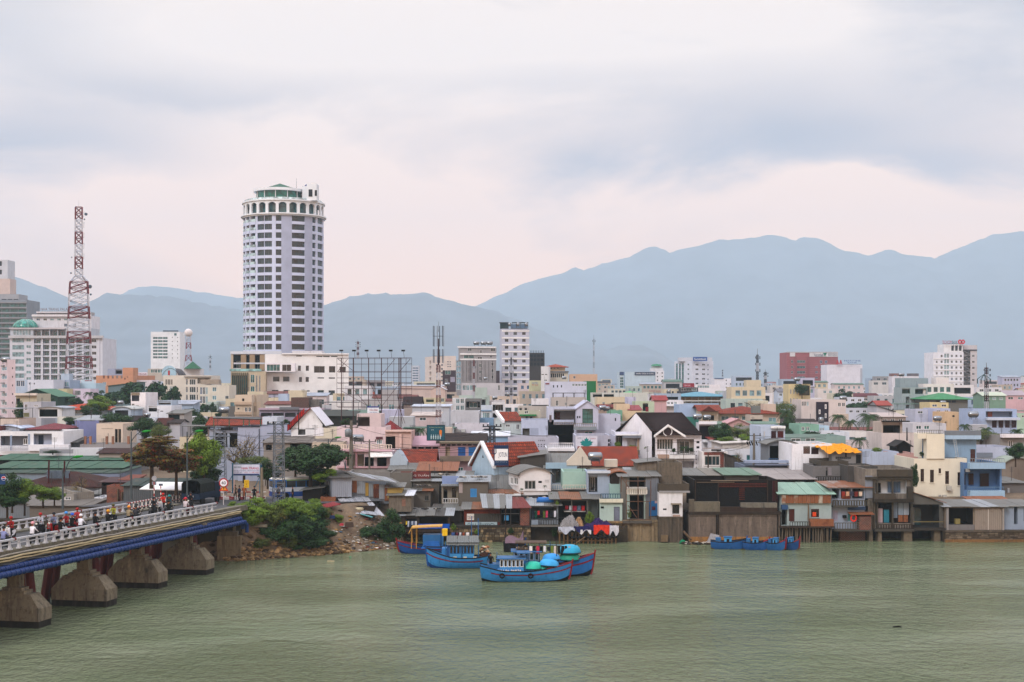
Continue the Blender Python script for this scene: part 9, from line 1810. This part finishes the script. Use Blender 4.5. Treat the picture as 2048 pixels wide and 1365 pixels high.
 # ================================================================ trees
crop(400,940)
BK='bushes on the river bank'
for x,y,w,h,d,k,s,lab in((380,370,190,110,152,'mid',1,'yellow-green bush at the top of the bank beside the bridge end'),(560,380,260,160,153,'mid',2,'bright green bush behind the abutment wall'),(700,420,250,200,152,'dull',3,'dry brownish bush in the middle of the bank'),(860,380,260,170,154,'mid',4,'green bush under the lattice pylon'),(1010,370,240,150,154.5,'mid',5,'green bush at the top of the bank under the bus'),(1100,460,240,180,153,'dark',1,'dark bush near the red tilted awning'),(900,540,300,230,151,'dark',2,'large dark green bush above the waterline boulders'),(1040,580,290,230,151.2,'dark',3,'dark green bush right of the largest one'),(760,520,190,260,151.8,'dry',1,'straw-coloured dry shrub between green bushes'),(640,600,110,110,149,'dark',4,'small dark shrub by the abutment wall opening'),(1200,640,180,120,151.5,'dark',5,'low dark shrub beside the litter'),(1030,700,330,120,150.3,'dark',1,'low foliage overhanging the boulders'),(850,680,180,140,150,'dull',2,'olive shrub above the ochre boulders'),(1120,310,90,60,157,'mid',3,'small bright shrub before the corrugated hut base'),(1210,420,130,100,155,'dull',4,'olive shrub under the red tilted awning'),(1350,470,80,70,155,'mid',5,'bright yellow-green potted plant by the orange cupboard'),(600,700,150,90,149,'dull',3,'brownish shrub hanging above the left end of the boulders'),(470,440,230,150,149,'mid',3,'leafy shrub crowding the abutment wall'),(960,460,280,170,150,'mid',2,'light green bush in the middle of the upper bank'),(780,620,260,180,150,'dark',5,'dark bush low in the middle of the bank'),(560,740,60,40,148.3,'mid',1,'tiny shrub among the boulders')):
 tree(x,y,w*1.15,d,lab,k,s,h=h*1.2,cat='bush',name='bush',group=BK)
tree(1870,560,270,157.5,'dark leafy tree leaning over the water beside the grey cabin','dark',2,h=300);tree(1660,620,260,157,'low dark tree hanging over the bank left of the bamboo poles','dark',5,h=170);tree(1600,690,150,156.5,'small dark tree drooping at the water edge','dark',3,h=110)
crop(0,740)
tree(1560,690,300,152,'upper tier of the reddish almond tree','almond',1,h=130,cat='almond tree',name='almond_tree',group='almond tree by the bridge end');tree(1480,830,560,155,'broad reddish brown almond tree beside the bridge end','almond',2,h=310,cat='almond tree',name='almond_tree',group='almond tree by the bridge end');tree(1720,870,420,156,'right mass of the reddish almond tree over the truck','almond',3,h=330,cat='almond tree',name='almond_tree',group='almond tree by the bridge end')
for x,y,w,h,d,k,s,lab in((1990,800,330,420,160,'mid',1,'yellow-green tree right of the reddish almond tree'),(2000,1000,300,200,163,'dark',2,'dark tree behind the truck'),(70,1150,300,330,158,'dark',3,'large dark tree at the left edge behind the bridge'),(240,1180,230,230,159,'mid',4,'green tree before the old tiled house'),(420,1190,260,150,160,'mid',5,'lower green tree at the foot of the old tiled house'),(530,1220,200,100,160.5,'mid',2,'small bright tree beside the leaning lamp'),(790,1120,190,150,180,'dry',2,'bare grey branches before the old tiled house'),(120,1270,260,120,157,'dark',1,'dark bush over the broad curved shed roof'),(1420,560,270,190,240,'dark',4,'dark tree right of the cream box house'),(1150,490,270,160,262,'dark',5,'dark tree below the arched canopy roof'),(880,390,190,120,300,'dark',1,'dark tree left of the orange roof end'),(980,330,250,130,310,'mid',2,'grey-green tree over the orange roof'),(1100,260,190,140,350,'far',3,'dark tree in the middle of the row behind the orange roof'),(1290,230,200,210,340,'far',4,'big dark tree left of the thin white house'),(1500,230,190,230,345,'far',5,'big dark tree right of the thin white house'),(1670,270,170,220,340,'far',1,'dark tree before the cream office'),(980,260,130,100,355,'far',2,'dark tree beside the coconut palm'),(740,300,130,80,350,'far',3,'small dark tree right of the green sloping shed'),(600,290,130,90,352,'far',5,'small tree by the pale yellow house'),(440,300,130,130,320,'dark',4,'dark tree before the green sloping shed'),(200,420,110,190,290,'dark',2,'dark tree right of the pinkish apartment block'),(620,395,130,90,290,'dark',3,'dark tree beside the green curved awning'),(690,500,120,90,262,'dark',5,'tree tuft above the lavender house'),(1860,480,180,200,290,'dark',4,'dark tree right of the teal open shop'),(2000,540,260,160,255,'dark',1,'dark trees left of the terrace pergola'),(1560,600,200,130,235,'dull',4,'brownish tree behind the reddish almond tree'),(515,800,170,26,226,'dark',2,'low hedge on the white boundary wall')):
 tree(x,y,w,d,lab,k,s,h=h)
palm(870,225,130,345,'coconut palm among the dark trees behind the orange roof',1);
crop(400,780)
for x,y,w,h,d,k,s,lab in((1080,700,560,330,168,'dark',5,'big dark round tree behind the bus'),(930,640,300,260,170,'dark',3,'left shoulder tree of the big dark group'),(1240,640,280,230,171,'dark',4,'right tree of the big dark group by the lamp'),(430,560,330,330,176,'dry',3,'nearly bare pale tree between the pylons'),(330,640,230,180,178,'dry',4,'thin brown bare tree by the left pylon'),(500,700,280,130,172,'dull',5,'drab green tree behind the white lettered banner'),(660,800,230,160,171,'dark',2,'dark tree right of the banner'),(60,600,250,400,170,'mid',3,'tall yellow-green tree left of the pylon'),(1170,855,130,90,165,'mid',5,'bright yellowish bush before the metal hut'),(1280,815,100,90,166,'mid',4,'small green bush at the lamp foot'),(820,330,120,90,230,'dark',1,'dark tree beside the white-blue room'),(1100,330,170,110,238,'dark',2,'dark trees under the green barrel roof'),(1420,310,90,80,226,'dark',3,'tree beside the thick pole'),(30,330,170,200,262,'dark',5,'dark tree left of the orange tiles behind the pergola'),(130,180,60,120,340,'far',1,'tall shrub before the cream office wing'),(180,240,60,60,300,'far',2,'small palm-like tuft near the cream office wing'),(40,190,90,100,345,'far',4,'tree tuft before the strip windows'),(1480,380,110,60,222,'dark',4,'tree tuft behind the long pink house')):
 tree(x,y,w,d,lab,k,s,h=h)
palm(640,690,170,170,'low palm between the banner and the big dark tree',2);palm(1990,690-640+780-820+60,10,250,'x',3)if False else None
crop(780,820);palm(300,190,150,208,'dry brown palm behind the teal billboard',3)
for x,y,w,h,d,k,lab in((620,1145,55,60,162.5,'mid','small plant growing out of the corner of the river wall'),(845,1190,45,40,162.6,'mid','small weed tuft on the stone river wall'),(1180,1180,60,50,162.6,'dark','weed tuft below the brick pillar on the stone wall'),(1955,1065,75,110,163.5,'mid','leafy shrub at the right end of the rusty porch'),(1600,1180,60,110,163.8,'dark','creeper hanging by the landing stage'),(1575,840,45,50,168,'dull','shrub by the blue barrel'),(1630,915,35,50,164,'mid','spiky plant by the rusty porch')):tree(x,y,w,d,lab,k,2,h=h,cat='plant',name='plant',group='small plants on walls')
palm(1510,740,50,169,'small potted palm before the rounded-roof house',1);palm(1285,770,50,169,'spindly potted palm at the left of the rounded-roof house',2)
crop(1160,800)
for x,y,w,h,d,k,s,lab in((1380,320,220,200,226,'dark',1,'dark tree right of the small red canopy'),(1540,300,240,130,245,'dull',2,'grey-green trees before the school'),(1640,370,160,90,222,'mid',3,'bright bush above the cream warehouse'),(1440,390,150,60,222,'mid',4,'low bush left of the bright one'),(1700,50,330,90,330,'dry',2,'reddish bare trees behind the orange hipped roof'),(2000,150,200,260,330,'dull',4,'tall trees right of the school'),(1980,330,160,160,240,'dark',5,'dark tree behind the pale blue house'),(1550,550,90,110,190,'dry',3,'dry plant by the blue handrail'),(90,1155,70,110,162.8,'mid',2,'leafy plant beside the mint washed house'),(370,435,60,55,205.8,'mid',1,'potted plant on the left terrace'),(515,465,84,60,205.8,'mid',3,'terrace plants left of the stone panel'),(672,472,74,50,205.8,'mid',5,'terrace plants right of the stone panel'),(912,490,40,42,202.6,'dark',1,'clipped round shrub in a white pot on the villa balcony'),(1085,482,44,40,202.6,'dark',3,'small shrub in a pot at the right of the villa balcony'),(480,1110,40,80,163,'dull',2,'thin plant behind the scaffold')):tree(x,y,w,d,lab,k,s,h=h)
palm(1012,462,100,202.5,'cycad palm in the middle of the villa balcony',1)
crop(1540,640,508,2048)
for x,y,w,d,s,lab in((555,775,170,262,1,'coconut palm, the leftmost tall one before the pale block'),(648,820,160,264,2,'coconut palm leaning between the two big ones'),(800,775,230,255,3,'largest coconut palm right of centre'),(130,740,170,270,3,'ragged brown palm left of the pale pink block'),(1570,850,130,240,1,'dark coconut palm above the sky-blue roof storey'),(1740,880,140,236,2,'coconut palm right of the dark one'),(1990,890,140,240,3,'palm at the far right before the blue-white veranda'),(720,960,160,210,1,'dark palm beside the yellow tarpaulin'),(490,920,90,215,2,'small palm tuft behind the blue sheets')):palm(x,y,w,d,lab,s)
for x,y,w,h,d,k,s,lab in((170,860,160,160,258,'dark',1,'dark tree under the ragged palm'),(590,610,130,90,480,'far',2,'dark tree in front of the plain white slab'),(860,930,130,140,232,'dark',3,'dark tree under the largest palm'),(340,925,120,50,222,'dark',4,'dark trimmed hedge in front of the mint house'),(1700,930,240,90,232,'dull',5,'trees between the right palms'),(1980,1050,160,130,196,'dark',1,'dark tree at the right edge'),(60,690,130,60,340,'dry',2,'reddish tree at the school end'),(1160,1240,70,190,180,'dark',3,'dark narrow tree left of the tall cream house'),(860,1050,70,40,200,'mid',4,'small bush behind the pale blue wall'),(1240,1080,60,50,186,'dark',5,'plants on the cream tower terrace')):tree(x,y,w,d,lab,k,s,h=h)
# washing and odds and ends on the riverside balconies
def washing(x0,x1,y,d,cols,la,sd,h=.6):
 rr=random.Random(sd);t=T_('washing_line',la,'laundry',(0,0,0));n=len(cols);m=MB();m.tube(pc(x0,y,d),pc(x1,y,d),.015,None,4,Mf('333'));m.obj('line',t)
 for i,c in enumerate(cols):
  p=pt(PX(x0+(x1-x0)*(i+.2)/n),PY(y),d);w=(xat(PX(x1),d)-xat(PX(x0),d))/n*.8;hh=h*rr.U(.6,1.2);m=MB();m.hexa([(p.x,d-.04,p.z-hh),(p.x+w*.9,d-.08,p.z-hh*.95),(p.x+w*.9,d+.02,p.z-hh),(p.x,d+.04,p.z-hh),(p.x,d-.02,p.z),(p.x+w,d-.02,p.z),(p.x+w,d+.02,p.z),(p.x,d+.02,p.z)],Mk(c));m.obj('garment',t)
crop(780,820)
washing(150,262,1085,162.6,('d8c040','c8ccd4','5a6a84','b8c0cc','8a94a8','d0d4dc'),'pale shirts hung under the stilt hut eave',1);washing(1380,1620,985,163.6,('3a4a5a','1f6a5a','c8303a','2a2a34','6a7a3a','c85a7a','20242c','3a3e48','d0d0d8'),'dense coloured washing on the railed river balcony',2,.75);washing(1700,1900,935,164.9,('a83a4a','c8ccd4','5a2a3a','7a8aa0','c02a3a'),'washing inside the rusty-roofed porch',3,.6);washing(1960,2015,755,167,('22242a','2a2c34','1c1e22'),'dark clothes drying beside the narrow pale blue house',4,.5)
crop(1540,840);washing(690,900,700,163.5,('a84a3a','c8a890','5a5a6a','8a3a2a','d0c0b0'),'clothes in the open loft under the rusty patchwork roof',5,.5);washing(1060,1330,820,164.6,('20242a','3a4a5a','8a8e98','2c2c34'),'dark things hung inside the decayed townhouse',6,.4)
crop(780,820)
rr=random.Random(31);m=MB()
for x0,x1,y,d,n in((230,390,760,173,16),(690,940,675,171,26),(230,480,985,165,18),(480,600,645,179,10),(1280,1540,875,166,8)):
 for i in range(n):p=pt(PX(rr.U(x0,x1)),PY(y),d+rr.U(-1,2.2));lump(m,(p.x,p.y,p.z+.25),rr.U(.14,.3),Mf(rr.choice(('1c1a18','2a2622','8a8278','4a4038','b8b0a4'))),rr,.45)
m.obj('roof_weights',None,kind='stuff',la='old tyres, stones and scraps weighing down the sheet roofs')
m=MB();p=pc(1530,880,165.5);m.tube((p.x-1.2,165.5,p.z),(p.x+1.2,165.5,p.z),.33,None,12,Mp('3a8ac8'));m.obj('barrel',None,la='blue plastic barrel lying on the grey sheet roof',ca='barrel')
HAND=list(SKY)
# the crowded far town: small houses filling the distance
rd_=random.Random(77);PAL=[('white','d8d9e0'),('white','dcdce0'),('white','e0dcda'),('light grey','c0c2c8'),('pale blue','b4c8e0'),('cream','dccfae'),('pale pink','dccccc'),('light grey','b8b8bc'),('mint green','b8ccc4'),('lilac','c0c0dc'),('white','e2e0e4'),('peach','d4c2b0'),('pale yellow','d8d4bc'),('sky blue','a8c0d8'),('beige','c8b8a4')]
ROOFS=[('flat',None,'flat-roofed')]*14+[('gableX',PL('9a5548'),'red-roofed'),('gableX',TD,'dark-roofed'),('gableX',M('tile','b8603c',.2),'orange-roofed'),('shedF',M('roofslab','b0b8c4'),'grey-roofed'),('gableX',Mp('6c8a7c'),'green-roofed')]
LM=[(0,'below the domed hotel at the left'),(190,'left of the podium, behind the dark trees'),(330,'near the cream office'),(470,'beside the white podium'),(690,'behind the empty billboard frame'),(830,'left of the grey striped hotel'),(940,'below the slim white hotel'),(1080,'right of the slim white hotel'),(1200,'below the pale blue bank'),(1340,'below the blue-panelled bank'),(1480,'left of the red brick tower'),(1600,'below the red brick tower'),(1740,'right of the plain white slab'),(1860,'below the stepped tower'),(1960,'near the right edge')]
made=[]
def sky_min(x0,x1,d):
 cols=[x0+(x1-x0)*(i+.5)/5 for i in range(5)];out=[]
 for c in cols:out.append(min([q[2]for q in SKY if q[0]<=c<=q[1]and q[3]<d-1]or[9999]))
 return out
GW={}
for ring_,(d0,d1,n,hlo,hhi)in enumerate(((205,260,110,5.5,9.5),(262,360,190,6,12.5),(365,520,190,7,15),(530,800,150,8,17.5),(820,1250,110,9,20),(1300,2200,80,10,24))):
 for i in range(n):
  d=d0+(d1-d0)*((i*0.618)%1);x=-30+2110*((i*.7548776+ring_*.31)%1);w=rd_.U(5,11)*(1 if d<700 else 1.6);pw=w*F/d;h=rd_.U(hlo,hhi);yt=HY+(CH-3.4-h)*F/d;x0,x1=x-pw/2,x+pw/2
  if x1<-25 or x0>2075:continue
  sm=sky_min(x0,x1,d)
  vis=[yt<s-2.5 for s in sm]
  if sum(vis)<2:continue
  lim=max([q[4]for q in HAND if q[3]>d+1 and min(q[1],x1)-max(q[0],x0)>.25*min(pw,q[1]-q[0])]or[0])
  if yt<lim:
   yt=lim+rd_.U(0,6)
   if yt>HY+(CH-3.4-3.5)*F/d or sum(yt<s-2.5 for s in sm)<2:continue
  if any(abs(a-x0)<pw*.5 and abs(dd-d)<9 for a,dd in made):continue
  made.append((x0,d));nm,c=PAL[rd_.randrange(len(PAL))];rf,rc,rl=ROOFS[rd_.randrange(len(ROOFS))]
  dist='nearby' if d<262 else 'small' if d<520 else 'distant' if d<1000 else 'very distant'
  lm=[t_ for a,t_ in LM if a<=max(0,x)][-1];key=(dist,nm,rl,lm);GW.setdefault(key,[]).append(None)
  b=Bld('house','',x0,x1,yt,d,c,dp=min(9,w),roof=rf,rc=rc,yr=yt-rd_.U(4,8)*300/max(300,d)-1,raw=True,group='houses crowded across the town')
  GW[key][-1]=(x,b.root)
  zt=yt+3.2*F/d*.28;st=3.3*F/d;rows=1 if d<262 else 2;typ=rd_.random()
  if pw>12:
   for r in range(rows):
    ya=yt+st*.28+r*st;yb=ya+st*.45;gl=rd_.choice('gdbtl');nx=max(2,min(5,int(w/2.2)))
    if typ<.3 and r==0:b.w(x0+pw*.12,ya,x1-pw*.12,ya+st*.62,k='o',dp=1.6,c=rd_.choice(('4a4c50','3c4a48','5a5048')))
    else:b.w(x0+pw*.12,ya,x1-pw*.12,yb,nx=nx,gl=gl,gx=rd_.choice((.5,.9,1.4)),fr=rd_.choice(('d8d8d8','8a8a8a','a8b8c8')),nv=2 if d<300 else 1)
   if d<620 and rd_.random()<.5:b.b('ledge',x0,yt+st*.95,x1,yt+st*1.02,.6,c=rd_.choice(('d8d8dc',c)))
   if d<420 and rf=='flat':
    q=rd_.random();zl=b.h
    if q<.35:mm=MB();mm.box(b.wr*.5,b.wl*.3,zl-.45,b.wr*.92,b.wl*.85,zl+1.9,b.mat);mm.obj('stair_room',b.root)
    elif q<.5:
     mm=MB();mm.box(.2,.3,zl+1.7,b.wr-.2,b.wl-.4,zl+1.8,rd_.choice((SG,SL,Mm('4a5450'),Ms('5a8a74'))));mm.obj('roof_canopy',b.root)
     for a_ in(.4,b.wr-.4):
      for c_ in(.5,b.wl-.6):mm=MB();mm.tube((a_,c_,zl-.4),(a_,c_,zl+1.7),.05,None,4,Mm('555'));mm.obj('canopy_post',b.root)
  b.D()
ORD=['leftmost','second from the left','third from the left','fourth from the left','fifth from the left','sixth from the left','seventh from the left','eighth from the left']
for(dist,nm,rl,lm),L in GW.items():
 L.sort(key=lambda q:q[0])
 for i,(x,o)in enumerate(L):o['label']=f"{dist} {nm} {rl} house {lm}"+('' if len(L)==1 else f", {ORD[min(i, 7)].replace(' from the left', '')} of {len(L)}")
print('filler houses',len(made))
# water tanks and aerials on the crowded roofs
k=0;rd_=random.Random(5)
roots=[o for L in GW.values()for _,o in L if o.location.y<420]
for o in roots:
 if rd_.random()<.42 and 'flat-roofed' in o['label']:
  w=[c for c in o.children if c.name.startswith('wall')][0];zs=max(v.co.z for v in w.data.vertices);xs_=max(v.co.x for v in w.data.vertices);_s0=(_ox,_oy,_s)
  if any(c.name.startswith(('stair_room','roof_canopy'))for c in o.children):continue
  p=o.location+V3((xs_*rd_.U(.25,.75),1.5,zs-.45));st=rd_.random()<.5;t=T_('water_tank','steel water tank on the roof of the '+' '.join(o['label'].split()[:8]),'water tank',tuple(p),0,'water tanks on the roofs');lk('tank',_tank[(st,)][0],t);lk('stand',_tank[(st,)][1],t);k+=1
  # distant greenery between roofs
for i in range(46):
 d=rd_.U(240,1100);x=rd_.U(0,2048);y=HY+(CH-3.4-rd_.U(5,8.5))*F/d;w=rd_.U(5,9)*F/d
 if min(sky_min(x-w*.3,x+w*.3,d))<y-1:continue
 tree(x,y,w,d,'tree tuft among the roofs '+[t_ for a,t_ in LM if a<=x][-1]+(', farther one' if d>600 else ', nearer one' if d<300 else ''),'far' if d>300 else 'dark',1+i%5,h=w*.7,raw=True);o=COL.objects
 # television aerials
rd_=random.Random(2);am=MB();am.tube((0,0,0),(0,0,2.2),.03,None,4,Mm('666'))
for i in range(5):am.tube((-.5+.04*i,0,2.1-i*.14),(.5-.04*i,0,2.1-i*.14),.02,None,3,Mm('666'))
am=am.mesh('aerial')
for o in[o for o in COL.objects if o.name.startswith('wall')and o.parent and 166<o.parent.location.y<420 and rd_.random()<.45]:
 v=max((q.co for q in o.data.vertices),key=lambda c:c.z);lk('aerial',am,o.parent,(max(.4,v.x*rd_.U(.2,.8)),max(.3,v.y*.3),v.z-.4),(0,0,rd_.U(0,3)))
